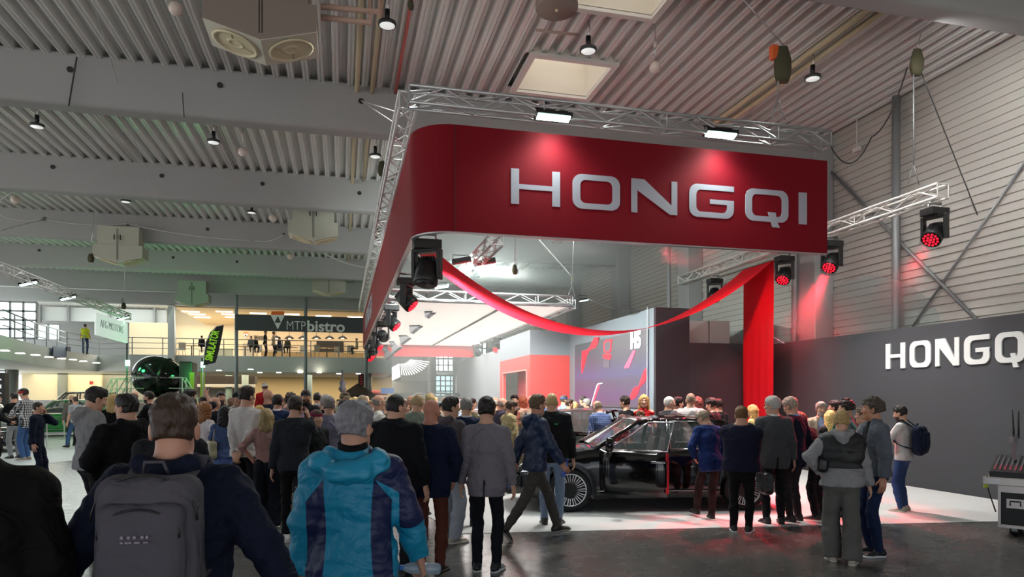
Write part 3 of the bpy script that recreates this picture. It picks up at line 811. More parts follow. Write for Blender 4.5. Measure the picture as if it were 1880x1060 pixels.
# ================================================================ hall shell
def struct(o): return tag(o, kind='structure')
M_conc = mat('#9fa0a0', .75, bump=.1, bscale=8, spec=.3, var=.06, vscale=1.2)
M_roof = mat('#e2e3e1', .38, metal=.2, bump=.03, bscale=5, var=.08, vscale=.8)
M_clad = mat('#b9b6b0', .5, metal=.1, bump=.02, bscale=4, var=.05, vscale=.6)
M_alu = mat('#c4c4c6', .32, metal=.9)
M_steel = mat('#8d9092', .45, metal=.3)
M_black = mat('#101012', .45)
M_blk2 = mat('#1b1b1d', .6, bump=.1, bscale=30)
M_white = mat('#d9d9d7', .5)
M_cream = mat('#d3c8a9', .55, var=.06)
# floor: polished dark concrete
def floor_mat():
    m = bpy.data.materials.new('surface'); m.use_nodes = True; nt = m.node_tree; b = nt.nodes['Principled BSDF']
    tc = nt.nodes.new('ShaderNodeTexCoord')
    n = nt.nodes.new('ShaderNodeTexNoise'); n.inputs['Scale'].default_value = .7; n.inputs['Detail'].default_value = 8; n.inputs['Roughness'].default_value = .62
    n2 = nt.nodes.new('ShaderNodeTexNoise'); n2.inputs['Scale'].default_value = 5; n2.inputs['Detail'].default_value = 6
    cr = nt.nodes.new('ShaderNodeValToRGB'); cr.color_ramp.elements[0].position = .3; cr.color_ramp.elements[1].position = .7
    cr.color_ramp.elements[0].color = (*lin('#43413f'), 1); cr.color_ramp.elements[1].color = (*lin('#5f5d5a'), 1)
    br = nt.nodes.new('ShaderNodeTexBrick'); br.offset = 0
    br.inputs['Scale'].default_value = 1; br.inputs['Mortar Size'].default_value = .006; br.inputs['Brick Width'].default_value = 6.2; br.inputs['Row Height'].default_value = 6.2
    br.inputs['Color1'].default_value = br.inputs['Color2'].default_value = (1, 1, 1, 1); br.inputs['Mortar'].default_value = (.25, .24, .22, 1)
    mp = nt.nodes.new('ShaderNodeMapping'); mp.inputs['Location'].default_value = (2.4, -1.2, 0)
    mx = nt.nodes.new('ShaderNodeMix'); mx.data_type = 'RGBA'; mx.blend_type = 'MULTIPLY'; mx.inputs[0].default_value = 1
    mr = nt.nodes.new('ShaderNodeMapRange'); mr.inputs[3].default_value = .16; mr.inputs[4].default_value = .36
    bp = nt.nodes.new('ShaderNodeBump'); bp.inputs['Strength'].default_value = .04; bp.inputs['Distance'].default_value = .02
    for a in (n, n2): nt.links.new(tc.outputs['Object'], a.inputs['Vector'])
    nt.links.new(tc.outputs['Object'], mp.inputs[0]); nt.links.new(mp.outputs[0], br.inputs['Vector'])
    nt.links.new(n.outputs[0], cr.inputs[0]); nt.links.new(cr.outputs[0], mx.inputs[6]); nt.links.new(br.outputs[0], mx.inputs[7])
    nt.links.new(mx.outputs[2], b.inputs['Base Color']); nt.links.new(n2.outputs[0], mr.inputs[0]); nt.links.new(mr.outputs[0], b.inputs['Roughness'])
    nt.nodes.remove(bp)
    b.inputs['Specular IOR Level'].default_value = .62
    return m
struct(MB().box((-23, -5.2, -.3), (12.3, 64, 0)).build('floor', floor_mat()))
# roof deck: trapezoidal ribs along the hall, two roof lights
SKY = [(3.62, 5.2, 12.68, 14.15), (3.62, 5.2, 9.4, 10.87)]
def roof():
    b = MB(); z0, z1 = 8.45, 8.60; pit = .30
    def rib(x, ya, yb):
        pr = [(x, z0), (x+.035, z0), (x+.043, z0+.014), (x+.067, z0+.014), (x+.075, z0), (x+.11, z0), (x+.145, z1), (x+.19, z1), (x+.197, z1-.014), (x+.213, z1-.014), (x+.22, z1), (x+.265, z1), (x+.30, z0)]
        b.add([(px, y, z) for px, z in pr for y in (ya, yb)], [(2*i, 2*i+1, 2*i+3, 2*i+2) for i in range(12)])
    x = -22.98
    while x < 12.1:
        cut = [s for s in SKY if x+.3 > s[0] and x < s[1]]
        y = -5.
        for s in sorted(cut, key=lambda q: q[2]): rib(x, y, s[2]); y = s[3]
        rib(x, y, 62); x += pit
    b.box((-23, -5, 8.68), (3.6, 62, 8.9)); b.box((5.22, -5, 8.68), (12.3, 62, 8.9))
    b.box((3.6, -5, 8.68), (5.22, 9.38, 8.9)); b.box((3.6, 10.89, 8.68), (5.22, 12.66, 8.9)); b.box((3.6, 14.17, 8.68), (5.22, 62, 8.9))
    return b.build('ceiling', M_roof)
struct(roof())
M_shaft = mat('#e8e2d6', .6)
M_frame = mat('#e3e0dc', .5)
M_day = mat('#fff9ef', .5, emit=1.1)
for i, (x0, x1, y0, y1) in enumerate(SKY):
    b = MB(); t = .05
    for a, c in (((x0-t, y0-t), (x0, y1+t)), ((x1, y0-t), (x1+t, y1+t)), ((x0, y0-t), (x1, y0)), ((x0, y1), (x1, y1+t))):
        b.box((a[0], a[1], 8.42), (c[0], c[1], 9.35))
    w = struct(b.build('window_%d' % (i+1), M_shaft))
    f = MB()
    for a, c in (((x0-.12, y0-.12), (x0, y1+.12)), ((x1, y0-.12), (x1+.12, y1+.12)), ((x0, y0-.12), (x1, y0)), ((x0, y1), (x1, y1+.12))):
        f.box((a[0], a[1], 8.36), (c[0], c[1], 8.43))
    f.build('window_frame', M_frame, w)
    MB().box((x0-t, y0-t, 9.35), (x1+t, y1+t, 9.38)).build('pane', M_day, w)
# concrete beams across the hall, rounded lower corners
BEAM_Y = [(8.1, 8.55), (14.93, 15.41), (21.3, 21.77), (27.45, 27.92), (33.65, 34.12), (39.85, 40.32), (45.6, 46.07)]
M_beam = mat('#a2a3a3', .8, bump=.06, bscale=6, spec=.3, var=.05, vscale=.7)
for i, (ya, yb) in enumerate(BEAM_Y):
    r = .10; pr = []
    pr += [(ya-.0, 8.5), (ya, 7.5+r)]+[(ya+r-r*math.cos(a), 7.5+r-r*math.sin(a)) for a in np.linspace(.3, PI/2, 5)]
    pr += [(yb-r+r*math.sin(a), 7.5+r-r*math.cos(a)) for a in np.linspace(0, PI/2, 5)]+[(yb, 8.5)]
    b = MB(); n = len(pr); xs = (-23, 12.05)
    V = [(x, y, z) for x in xs for y, z in pr]
    b.add(V, [(k, k+1, n+k+1, n+k) for k in range(n-1)], True); b.add(V[:n], [tuple(range(n))]); b.add(V[n:], [tuple(range(n))[::-1]])
    o = struct(b.build('trim_%d' % (i+1), M_beam, recalc=True))
    for px, py in {1: ((129, 128), (404, 157), (663, 186)), 2: ((297, 323), (482, 338), (660, 355), (97, 307)), 3: ((381, 421), (235, 412), (82, 402), (521, 431)), 4: ((435, 481), (72, 460), (318, 473))}.get(i, ()):
        g = AY(px, py, ya-.004); MB().lathe([(0, 0), (.045, 0), (.06, .012), (.06, .02)], tuple(g), 14, frame((0, -1, 0))).build('cable_port', mat('#2a2a2b', .6), o)
# right wall: horizontal cladding
def wall_right():
    b = MB(); z = 0.; X = 12.05; ys = (-5, 62)
    pr = []
    while z < 8.9:
        pr += [(X, z), (X, z+.135), (X+.028, z+.142), (X+.028, z+.160)]; z += .17
    pr.append((X, z))
    b.add([(x, y, zz) for x, zz in pr for y in ys], [(2*i, 2*i+1, 2*i+3, 2*i+2)[::-1] for i in range(len(pr)-1)])
    b.box((X+.06, -5, 0), (X+.25, 62, 8.9))
    return b.build('wall_right', M_clad)
struct(wall_right())
struct(MB().box((-23, -5.2, 3.6), (12.3, -5, 8.9)).build('wall_front_blocker', mat('#7a7b7c', .8)))  # unseen upper wall added behind the camera to keep light off the near beams

for i, y in enumerate((14.75, 21.2, 27.3, 33.5, 39.7)):
    struct(MB().box((11.5, y, 0), (12.05, y+.8, 8.45)).build('trim_%d' % (20+i), M_conc, bevel=.03))
def pipe(name, pts, r, m, label, cat, group=None):
    return tag(MB().tube(pts, r, 10).build(name, m), label, cat, group)
g = AX(1645, 400, 11.85)
pipe('steel_column', [(11.85, g[1], 0), (11.85, g[1], 8.45)], .085, M_steel, 'round grey steel column standing against the clad wall right of the red fascia', 'column')
for px, lb in ((1458, 'pale drainpipe running down the concrete pier below the right end of the red fascia'), (1228, 'distant pale drainpipe on the clad wall above the screen tower')):
    g = AX(px, 500, 11.4); pipe('drainpipe', [(11.4, g[1], 0), (11.4, g[1], 8.4)], .07, mat('#a7a8a8', .45), lb, 'pipe')
def rod(a, bb, r, lb, nm='bracing_rod', m=None, cat='brace'): return pipe(nm, [a, bb], r, m or M_steel, lb, cat)
rod(AX(1880, 300, 12.0), AX(1675, 600, 12.0), .022, 'thin wall bracing rod rising to the right edge above the dark stand wall')
rod(AX(1525, 315, 11.99), AX(1795, 590, 11.99), .035, 'thick wall bracing tube sloping down to the right behind the steel column')
# far end: wall beyond the gallery
YW = 58.
M_warm = mat('#dcc293', .7, var=.04)
M_warm2 = mat('#e4cfae', .7)
def px_box(m, x0, y0, x1, y1, Y, t, nm='block', mt=None, parent=None):
    """upright slab seen at photo rectangle, standing in the plane Y, t thick going back"""
    A = AY(x0, y0, Y); B = AY(x1, y1, Y); xx = sorted((A[0], B[0])); zz = sorted((A[2], B[2]))
    return m.box((xx[0], Y, zz[0]), (xx[1], Y+t, zz[1]))
struct(MB().box((-23, YW, 0), (12.3, YW+.3, 8.9)).build('wall_back', mat('#9a9d9c', .7, var=.05)))
# gallery slab, straight part and curved left part
ztop, zbot = 4.45, 3.45
xL = AY(240, 660, 46)[0]; xR = AY(722, 670, 46)[0]
slab = [(xR, 46), (xL, 46)]
for px, d in ((180, 42.5), (120, 38.5), (60, 33.5), (0, 28.5), (-60, 25)):
    g = AT(px, HOR, d); slab.append((g[0], g[1]))
slab += [(-22.9, 20), (-22.9, 57.9), (xR, 57.9)]
M_slab = mat('#d2d7d3', .6)
struct(MB().prism(slab, (0, 0, zbot), (1, 0, 0), (0, 1, 0), (0, 0, ztop-zbot)).build('trim_30', M_slab, recalc=True))
# glazed wall on the far left of the gallery, bright outside
M_glow = mat('#e8fbf6', .4, emit=2.2)
M_glow2 = mat('#f4fff0', .4, emit=2.8)
def win_wall(n, px0, px1, py0, py1, Y, nx, ny, glow, bar=.05, yaw=None):
    A = AY(px0, py0, Y); B = AY(px1, py1, Y); x0, x1 = A[0], B[0]; z1, z0 = A[2], B[2]
    f = MB()
    for i in range(nx+1):
        x = x0+(x1-x0)*i/nx; f.box((x-bar, Y-.08, z0), (x+bar, Y+.05, z1))
    for j in range(ny+1):
        z = z0+(z1-z0)*j/ny; f.box((x0, Y-.08, z-bar), (x1, Y+.05, z+bar))
    o = struct(f.build('window_%d' % n, M_steel))
    MB().box((x0, Y, z0), (x1, Y+.02, z1)).build('pane', glow, o)
    return o
win_wall(10, -30, 68, 553, 622, 44, 4, 4, M_glow)
win_wall(11, 68, 305, 553, 563, 56, 8, 1, M_glow2)
win_wall(12, 68, 110, 595, 625, 55, 2, 1, mat('#cfe0da', .4, emit=.9))
win_wall(13, 786, 832, 648, 682, 57, 5, 3, M_glow)
win_wall(14, 878, 893, 600, 680, 50, 2, 6, M_glow)
win_wall(15, 790, 836, 690, 728, 57, 5, 4, mat('#bfe2e6', .4, emit=1.1))
win_wall(16, -20, 12, 665, 728, 45, 2, 4, mat('#dfeeea', .4, emit=1.))
b = MB(); px_box(b, 68, 563, 306, 594, 55.6, .3); struct(b.build('wall_far_left', mat('#c9cfcd', .5)))
b = MB()
for px in (72, 125, 200, 283): px_box(b, px-2, 560, px+2, 592, 55.3, .25)
struct(b.build('trim_31', M_steel))
b = MB(); px_box(b, 308, 562, 320, 740, 45.6, .5); struct(b.build('trim_32', mat('#c7cbc9', .5)))
b = MB(); px_box(b, 237, 592, 308, 735, 55, .3); struct(b.build('wall_far_gallery', mat('#b3a98f', .7)))
b = MB(); px_box(b, 318, 570, 724, 662, 56.5, .3); struct(b.build('wall_bistro', M_warm2))
b = MB(); px_box(b, 388, 690, 724, 745, 57, .3); struct(b.build('wall_under_gallery', M_warm))
b = MB(); px_box(b, 40, 662, 186, 735, 52, .3); struct(b.build('wall_under_gallery_left', mat('#ddd2b0', .7)))
b = MB(); px_box(b, 186, 664, 310, 735, 52.5, .3); struct(b.build('wall_under_gallery_mid', mat('#9a9b90', .7)))
# ceiling of the bistro storey
A = AY(318, 572, 46.2); B = AY(722, 580, 46.2)
struct(MB().box((A[0], 46.2, 7.45), (B[0], 57.5, 7.6)).build('ceiling_bistro', mat('#d8b98c', .7)))
# columns under the gallery
for i, (px, w_, d, c) in enumerate(((21, 11, 40, '#6f7372'), (115, 8, 46, '#6f7670'), (450, 6, 46.5, '#9aa59b'), (420, 6, 47, '#95a89a'), (567, 6, 46.5, '#8ea0a0'), (676, 7, 46.5, '#94999c'), (793, 8, 50, '#a7abad'))):
    g = AT(px, HOR, d); r = w_*d/FPX
    tag(MB().tube([(g[0], g[1], 0), (g[0], g[1], zbot if px < 700 else 8.3)], r, 16).build('gallery_column', mat(c, .5)),
        ['broad dark round column under the far left end of the gallery', 'dark round column under the gallery left of the egg simulator', 'pale column under the gallery right of the flag', 'greenish column under the gallery beside the bistro post', 'grey-green column under the gallery behind the middle bistro post', 'grey column under the gallery beside the end of the red fascia', 'tall pale column at the far end right of the wing emblem'][i], 'column')
# railing of the gallery
def railing(pts, nm, lb, z0, h=1.05, step=1.6):
    r = empty(nm, (0, 0, 0), 0, lb, 'railing'); rails = MB(); posts = []
    for k in range(3):
        rails.tube([(x, y, z0+h-.32*k) for x, y in pts], .022 if k else .03, 6)
    rails.build('rail', M_steel, r)
    for (xa, ya), (xb, yb) in zip(pts[:-1], pts[1:]):
        L = math.hypot(xb-xa, yb-ya); n = max(1, int(L/step))
        for i in range(n):
            t = i/n; MB().box((xa+(xb-xa)*t-.025, ya+(yb-ya)*t-.025, z0), (xa+(xb-xa)*t+.025, ya+(yb-ya)*t+.025, z0+h)).build('post', M_steel, r)
    return r
railing([(x, y+.12) for x, y in slab[:2]], 'gallery_railing', 'straight metal railing along the bistro gallery', ztop)
railing([(x+.05, y+.12) for x, y in slab[1:6]], 'gallery_railing', 'curved metal railing on the gallery at far left', ztop)
# bistro sign on posts
M_sign = mat('#474c51', .6)
M_wtxt = mat('#f4f6f7', .6)
M_or = mat('#ff7a34', .6)
YS = 44.6
A = AY(432, 577, YS); B = AY(669, 612, YS)
sg = tag(empty('bistro_sign', ((A[0]+B[0])/2, YS, B[2])), 'long dark sign board with white bistro lettering hung over the gallery', 'sign')
def inpar(o, par):       # keep world position under a placed parent
    o.parent = par; o.matrix_parent_inverse = Matrix.Translation(-Vector(par.location)); return o
inpar(MB().box((A[0], YS, B[2]), (B[0], YS+.12, A[2])).build('board', M_sign), sg)
Rf = np.array([[1, 0, 0], [0, 0, 1], [0, 1, 0]]).T.astype(float)
Rf = np.array([[1., 0, 0], [0, 0, -1.], [0, 1., 0]])     # text plane facing the camera side (-Y)
def front_text(s, px, py, hpx, Y, m, par, nm='lettering', off=0., sx=1., shear=0., ext=.01):
    g = AY(px, py, Y); fd = Y/ray(px, py)[1]; size = hpx*fd/FPX/.70
    return inpar(text_mesh(nm, s, size, m, None, (g[0], Y-.02, g[2]), Rf, ext, off, shear, sx), par)
front_text('MTP', 525, 606, 17, YS, M_wtxt, sg, off=-.012, sx=.76)
front_text('bistro', 563, 608, 19.5, YS, M_wtxt, sg, off=.022, sx=1.03)
def logo(cx, cy, s, Y, par):      # shield: orange band above a pale wedge with a dark triangle
    g = lambda x, y: AY(cx+x*s, cy+y*s, Y)
    def tri(pts, m, nm, dy):
        P = [AY(cx+x*s, cy+y*s, Y) for x, y in pts]
        b = MB(); n = len(P); b.add([(q[0], Y-dy, q[2]) for q in P]+[(q[0], Y-dy+.02, q[2]) for q in P], [tuple(range(n)), tuple(range(n, 2*n))[::-1]]+[(i, n+i, n+(i+1) % n, (i+1) % n) for i in range(n)])
        inpar(b.build(nm, m, recalc=True), par)
    tri([(-.95, -1.5), (.95, -1.5), (1.05, -.95), (-1.05, -.95)], M_or, 'orange_band', .02)
    tri([(-1.1, -.95), (1.1, -.95), (0, 1.25)], M_wtxt, 'pale_wedge', .02)
    tri([(-.5, .25), (.5, .25), (0, -.75)], M_sign, 'dark_triangle', .04)
logo(510, 590, 12, YS, sg)
for i, (px, lb) in enumerate(((434, 'grey post carrying the left end of the bistro sign'), (561, 'grey post carrying the middle of the bistro sign'), (672, 'grey post carrying the right end of the bistro sign'))):
    g = AY(px, 700, YS+.22); pipe('sign_post', [(g[0], YS+.22, 0), (g[0], YS+.22, 8.4)], .11, mat('#8f999b', .5), lb, 'post')
s2 = tag(empty('bistro_wall_sign', tuple(AY(466, 620, 56.3))), 'small orange and grey bistro wall sign above the counter', 'sign')
logo(451, 617, 4.2, 56.35, s2); front_text('MTP', 457, 622, 6, 56.4, mat('#77736c', .6), s2, off=-.01); front_text('bistro', 467, 622, 6.6, 56.4, mat('#3c3a37', .6), s2, off=.01)
# gallery ceiling lights
M_lamp = mat('#fff2d8', .5, emit=9)
for i, (px, py) in enumerate(((350, 573), (362, 578), (371, 583), (412, 573), (422, 578), (428, 583), (474, 576), (535, 578), (594, 581), (652, 583))):
    g = AZ(px, py, 7.42); tag(MB().cbox((g[0], g[1], 7.43), (1.0, .28, .04)).build('ceiling_light', M_lamp), 'bright rectangular lamp in the warm ceiling over the bistro gallery', 'light', 'lamps in the bistro ceiling')
for i, (px, py) in enumerate(((8, 643), (37, 648), (65, 651), (90, 655), (113, 658), (134, 660), (153, 663), (177, 666), (402, 680), (460, 678), (477, 684), (512, 684), (551, 684), (586, 684), (622, 686), (658, 686))):
    g = AZ(px, py, zbot); tag(MB().lathe([(.12, 0), (.16, -.03), (0, -.035)], (g[0], g[1], zbot), 12).build('downlight', mat('#fff6e0', .5, emit=14)), 'small round downlight in the underside of the gallery', 'light', 'downlights under the gallery')
# pendants, counter, blackboard, tables, chairs of the bistro
for i, px in enumerate((507, 531, 556, 581, 605, 629)):
    g = AY(px, 622, 52)
    e = tag(empty('pendant_lamp', (g[0], 52, g[2])), 'black dome pendant lamp in the row over the bistro counter', 'lamp', 'pendants over the bistro counter')
    MB().lathe([(.05, .22), (.18, .16), (.36, 0), (.33, 0), (.1, .12)], n=14).build('shade', M_black, e)
    MB().tube([(0, 0, .2), (0, 0, 7.4-g[2])], .015, 5).build('cord', M_black, e)
    MB().lathe([(0, -.02), (.12, .02), (.1, .08)], n=10).build('bulb', M_lamp, e)
b = MB(); px_box(b, 581, 627, 631, 648, 56.2, .15); tag(b.build('blackboard', mat('#2a2624', .7)), 'dark menu board on the bistro back wall', 'board')
b = MB(); px_box(b, 480, 645, 668, 660, 54.5, .7); tag(b.build('bar_counter', mat('#8a7350', .6), bevel=.02), 'long wooden bistro bar counter behind the tables', 'counter')
b = MB(); px_box(b, 503, 633, 514, 639, 56.1, .1); tag(b.build('screen', mat('#2430e0', .4, emit=2.5)), 'small glowing blue screen on the bistro back wall', 'screen')
b = MB(); px_box(b, 446, 631, 463, 655, 56.2, .2); tag(b.build('shelf_rack', mat('#a89f92', .5, metal=.3)), 'pale metal rack standing against the bistro back wall', 'rack')
M_ch = mat('#8d8a80', .5)
def chair():
    r = empty('bistro_chair')
    MB().box((-.22, -.22, .43), (.22, .22, .47)).build('seat', M_ch, r); MB().box((-.22, .19, .47), (.22, .23, .9)).build('backrest', M_ch, r)
    for sx in (-.2, .2):
        for sy in (-.2, .2): MB().tube([(sx*.9, sy*.9, .43), (sx*1.1, sy*1.1, 0)], .015, 5).build('leg', M_ch, r)
    return r
def table():
    r = empty('bistro_table')
    MB().box((-.4, -.4, .72), (.4, .4, .76)).build('tabletop', mat('#a88858', .5), r); MB().tube([(0, 0, .02), (0, 0, .72)], .04, 8).build('leg', M_black, r); MB().lathe([(.28, 0), (.28, .02), (.05, .04)], n=14).build('foot', M_black, r)
    return r
c0 = None; t0_ = None
rg = random.Random(5)
for i, px in enumerate((332, 352, 372, 392, 450, 472, 512, 532, 552, 578, 600, 622, 645, 690, 710)):
    g = AY(px, 660, 47.6+(i % 3)*.5)
    if i % 3 == 1:
        o = t0_ = (table() if t0_ is None else copy_tree(t0_)); tag(o, 'small square wooden bistro table behind the gallery railing', 'table', 'tables on the bistro gallery')
    else:
        o = c0 = (chair() if c0 is None else copy_tree(c0)); tag(o, 'pale thin-legged chair behind the gallery railing', 'chair', 'chairs on the bistro gallery')
    o.location = (g[0], g[1], ztop); o.rotation_euler = (0, 0, rg.uniform(0, 6))
# glass screens on the gallery edge
M_glass = mat('#cfe6e0', .05, trans=1., spec=.5)
b = MB(); px_box(b, 400, 640, 428, 660, 46.15, .02); tag(b.build('glass_screen', mat('#a9d6cb', .1, alpha=.45)), 'pale green glass panel on the gallery railing left of the bistro post', 'panel')
# ================================================================ the red stand
M_red = mat('#760a19', .65, bump=.03, bscale=2, spec=.15)
M_redf = mat('#d8202e', .7, bump=.05, bscale=60, spec=.15)
_n = M_redf.node_tree; _t = _n.nodes.new('ShaderNodeBsdfTranslucent'); _t.inputs[0].default_value = (*lin('#e02434'), 1); _m = _n.nodes.new('ShaderNodeMixShader'); _m.inputs[0].default_value = .3
_n.links.new(_n.nodes['Principled BSDF'].outputs[0], _m.inputs[1]); _n.links.new(_t.outputs[0], _m.inputs[2]); _n.links.new(_m.outputs[0], _n.nodes['Material Output'].inputs['Surface'])
M_let = mat('#a29fab', .55)
M_dark = mat('#3b3d41', .8, bump=.02, bscale=80, var=.03)
M_grey = mat('#7d858c', .7)
# ---- letters
def rrect(x0, y0, x1, y1, r, n=5):
    P = []
    for cx, cy, a0 in ((x1-r, y1-r, 0), (x0+r, y1-r, 90), (x0+r, y0+r, 180), (x1-r, y0+r, 270)):
        P += [(cx+r*math.cos(math.radians(a0+90*i/n)), cy+r*math.sin(math.radians(a0+90*i/n))) for i in range(n+1)]
    return P
def letter(ch, w, o, ux, uz, un, m, par, th=.165, tv=.235):
    """wide rounded capital, unit height scaled by uz, width w (in heights)"""
    b = MB()
    if ch == 'H':
        for poly in (((0, 0), (tv, 0), (tv, 1), (0, 1)), ((w-tv, 0), (w, 0), (w, 1), (w-tv, 1)), ((tv, .43), (w-tv, .43), (w-tv, .57), (tv, .57))): b.prism(poly, o, ux, uz, un)
    elif ch == 'I': b.prism(((0, 0), (w, 0), (w, 1), (0, 1)), o, ux, uz, un)
    elif ch == 'N':
        for poly in (((0, 0), (tv*.8, 0), (tv*.8, .72), (tv*.8, 1), (0, 1)), ((w-tv*.8, 0), (w, 0), (w, 1), (w-tv*.8, 1)), ((tv*.8, .66), (w-tv*.8-.05, 0), (w-tv*.8, 0), (w-tv*.8, .28), (tv*.8+.22, 1), (tv*.8, 1))): b.prism(poly, o, ux, uz, un)
    else:
        O = rrect(0, 0, w, 1, .27); I = rrect(tv, th, w-tv, 1-th, .16)
        if ch in 'OQ':
            b.strip(O, I, o, ux, uz, un)
            if ch == 'Q': b.prism(((w*.52, .30), (w*.70, .30), (w*.74, .0), (w*.80, -.16), (w*.62, -.16)), np.array(o)+np.array(un)*.01, ux, uz, un)
        else:
            k = 6
            Oo = [(w, 1)]+O[k:]+[(w, .5)]; Ii = [(w, 1-th)]+I[k:]+[(w-tv, .5)]
            b.strip(Oo, Ii, o, ux, uz, un, closed=False)
            b.prism(((w*.46, .42), (w, .42), (w, .56), (w*.46, .56)), np.array(o)+np.array(un)*.01, ux, uz, un)
    x = b.build('letter', m, recalc=True); return inpar(x, par)
# ---- fascia
zb, zt = 4.24, 5.81
path = [(7.96, 9.9), (5, 9.9), (1.62, 9.9)]+[(1.62-.6*math.sin(a), 10.5-.6*math.cos(a)) for a in np.linspace(0, PI/2, 12)]+[(1.02, 20), (1.02, 34.6)]
fas = tag(empty('red_fascia', (1.02, 9.9, zb)), 'huge dark red hanging fascia with rounded corner and big grey lettering', 'sign')
def wallpath(path, z0, z1, t, sub=1):
    b = MB(); n = len(path); inn = []
    for i, (x, y) in enumerate(path):
        a = np.array(path[max(i-1, 0)]); c = np.array(path[min(i+1, n-1)]); d = (c-a)/np.linalg.norm(c-a); nn = np.array([-d[1], d[0]])
        inn.append((x-nn[0]*t*-1*-1, y-nn[1]*t))
    V = [(x, y, z) for z in (z0, z1) for x, y in path]+[(x, y, z) for z in (z0, z1) for x, y in inn]
    F = []
    for i in range(n-1):
        F += [(i, i+1, n+i+1, n+i), (2*n+i, 3*n+i, 3*n+i+1, 2*n+i+1), (i, 2*n+i, 2*n+i+1, i+1), (n+i, n+i+1, 3*n+i+1, 3*n+i)]
    F += [(0, n, 3*n, 2*n), (n-1, 3*n-1, 4*n-1, 2*n-1)]
    return b.add(V, F)
inpar(wallpath(path, zb, zt, .06).build('panel', M_red, recalc=True, bevel=.006), fas)
inpar(wallpath([(x, y) for x, y in path], zb-.02, zb, .07).build('edge_strip', M_alu, recalc=True), fas)
inpar(MB().box((1.60, 9.885, zb+.01), (1.612, 9.9, zt-.01)).build('seam', mat('#4f0a13', .6), None), fas)
YF = 9.90
for ch, x0, x1 in (('H', 938, 1028), ('O', 1051, 1138), ('N', 1159, 1243), ('G', 1265, 1347), ('Q', 1368, 1447), ('I', 1466, 1481)):
    A = AY(x0, 371, YF); B = AY(x1, 371, YF); h = .53
    letter(ch, (B[0]-A[0])/h, (A[0], YF, 4.705), (h, 0, 0), (0, 0, h), (0, -.008, 0), M_let, fas)
for i, ch in enumerate('HONGQI'):
    letter(ch, 1.35 if ch != 'I' else .22, (1.02, 30.6-i*1.25, 4.75), (0, -.75, 0), (0, 0, .7), (-.025, 0, 0), M_let, fas)
# rear fascia at the back of the light ceiling
tag(MB().box((1.1, 34.7, 3.9), (6.6, 34.78, 4.5)).build('rear_fascia', mat('#e8262e', .6)), 'bright red band hanging at the back below the white light ceiling', 'banner')
# ---- trusses
def truss(a, b_, lb, w=.24, h=.24, step=.5, r=.026, nm='truss', m=None, ends=True):
    a = np.array(a, float); b_ = np.array(b_, float); d = b_-a; L = np.linalg.norm(d); d /= L
    side = nrm(np.cross(d, (0, 0, 1.))); up = np.array([0, 0, 1.])
    rt = tag(empty(nm, tuple(a)), lb, 'truss'); m = m or M_alu
    C = {(i, j): side*i*w/2+up*j*h/2 for i in (-1, 1) for j in (-1, 1)}
    for k, o in C.items(): MB().tube([o, o+d*L], r, 8).build('chord', m, rt)
    br = MB(); n = max(2, round(L/step)); prs = [((-1, -1), (-1, 1)), ((1, -1), (1, 1)), ((-1, 1), (1, 1)), ((-1, -1), (1, -1))]
    for i in range(n):
        for k, (p, q) in enumerate(prs):
            if i % 2: p, q = q, p
            br.tube([C[p]+d*L*i/n, C[q]+d*L*(i+1)/n], r*.58, 5, False)
            if i % 4 == 0: br.tube([C[p]+d*L*i/n, C[q]+d*L*i/n], r*.5, 5, False)
    for p, q in prs: br.tube([C[p]+d*L, C[q]+d*L], r*.5, 5, False)
    br.build('bracing', m, rt); return rt
truss((.93, 9.85, 6.12), (7.9, 9.85, 6.12), 'long aluminium truss carrying the front of the red fascia', m=mat('#b5b5b7', .35, metal=.6))
truss((.93, 9.98, 6.12), (.93, 34, 6.12), 'aluminium truss running back above the left side of the red fascia', step=.55, m=mat('#d6d6d6', .4, metal=.3))
truss((10.4, 9.95, 5.5), (10.4, 19.6, 5.5), 'aluminium truss on the right carrying red moving heads and the red drape', m=mat('#e2ddd8', .4, metal=.25))
truss((3.08, 13.6, 5.05), (3.08, 18.4, 5.05), 'short white truss with floodlights inside the stand', m=M_white)
ZL = 4.45
truss((1.25, 18.75, ZL+.16), (6.45, 18.75, ZL+.16), 'front truss of the white light ceiling frame', m=mat('#cfcfd0', .4, metal=.4))
truss((1.3, 18.9, ZL+.02), (1.3, 34.4, ZL+.02), 'left truss of the white light ceiling frame', m=mat('#cfcfd0', .4, metal=.4))
truss((6.5, 18.9, ZL+.10), (6.5, 34.4, ZL+.10), 'right truss of the white light ceiling frame', m=mat('#cfcfd0', .4, metal=.4))
# ---- light ceiling: stretched white cloth lit from behind
lc = tag(empty('light_ceiling', (4, 26.6, ZL)), 'large glowing white cloth ceiling over the back of the stand', 'light')
P = [[(1.45+4.95*i/10, 18.95+15.4*j/40, ZL+.02*math.sin(j*PI/5)**2) for j in range(41)] for i in range(11)]
inpar(MB().grid(P).build('cloth', mat('#fff8ee', .6, emit=.45)), lc)
inpar(MB().tube([AZ(920, 566, ZL-.02), AZ(790, 637, ZL-.02)], .035, 6).build('seam', mat('#55524f', .7)), lc)
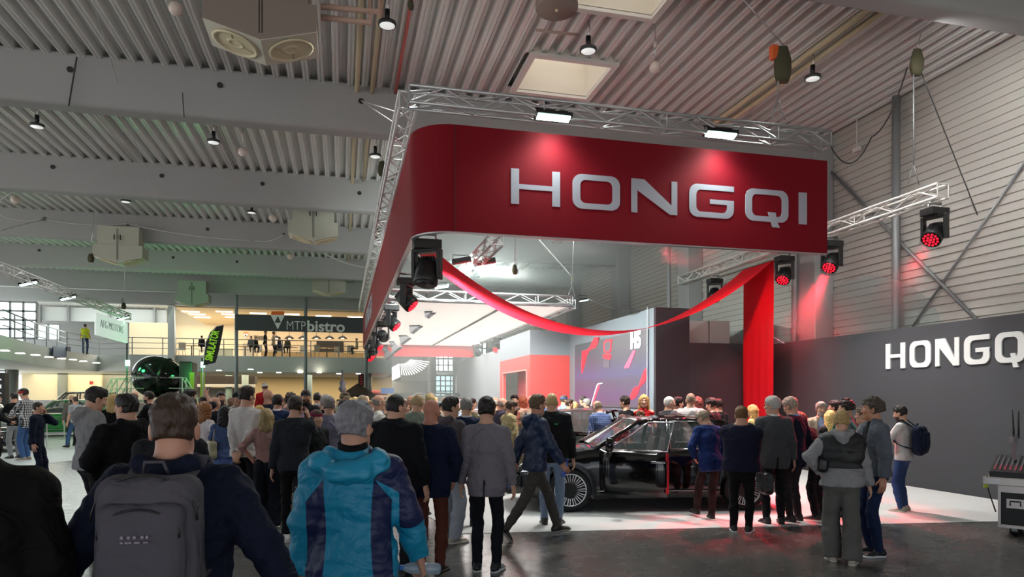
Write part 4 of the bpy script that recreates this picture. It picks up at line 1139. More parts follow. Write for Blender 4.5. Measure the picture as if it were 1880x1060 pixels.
# ---- ribbon and drape
def parab(x): return 3.37+1.85*((x-6.07)/4.33)**2
n = 40; xs = np.linspace(1.75, 10.4, n)
P = [[(x, 14.9+1.3*j/6, parab(x)+.0*j) for j in range(7)] for x in xs]
tag(MB().grid(P).build('red_ribbon', M_redf), 'red cloth ribbon sagging across the stand in a long curve', 'drape')
rg = random.Random(3)
P = []
for i in range(25):
    z = 5.22*(1-i/24)+.003
    P.append([(10.42+.03*math.sin(j*1.9+z*.25)*(1-z/5.3), 14.9+1.32*j/14+.02*math.sin(z*.8), z) for j in range(15)])
tag(MB().grid(P).build('red_drape', M_redf), 'straight red cloth drape hanging from the right truss to the floor', 'drape')
# ---- dark walls
XS = 11.2
wl = tag(empty('stand_wall', (XS, 12, 0)), 'long dark grey stand wall with white lettering at right', 'wall')
inpar(MB().box((XS, 4.5, 0), (XS+.12, 16.7, 3.24)).build('panel', M_dark), wl)
for ch, x0, x1 in (('H', 1628, 1664), ('O', 1672, 1711), ('N', 1719, 1763), ('G', 1772, 1819), ('Q', 1829, 1884), ('I', 1899, 1912)):
    A = AX(x0, 650, XS); B = AX(x1, 650, XS); h = .53
    letter(ch, abs(A[1]-B[1])/h, (XS, A[1], 2.41), (0, -h, 0), (0, 0, h), (-.03, 0, 0), M_white, wl)
tag(MB().box((9.04, 16.6, 0), (XS, 16.72, 3.28)).build('stand_back_wall', mat('#3a3137', .8)), 'low dark back wall between the screen tower and the red drape', 'wall')
tw = tag(empty('screen_tower', (8.5, 20, 0)), 'tall grey tower block carrying the video screen with a dark end face', 'wall')
inpar(MB().box((8.06, 16.6, 0), (9.04, 16.7, 4.2)).build('end_panel', mat('#352c32', .8)), tw)
inpar(MB().box((8.05, 16.7, 0), (9.04, 23.6, 4.2)).build('block', M_grey), tw)
for x0, x1, lb in ((1266, 1302, 'left pale cube panel above the dark back wall'), (1303, 1341, 'right pale cube panel above the dark back wall')):
    A = AY(x0, 589, 17.3); B = AY(x1, 632, 17.3)
    tag(MB().box((A[0], 17.3, 3.0), (B[0]-.02, 18.2, A[2])).build('wall_cube', mat('#dddbd7', .6), bevel=.01), lb, 'panel')
# red portal block
pb = tag(empty('red_portal', (7.3, 25, 0)), 'red and grey portal block with a doorway beside the screen tower', 'wall')
M_pr = mat('#d8433f', .65)
D0, D1, DH = 24.0, 27.7, 2.8
inpar(MB().box((6.55, 23.6, 0), (8.05, 23.7, 3.35)).box((6.55, 23.7, 0), (6.65, D0, 3.35)).box((6.55, D1, 0), (6.65, 28.4, 3.35)).box((6.55, D0, DH), (6.65, D1, 3.35)).build('red_panel', M_pr), pb)
inpar(MB().box((7.2, D0-.2, 0), (7.3, D1+.2, DH+.1)).build('inner_panel', mat('#b13a3c', .7)), pb)
inpar(MB().box((6.55, 23.6, 3.352), (8.05, 28.4, 4.25)).build('grey_top', M_grey), pb)
fr = MB().box((6.50, D0-.05, 0), (6.56, D0, DH+.05)).box((6.50, D1, 0), (6.56, D1+.05, DH+.05)).box((6.50, D0, DH), (6.56, D1, DH+.05))
inpar(fr.build('door_frame', mat('#e0817c', .5)), pb)
tag(MB().box((6.6, 28.5, 0), (6.72, 40, 3.9)).build('grey_partition', mat('#868b8f', .7)), 'plain grey partition wall running back behind the red portal', 'wall')
# ---- video screen
scn = tag(empty('video_screen', (8.05, 20, 1.5)), 'large video screen with slanted red shapes on the grey tower', 'screen')
def screen_mat():
    m = bpy.data.materials.new('surface'); m.use_nodes = True; nt = m.node_tree; b = nt.nodes['Principled BSDF']
    tc = nt.nodes.new('ShaderNodeTexCoord'); sp = nt.nodes.new('ShaderNodeSeparateXYZ'); nt.links.new(tc.outputs['Generated'], sp.inputs[0])
    cr = nt.nodes.new('ShaderNodeValToRGB'); e = cr.color_ramp.elements
    e[0].position = 0; e[0].color = (*lin('#8a7a8c'), 1); e[1].position = 1; e[1].color = (*lin('#77787c'), 1)
    for p_, c in ((.12, '#9a6fae'), (.38, '#8d80a4'), (.45, '#8a86c4'), (.7, '#807c92')):
        x = e.new(p_); x.color = (*lin(c), 1)
    nt.links.new(sp.outputs[2], cr.inputs[0]); nt.links.new(cr.outputs[0], b.inputs['Emission Color']); b.inputs['Emission Strength'].default_value = .55
    b.inputs['Base Color'].default_value = (.02, .02, .02, 1); b.inputs['Roughness'].default_value = .4
    return m
ZS0, ZS1 = 1.52, 3.66; YS0, YS1 = 17.0, 22.9
inpar(MB().box((8.0, YS0, ZS0), (8.045, YS1, ZS1)).build('display', screen_mat()), scn)
M_sred = mat('#ff2030', .5, emit=1.0); M_swht = mat('#ffffff', .5, emit=1.1); M_sdk = mat('#5b5560', .5, emit=.25)
def on_screen(pts, m, nm, t=.012, x=8.0):
    P = [AX(px, py, x) for px, py in pts]; n = len(P); b = MB()
    b.add([(x-t, q[1], q[2]) for q in P]+[(x, q[1], q[2]) for q in P], [tuple(range(n)), tuple(range(n, 2*n))[::-1]]+[(i, n+i, n+(i+1) % n, (i+1) % n) for i in range(n)])
    return inpar(b.build(nm, m, recalc=True), scn)
z7 = lambda L: [(900+x/3.313, 540+y/3.313) for x, y in L]
on_screen(z7([(560, 350), (600, 335), (618, 300), (635, 265), (659, 262), (655, 300), (640, 328), (608, 340), (590, 370), (562, 480), (557, 480)]), M_sred, 'red_shape')
on_screen(z7([(848, 645), (852, 625), (870, 580), (885, 566), (905, 562), (935, 470), (952, 450), (953, 500), (940, 540), (912, 566), (898, 610), (880, 635)]), M_sred, 'red_shape')
on_screen(z7([(612, 680), (648, 560), (655, 545), (683, 541), (682, 545), (658, 550), (652, 562), (617, 680)]), M_swht, 'white_line')
on_screen(z7([(615, 680), (652, 560), (660, 552), (668, 560), (635, 650)]), mat('#d8405a', .5, emit=.9), 'pink_shape')
on_screen(z7([(820, 440), (852, 380), (870, 345), (886, 345), (846, 450), (815, 452)]), mat('#e0506a', .5, emit=.8), 'pink_shape')
on_screen(z7([(690, 300), (705, 280), (745, 277), (738, 300), (735, 350), (720, 362), (700, 360), (692, 345)]), M_sred, 'red_outline')
on_screen(z7([(697, 305), (710, 290), (735, 290), (730, 345), (715, 352), (700, 345)]), M_sdk, 'dark_shape', .016)
on_screen(z7([(686, 372), (690, 367), (738, 367), (735, 380), (730, 400), (690, 392)]), M_sred, 'red_outline')
on_screen(z7([(692, 405), (728, 405), (726, 450), (690, 445)]), M_sdk, 'dark_shape')
A = AX(1159, 640, 8.0); B = AX(1181, 640, 8.0)
inpar(text_mesh('lettering', 'H5', .62, M_swht, None, (7.975, A[1], A[2]-.0), np.array([[0, 0, -1.], [-1., 0, 0], [0, 1., 0]]), .01, .03, 0, 1.45*.62), scn)
# frame line of the tower
on_screen(z7([(955, 80), (958, 80), (957, 690), (954, 690)]), mat('#b9bec2', .5), 'edge_line')
# ---- carpet of the stand and of the neighbour stand
M_carp = mat('#b9b9b8', .85, bump=.1, bscale=150, var=.05, vscale=2)
g = [AZ(842, 981, 0), AZ(1890, 957, 0)]
tag(MB().prism([(g[0][0], g[0][1]), (g[1][0], g[1][1]), (XS-.02, g[1][1]), (XS-.02, 16.55), (8, 16.55), (6.5, 23.5), (6.5, 36), (1.0, 36), (1.0, 12)], (0, 0, .001), (1, 0, 0), (0, 1, 0), (0, 0, .006)).build('stand_carpet', M_carp, recalc=True), 'light grey carpet covering the floor of the red stand', 'carpet')
g = [AZ(x, y, 0) for x, y in ((-160, 880), (170, 842), (215, 779), (-120, 779))]
tag(MB().prism([(q[0], q[1]) for q in g], (0, 0, .001), (1, 0, 0), (0, 1, 0), (0, 0, .006)).build('pale_carpet', mat('#c3c5c4', .6, var=.04), recalc=True), 'pale floor covering of the car stand at far left', 'carpet')
# ================================================================ lamps and rigging
M_lens = mat('#2a0508', .2)
M_led = mat('#ff1028', .3, emit=3.2)
M_ledoff = mat('#3a3a3e', .2)
def light(kind, name, loc, energy, color=(1, 1, 1), d=None, size=.1, spot=40, blend=.6, parent=None, sy=None):
    l = bpy.data.lights.new(name, kind); l.energy = energy; l.color = color
    o = bpy.data.objects.new(name, l); COL.objects.link(o); o.location = loc
    if d is not None: o.rotation_euler = Vector(d).to_track_quat('-Z', 'Y').to_euler()
    if kind == 'SPOT': l.spot_size = math.radians(spot); l.spot_blend = blend; l.shadow_soft_size = size
    elif kind == 'AREA':
        l.size = size
        if sy: l.shape = 'RECTANGLE'; l.size_y = sy
    else: l.shadow_soft_size = size
    if parent: inpar(o, parent)
    return o
def moving_head(loc, d, lb, s=1., on=True, energy=0, grp=None, spot=24):
    """hangs from loc (clamp); shines along d"""
    r = tag(empty('moving_head', tuple(loc)), lb, 'stage light', grp)
    p = lambda *q: tuple(np.array(q)*s)
    MB().tube([p(-.13, 0, 0), p(-.13, 0, -.08)], .018*s, 6).tube([p(.13, 0, 0), p(.13, 0, -.08)], .018*s, 6).tube([p(-.13, 0, .02), p(.13, 0, .02)], .022*s, 8).build('clamp', M_alu, r)
    MB().box(p(-.19, -.13, -.20), p(.19, .13, -.07)).build('base', M_blk2, r, bevel=.015*s)
    d = nrm(d); hz = nrm((d[0], d[1], 0)) if abs(d[2]) < .99 else np.array([0, 1., 0]); sx = np.cross(hz, (0, 0, 1.))
    Ry = np.array([sx, hz, (0, 0, 1.)]).T
    y = MB()
    for k in (-1, 1): y.cbox(Ry @ np.array([k*.185, 0, -.40])*s, np.array([.05, .13, .42])*s, Ry)
    y.cbox(Ry @ np.array([0, 0, -.215])*s, np.array([.36, .15, .05])*s, Ry); y.build('yoke', M_black, r, bevel=.012*s)
    c = np.array([0, 0, -.50])*s; R = frame(d)
    hd = MB().lathe([(0, -.20*s), (.09*s, -.19*s), (.14*s, -.13*s), (.155*s, -.02*s), (.165*s, .10*s), (.165*s, .17*s), (.15*s, .185*s)], c, 22, R).build('head', M_black, r)
    fn = MB()
    for i in range(-3, 4): fn.cbox(c+R @ np.array([i*.036, 0, -.155])*s, np.array([.010, .20, .08])*s, R)
    fn.build('fin', M_blk2, hd)
    MB().lathe([(0, .186*s), (.148*s, .1855*s)], c, 22, R).build('lens', M_lens if on else M_black, r)
    if on:
        led = MB()
        for ring, n in ((0, 1), (.055, 6), (.11, 12)):
            for k in range(n):
                a = 2*PI*k/n; led.lathe([(.019*s, 0), (.015*s, .008*s), (0, .010*s)], c+R @ np.array([ring*s*math.cos(a), ring*s*math.sin(a), .188*s]), 8, R)
        led.build('led', M_led, r)
        if energy: light('SPOT', 'led_light', tuple(np.array(loc)+c+d*.24*s), energy, (1, .04, .08), d, .08, spot, .5, r)
    return r
HD = {}
ZC = 4.36
for i, (Y, px_off, d, on, lb, en) in enumerate((
    (10.75, 0, (-.15, -.25, -1), False, 'biggest black moving head lamp hanging at the corner of the fascia, lens turned down', 0),
    (14.3, 0, (.75, -.35, -.75), True, 'second moving head along the left fascia, round red lens facing the stand', 500),
    (18.6, 0, (.7, -.4, -.7), True, 'third moving head along the left fascia, red lens tilted down', 500),
    (22.6, 0, (.3, .9, -.3), False, 'fourth moving head along the left fascia, finned back to the viewer', 0),
    (26.4, 0, (.6, -.5, -.7), True, 'fifth moving head along the left fascia with small red lens', 200),
    (30.0, 0, (.3, .9, -.3), False, 'sixth moving head along the left fascia, finned back showing', 0),
    (32.6, 0, (.6, -.6, -.6), True, 'seventh moving head along the left fascia, red lens near the bistro gallery', 0),
    (34.2, 0, (.3, -.5, -.8), True, 'farthest moving head at the back end of the left fascia', 0))):
    moving_head((1.30, Y, ZC), d, lb, 1.15 if i == 0 else 1.05, on, en)
for px, py, X, d, lb, en in (
    (1716, 357, 10.4, (-.75, -.25, -.75), 'moving head on the near end of the right truss, red lens over the clad wall', 1900),
    (1527, 428, 10.4, (-.8, -.4, -.95), 'bright red moving head glowing beside the lower right corner of the fascia', 3800),
    (1440, 458, 10.4, (-.6, -.45, -.8), 'moving head under the fascia left of its right corner, red lens', 600),
    (1312, 487, 10.4, (-.4, -.55, -.75), 'moving head on the far end of the right truss above the ribbon', 400)):
    g = AX(px, py, X); moving_head((X, g[1], 5.30), d, lb, 1.05, True, en, None, 26 if en > 500 else 24)
g = AY(1010, 596, 24.2); moving_head((g[0], 24.2, 4.75), (-.3, -.9, -.35), 'moving head with red lens on top of the red portal', .95, True, 250)
g = AT(912, 618, 30); moving_head(tuple(g), (-.4, -.7, -.6), 'distant moving head with red lens left of the red portal', 1, True, 100)
g = AT(878, 632, 32); moving_head(tuple(g), (.2, .8, -.6), 'distant unlit moving head left of the red portal', .8, False, 0)
# barn door spots along the light ceiling
M_flap = mat('#4c4c4e', .55)
def barn(loc, d, lb, s=1.):
    r = tag(empty('barn_door_spot', tuple(loc)), lb, 'stage light', None)
    R = frame(d); c = np.array([0, 0, -.28])*s
    MB().tube([(0, 0, 0), (0, 0, -.12*s)], .02*s, 6).tube([(-.12*s, 0, -.12*s), (.12*s, 0, -.12*s)], .015*s, 6).build('hook', M_black, r)
    MB().lathe([(0, -.2*s), (.09*s, -.19*s), (.11*s, 0), (.12*s, .08*s)], c, 14, R).build('can', M_flap, r)
    for k in range(4):
        f = MB(); a = k*PI/2; Q = R @ rotz(a)
        V = [c+Q @ np.array(v)*s for v in ((-.115, .115, .08), (.115, .115, .08), (.21, .21, .30), (-.21, .21, .30))]
        f.add(V, [(0, 1, 2, 3)]); f.build('flap', M_flap, r, solid=.006)
    return r
for px, py, d, lb in ((783, 540, 21, 'nearest grey spotlight with barn door flaps under the white light ceiling'), (755, 576, 25, 'second grey barn door spotlight along the light ceiling'),
                      (737, 601, 29, 'third grey barn door spotlight along the light ceiling'), (722, 620, 32, 'fourth grey barn door spotlight along the light ceiling'), (709, 633, 34, 'farthest grey barn door spotlight beside the red band')):
    g = AT(px, py, d); barn(tuple(g), (.55, -.2, -.8), lb, 1.15)
# floodlights
M_flood = mat('#c8fff0', .3, emit=30)
def flood(loc, lb, s=1., d=(0, -.45, -1), e=0, rz=0., spot=130):
    r = tag(empty('floodlight', tuple(loc), rz), lb, 'floodlight')
    R = frame(d, (1, 0, 0)) @ rotz(PI/2)
    MB().cbox(R @ np.array([0, 0, -.03]), (.56*s, .16*s, .06), R).build('housing', M_black, r)
    MB().cbox(R @ np.array([0, 0, .005]), (.50*s, .12*s, .012), R).build('lamp_glass', M_flood, r)
    MB().tube([(-.25*s, 0, .02), (-.25*s, .1, .16), (.25*s, .1, .16), (.25*s, 0, .02)], .012, 6).build('bracket', M_black, r)
    if e: light('SPOT', 'flood_light', tuple(np.array(loc)+nrm(d)*.06), e, (.88, 1, .95), d, .2, spot, .7, r)
    return r
g = AY(1017, 225, 9.7); flood((g[0], 9.72, 5.98), 'glaring floodlight on the front truss above the letter O', 1, (0, -.35, -1), 170, 0, 150)
g = AY(1325, 253, 9.7); flood((g[0], 9.72, 5.98), 'glaring floodlight on the front truss above the letter Q', 1, (0, -.35, -1), 170, 0, 150)
for px, py, lb, e in ((848, 480, 'left floodlight of the short white truss', 1000), (893, 482, 'right floodlight of the short white truss', 1800), (866, 508, 'lower floodlight at the far end of the short white truss', 0)):
    g = AZ(px, py, 4.98); flood(tuple(g), lb, .8, (.3, .7, -.35), e, 0, 170)
g = AZ(811, 528, 4.72); flood(tuple(g), 'small floodlight at the corner of the light ceiling frame', .7, (.2, -.1, -1), 0)
g = AZ(1072, 552, 4.62); flood(tuple(g), 'small floodlight at the right corner of the light ceiling frame', .5, (.2, -.1, -1), 0)
# unit heaters under the roof
M_uh = mat('#8d8079', .6); M_uhw = mat('#cfcbbd', .5); M_uhg = mat('#b5b6a8', .55)
def heater(loc, lb, col, grp=None):
    """V-bottomed fan heater, ridge along y; origin at ridge"""
    r = tag(empty('fan_heater', tuple(loc)), lb, 'heater', grp)
    w, dp = .80, .40
    b = MB(); V = [(-w, -dp, .22), (0, -dp, 0), (w, -dp, .22), (w, -dp, .62), (-w, -dp, .62)]
    n = 5; b.add(V+[(x, dp, z) for x, y, z in V], [(0, 1, 2, 3, 4), (9, 8, 7, 6, 5), (2, 7, 8, 3), (0, 4, 9, 5), (3, 8, 9, 4)])
    b.build('casing', col, r, recalc=True)
    MB().box((-w*.84, -dp*.85, .621), (w*.84, dp*.85, 1.3)).build('upper_casing', col, r)
    bt = MB(); bt.add([(-w, -dp, .215), (0, -dp, -.005), (0, dp, -.005), (-w, dp, .215), (w, -dp, .215), (w, dp, .215)], [(0, 3, 2, 1), (1, 2, 5, 4)]); bt.build('bottom_panel', M_uhw, r, solid=.01)
    ang = math.atan2(.22, w)
    for k in (-1, 1):
        c = np.array([k*w*.5, 0, .10]); R = frame((-k*math.sin(ang)*-1*-1, 0, -math.cos(ang))) if False else frame((k*math.sin(ang), 0, -math.cos(ang)))
        fan = MB().lathe([(.34, .008), (.345, .03), (.30, .035), (.28, -.02), (.15, -.06), (.14, .0), (.12, .02), (.08, .02), (.06, -.04), (0, -.04)], c, 26, R).build('fan_ring', M_cream, r)
        bl = MB()
        for a in range(3):
            Q = R @ rotz(a*2*PI/3); bl.cbox(c+Q @ np.array([.21, 0, .0]), (.15, .07, .012), Q @ rotx(.4))
        bl.build('fan_blade', mat('#b8ab8a', .5), fan)
    s = MB()
    for x in (-.02, .02): s.box((x-.006, -dp-.006, .1), (x+.006, -dp, 1.2))
    s.build('door_gap', M_black, r)
    for x in (-.1, .1): MB().box((x-.015, -dp-.03, .8), (x+.015, -dp, .98)).build('handle', M_black, r)
    return r
for px, py, d, c, lb in ((484, 97, 10.5, M_uh, 'big brown-grey fan heater with two round fans hanging nearest under the roof'), (576, 446, 23, M_uhg, 'pale fan heater with two fans in front of the third beam'),
                         (222, 486, 24.6, M_uhg, 'pale fan heater hanging at left above the lit truss'), (604, 543, 34.5, mat('#a9a89c', .6), 'distant fan heater above the bistro sign'), (355, 563, 35.7, mat('#97a394', .6), 'distant greenish fan heater above the egg simulator')):
    heater(tuple(AT(px, py, d)), lb, c)
# pipes beside the heater and along the roof
M_pipe = mat('#b9ab8e', .5); M_pink = mat('#b99a8c', .5)
def along(px, py, z, y1, r, m, lb, nm='roof_pipe', y0=None):
    g = AZ(px, py, z); return pipe(nm, [(g[0], y0 if y0 is not None else g[1], z), (g[0], y1, z)], r, m, lb, 'pipe')
along(656, 150, 8.36, 48, .05, M_pipe, 'left one of two beige pipes running along the roof beside the big heater', y0=4)
along(685, 150, 8.36, 21, .05, M_pipe, 'right one of two beige pipes running along the roof beside the big heater', y0=4)
along(1415, 150, 8.36, 40, .06, M_pipe, 'left one of two beige pipes along the roof at right', y0=2)
along(1440, 150, 8.36, 40, .06, M_pipe, 'right one of two beige pipes along the roof at right', y0=2)
along(165, 200, 8.40, 21, .03, mat('#d9d9d6', .5), 'thin white conduit along the roof ribs at left', 'roof_conduit', 15.5)
along(390, 245, 8.40, 21, .03, mat('#d9d9d6', .5), 'thin white conduit along the roof ribs above the globe lamp', 'roof_conduit', 15.5)
along(740, 90, 8.40, 15, .035, mat('#c4605c', .5), 'reddish striped cable run along the roof above the truss corner', 'roof_conduit', 5)
for k, (y0, y1) in enumerate(((12, 28), (32, 40))):
    P = [AT(590, y0, 10.6), AT(680 if k else 697, y0+10, 10.6), AT(680 if k else 697, y0-40, 10.6)]
    pipe('heater_pipe', P, .045, M_pink, ['upper pinkish pipe bending up beside the big heater', 'lower pinkish pipe bending up beside the big heater'][k], 'pipe')
# hanging LED lamps, globes, disc
def bay(px, py, z, lb, dia=.30):
    g = AZ(px, py, z); r = tag(empty('bay_lamp', tuple(g)), lb, 'lamp')
    MB().lathe([(0, 0), (dia/2, 0), (dia/2, .05), (.06, .08)], n=18).build('disc', mat('#3c3d40', .4), r); MB().lathe([(0, -.006), (dia*.42, -.004)], n=18).build('diffuser', mat('#eef0ee', .4, emit=.6), r)
    MB().tube([(0, 0, .07), (0, 0, .26)], .045, 10).build('driver', M_black, r); MB().tube([(0, 0, .26), (.03, 0, .40), (0, 0, .55), (0, 0, 8.45-z)], .012, 6).build('hook', M_alu, r)
    light('SPOT', 'bay_light', (g[0], g[1], z-.03), 420, (.97, 1, .97), (0, 0, -1), .13, 150, .6, r)
for a in ((711, 47, 7.95, 'bay lamp hanging beside the pinkish pipes near the top'), (68, 233, 7.85, 'bay lamp hanging at left under the first beam bay'), (392, 262, 7.85, 'bay lamp hanging beside the globe under the second roof bay'),
          (1080, 94, 7.9, 'bay lamp hanging behind the near roof light'), (1492, 145, 7.9, 'bay lamp hanging beside the orange hoist'), (231, 371, 7.85, 'small bay lamp above the third beam at left'),
          (462, 391, 7.9, 'small bay lamp above the third beam, left of the pale fan heater'), (689, 288, 7.9, 'bay lamp beside the hoist bag near the left truss')): bay(*a)
def globe(px, py, z, dia, lb):
    g = AZ(px, py, z); r = tag(empty('globe_lamp', tuple(g)), lb, 'lamp')
    MB().lathe([(dia/2*math.sin(t), -dia/2*math.cos(t)) for t in np.linspace(0.001, PI-.001, 12)], n=20).build('globe', mat('#d6c6bd', .4), r); MB().tube([(0, 0, dia/2), (0, 0, 8.45-z)], .008, 5).build('cord', M_alu, r)
    MB().lathe([(.03, dia/2+.25), (.035, dia/2+.30), (.02, dia/2+.36)], n=10).build('cord_grip', mat('#d6c6bd', .4), r)
for a in ((323, 16, 7.8, .21, 'pale globe hanging near the top left beside the big heater'), (446, 279, 7.7, .22, 'pale globe hanging under the second roof bay'), (1203, 124, 7.7, .21, 'pink-lit globe hanging above the front truss'),
          (28, 366, 7.9, .26, 'pale globe at the left edge above the third beam'), (501, 400, 7.9, .27, 'pale globe left of the pale fan heater'), (533, 471, 7.8, .27, 'distant pale globe under the fourth beam')): globe(*a)
g = AT(1022, 18, 9.6); r = tag(empty('ceiling_disc', tuple(g)), 'large brown-grey round disc hanging at the top above the truss', 'lamp')
MB().lathe([(0, 0), (.29, .0), (.30, .02), (.30, .09), (.27, .13), (0, .13)], n=36).build('disc', mat('#8a7a72', .55), r); MB().lathe([(0, -.03), (.022, -.02), (.022, 0)], n=10).build('stud', M_cream, r); MB().tube([(0, 0, .13), (0, 0, 8.45-g[2])], .02, 6).build('stem', M_alu, r)
pipe('pipe_stub', [AZ(984, 55, 8.2), AZ(1062, 64, 8.2)], .025, mat('#a8958a', .5), 'short horizontal pipe under the ceiling disc', 'pipe')
# hoists with canvas chain bags
M_olive = mat('#46442f', .8, bump=.3, bscale=10); M_hook = mat('#d9622b', .5)
def hoist(px, py, d, hpx, lb, orange=True, drop=None, z1=None, up=None):
    g = AT(px, py, d); s = hpx*d/FPX; r = tag(empty('chain_hoist', tuple(g)), lb, 'hoist')
    P = [[(s*.30*min(1, .62+1.6*t)*(1-.45*max(0, t-.55)/.45)*math.cos(a)+.05*s*math.sin(3*a), s*.24*min(1, .62+1.6*t)*(1-.45*max(0, t-.55)/.45)*math.sin(a), -s*(1-t)) for a in np.linspace(0, 2*PI, 17)] for t in np.linspace(0, 1, 8)]
    P = [[(0, 0, -s)]*17]+P
    MB().grid(P).build('chain_bag', M_olive, r)
    if orange: MB().cbox((-s*.3, 0, -s*.18), (s*.22, s*.2, s*.42)).build('motor', M_hook, r, bevel=.02)
    MB().tube([(-s*.1, 0, 0), (0, 0, s*.12), (s*.1, 0, 0)], .012, 6).build('hook', M_alu, r)
    b = MB().tube([(0, 0, s*.1), tuple(np.array(up)-g) if up is not None else (.1, 0, 8.4-g[2])], .009, 5); b.build('sling', M_alu, r)
    if z1 is not None: MB().tube([(-s*.15, 0, -.1*s), (-s*.15, 0, z1+.35-g[2])], .012, 6).tube([(-s*.15, 0, z1+.35-g[2]), (-s*.15-.12, 0, z1-g[2])], .008, 5).tube([(-s*.15, 0, z1+.35-g[2]), (-s*.15+.12, 0, z1-g[2])], .008, 5).build('chain', M_steel, r)
    return r
hoist(1437, 88, 10.9, 62, 'orange chain hoist with olive canvas bag above the right end of the front truss', True, z1=6.25, up=AT(1365, 0, 10.2))
hoist(1683, 92, 12.3, 46, 'dark olive hoist bag above the near end of the right truss', False, z1=5.65)
hoist(702, 297, 16, 27, 'small olive hoist bag hanging beside the left truss', False)
hoist(1051, 505, 20, 12, 'tiny hoist over the right corner of the light ceiling frame', False, z1=4.75)
hoist(227, 556, 27, 12, 'small grey hoist bag over the end of the lit truss at left', False, z1=5.4)
hoist(167, 466, 24, 16, 'small brown hoist bag left of the pale fan heater at left', False)
hoist(692, 420, 21, 16, 'small olive hoist bag beside the far part of the left truss', False)
hoist(945, 487, 16, 17, 'faint olive hoist bag behind the short white truss', False)
hoist(754, 0, 10, 18, 'dark hoist bag cut by the top edge above the truss corner', False)
def cable(P, lb, r=.008, m=None, sag=0.):
    P = [np.array(q, float) for q in P]; out = []
    for a, b in zip(P[:-1], P[1:]):
        for t in np.linspace(0, 1, 12): out.append(a+(b-a)*t-np.array([0, 0, sag*4*t*(1-t)]))
    return pipe('cable', out, r, m or mat('#b9bab8', .5), lb, 'cable')
dkc = mat('#39393b', .6)
cable([AT(170, 0, 11), AT(250, 265, 16), AT(290, 370, 18)], 'thin pale wire hanging down from the top at left', .008)
cable([AY(335, 170, 14.8), AY(338, 215, 14.8)], 'short cable loop on the first beam, left of the big heater', .01, dkc)
cable([AY(141, 105, 14.85), AY(126, 195, 14.85)], 'dark strap hanging down the first beam at left', .014, dkc)
cable([AT(663, 185, 14), AT(745, 240, 10.5)], 'pale wire running from the first beam to the truss corner', .008)
cable([AT(663, 185, 14), AT(748, 212, 10.5)], 'upper pale wire from the first beam to the truss corner', .008)
cable([AT(0, 395, 23.5), AT(82, 402, 24), AT(235, 411, 24.5), AT(468, 442, 25), AT(521, 431, 25), AT(590, 463, 27), AT(680, 492, 28)], 'long pale cable sagging along the third beam', .02, mat('#bdbdb8', .5), .12)
cable([AT(82, 402, 24), AT(0, 424, 22)], 'pale cable running down to the left edge from the third beam', .015)
cable([AT(0, 368, 19), AT(97, 306, 19)], 'pale cable bunch at the left edge of the second beam', .014)
cable([AX(1523, 265, 10.6), AX(1600, 252, 11.2), AX(1690, 30, 11.2)], 'dark cable looping from the truss end up to the right roof edge', .014, dkc, .5)
cable([AT(1690, 130, 12.4), AT(1860, 560, 14)], 'thin dark cable slanting down the clad wall at right', .010, dkc)
cable([AT(990, 440, 19), AT(1050, 508, 20)], 'pale cable hanging down to the corner of the light ceiling frame', .014)
cable([AT(1078, 548, 19), AT(1215, 566, 19)], 'black cable sagging from the light ceiling frame to the tower', .02, dkc, .2)
cable([AT(1420, 620, 14), AT(1440, 632, 13.8)], 'short dark cable below the drape edge', .01, dkc)
# wall camera
g = AX(1573, 275, 11.9); r = tag(empty('wall_camera', tuple(g)), 'small white camera on a drop pole on the clad wall', 'camera'); MB().cbox((0, 0, 0), (.08, .2, .1)).build('body', M_white, r); MB().tube([(0, 0, 0), (.0, .0, .75), (.1, 0, .85)], .015, 6).build('pole', M_white, r)
# ================================================================ cars
M_paint = mat('#050506', .10, spec=.4, coat=.5)
M_tyre = mat('#0d0d0e', .75, bump=.1, bscale=30)
M_rim = mat('#c9cacc', .22, metal=.95)
M_chrome = mat('#dcdde0', .08, metal=1.)
M_cglass = mat('#8d9a98', .02, trans=.0, alpha=.22, spec=.9, coat=1.)
M_seat = mat('#4a2a28', .5); M_int = mat('#151314', .7)
M_dred = mat('#8a1420', .4)
def interp(x, T):
    for (a, va), (b, vb) in zip(T[:-1], T[1:]):
        if a <= x <= b:
            t = (x-a)/(b-a+1e-9); t = t*t*(3-2*t)*.5+t*.5; return va+(vb-va)*t
    return T[0][1] if x < T[0][0] else T[-1][1]
def bool_cut(o, cutters):
    for c in cutters:
        md = o.modifiers.new('c', 'BOOLEAN'); md.object = c; md.operation = 'DIFFERENCE'; md.solver = 'EXACT'
    bpy.context.view_layer.update()
    me = bpy.data.meshes.new_from_object(o.evaluated_get(bpy.context.evaluated_depsgraph_get()))
    o.modifiers.clear(); o.data = me
    for c in cutters: bpy.data.objects.remove(c)
    return o
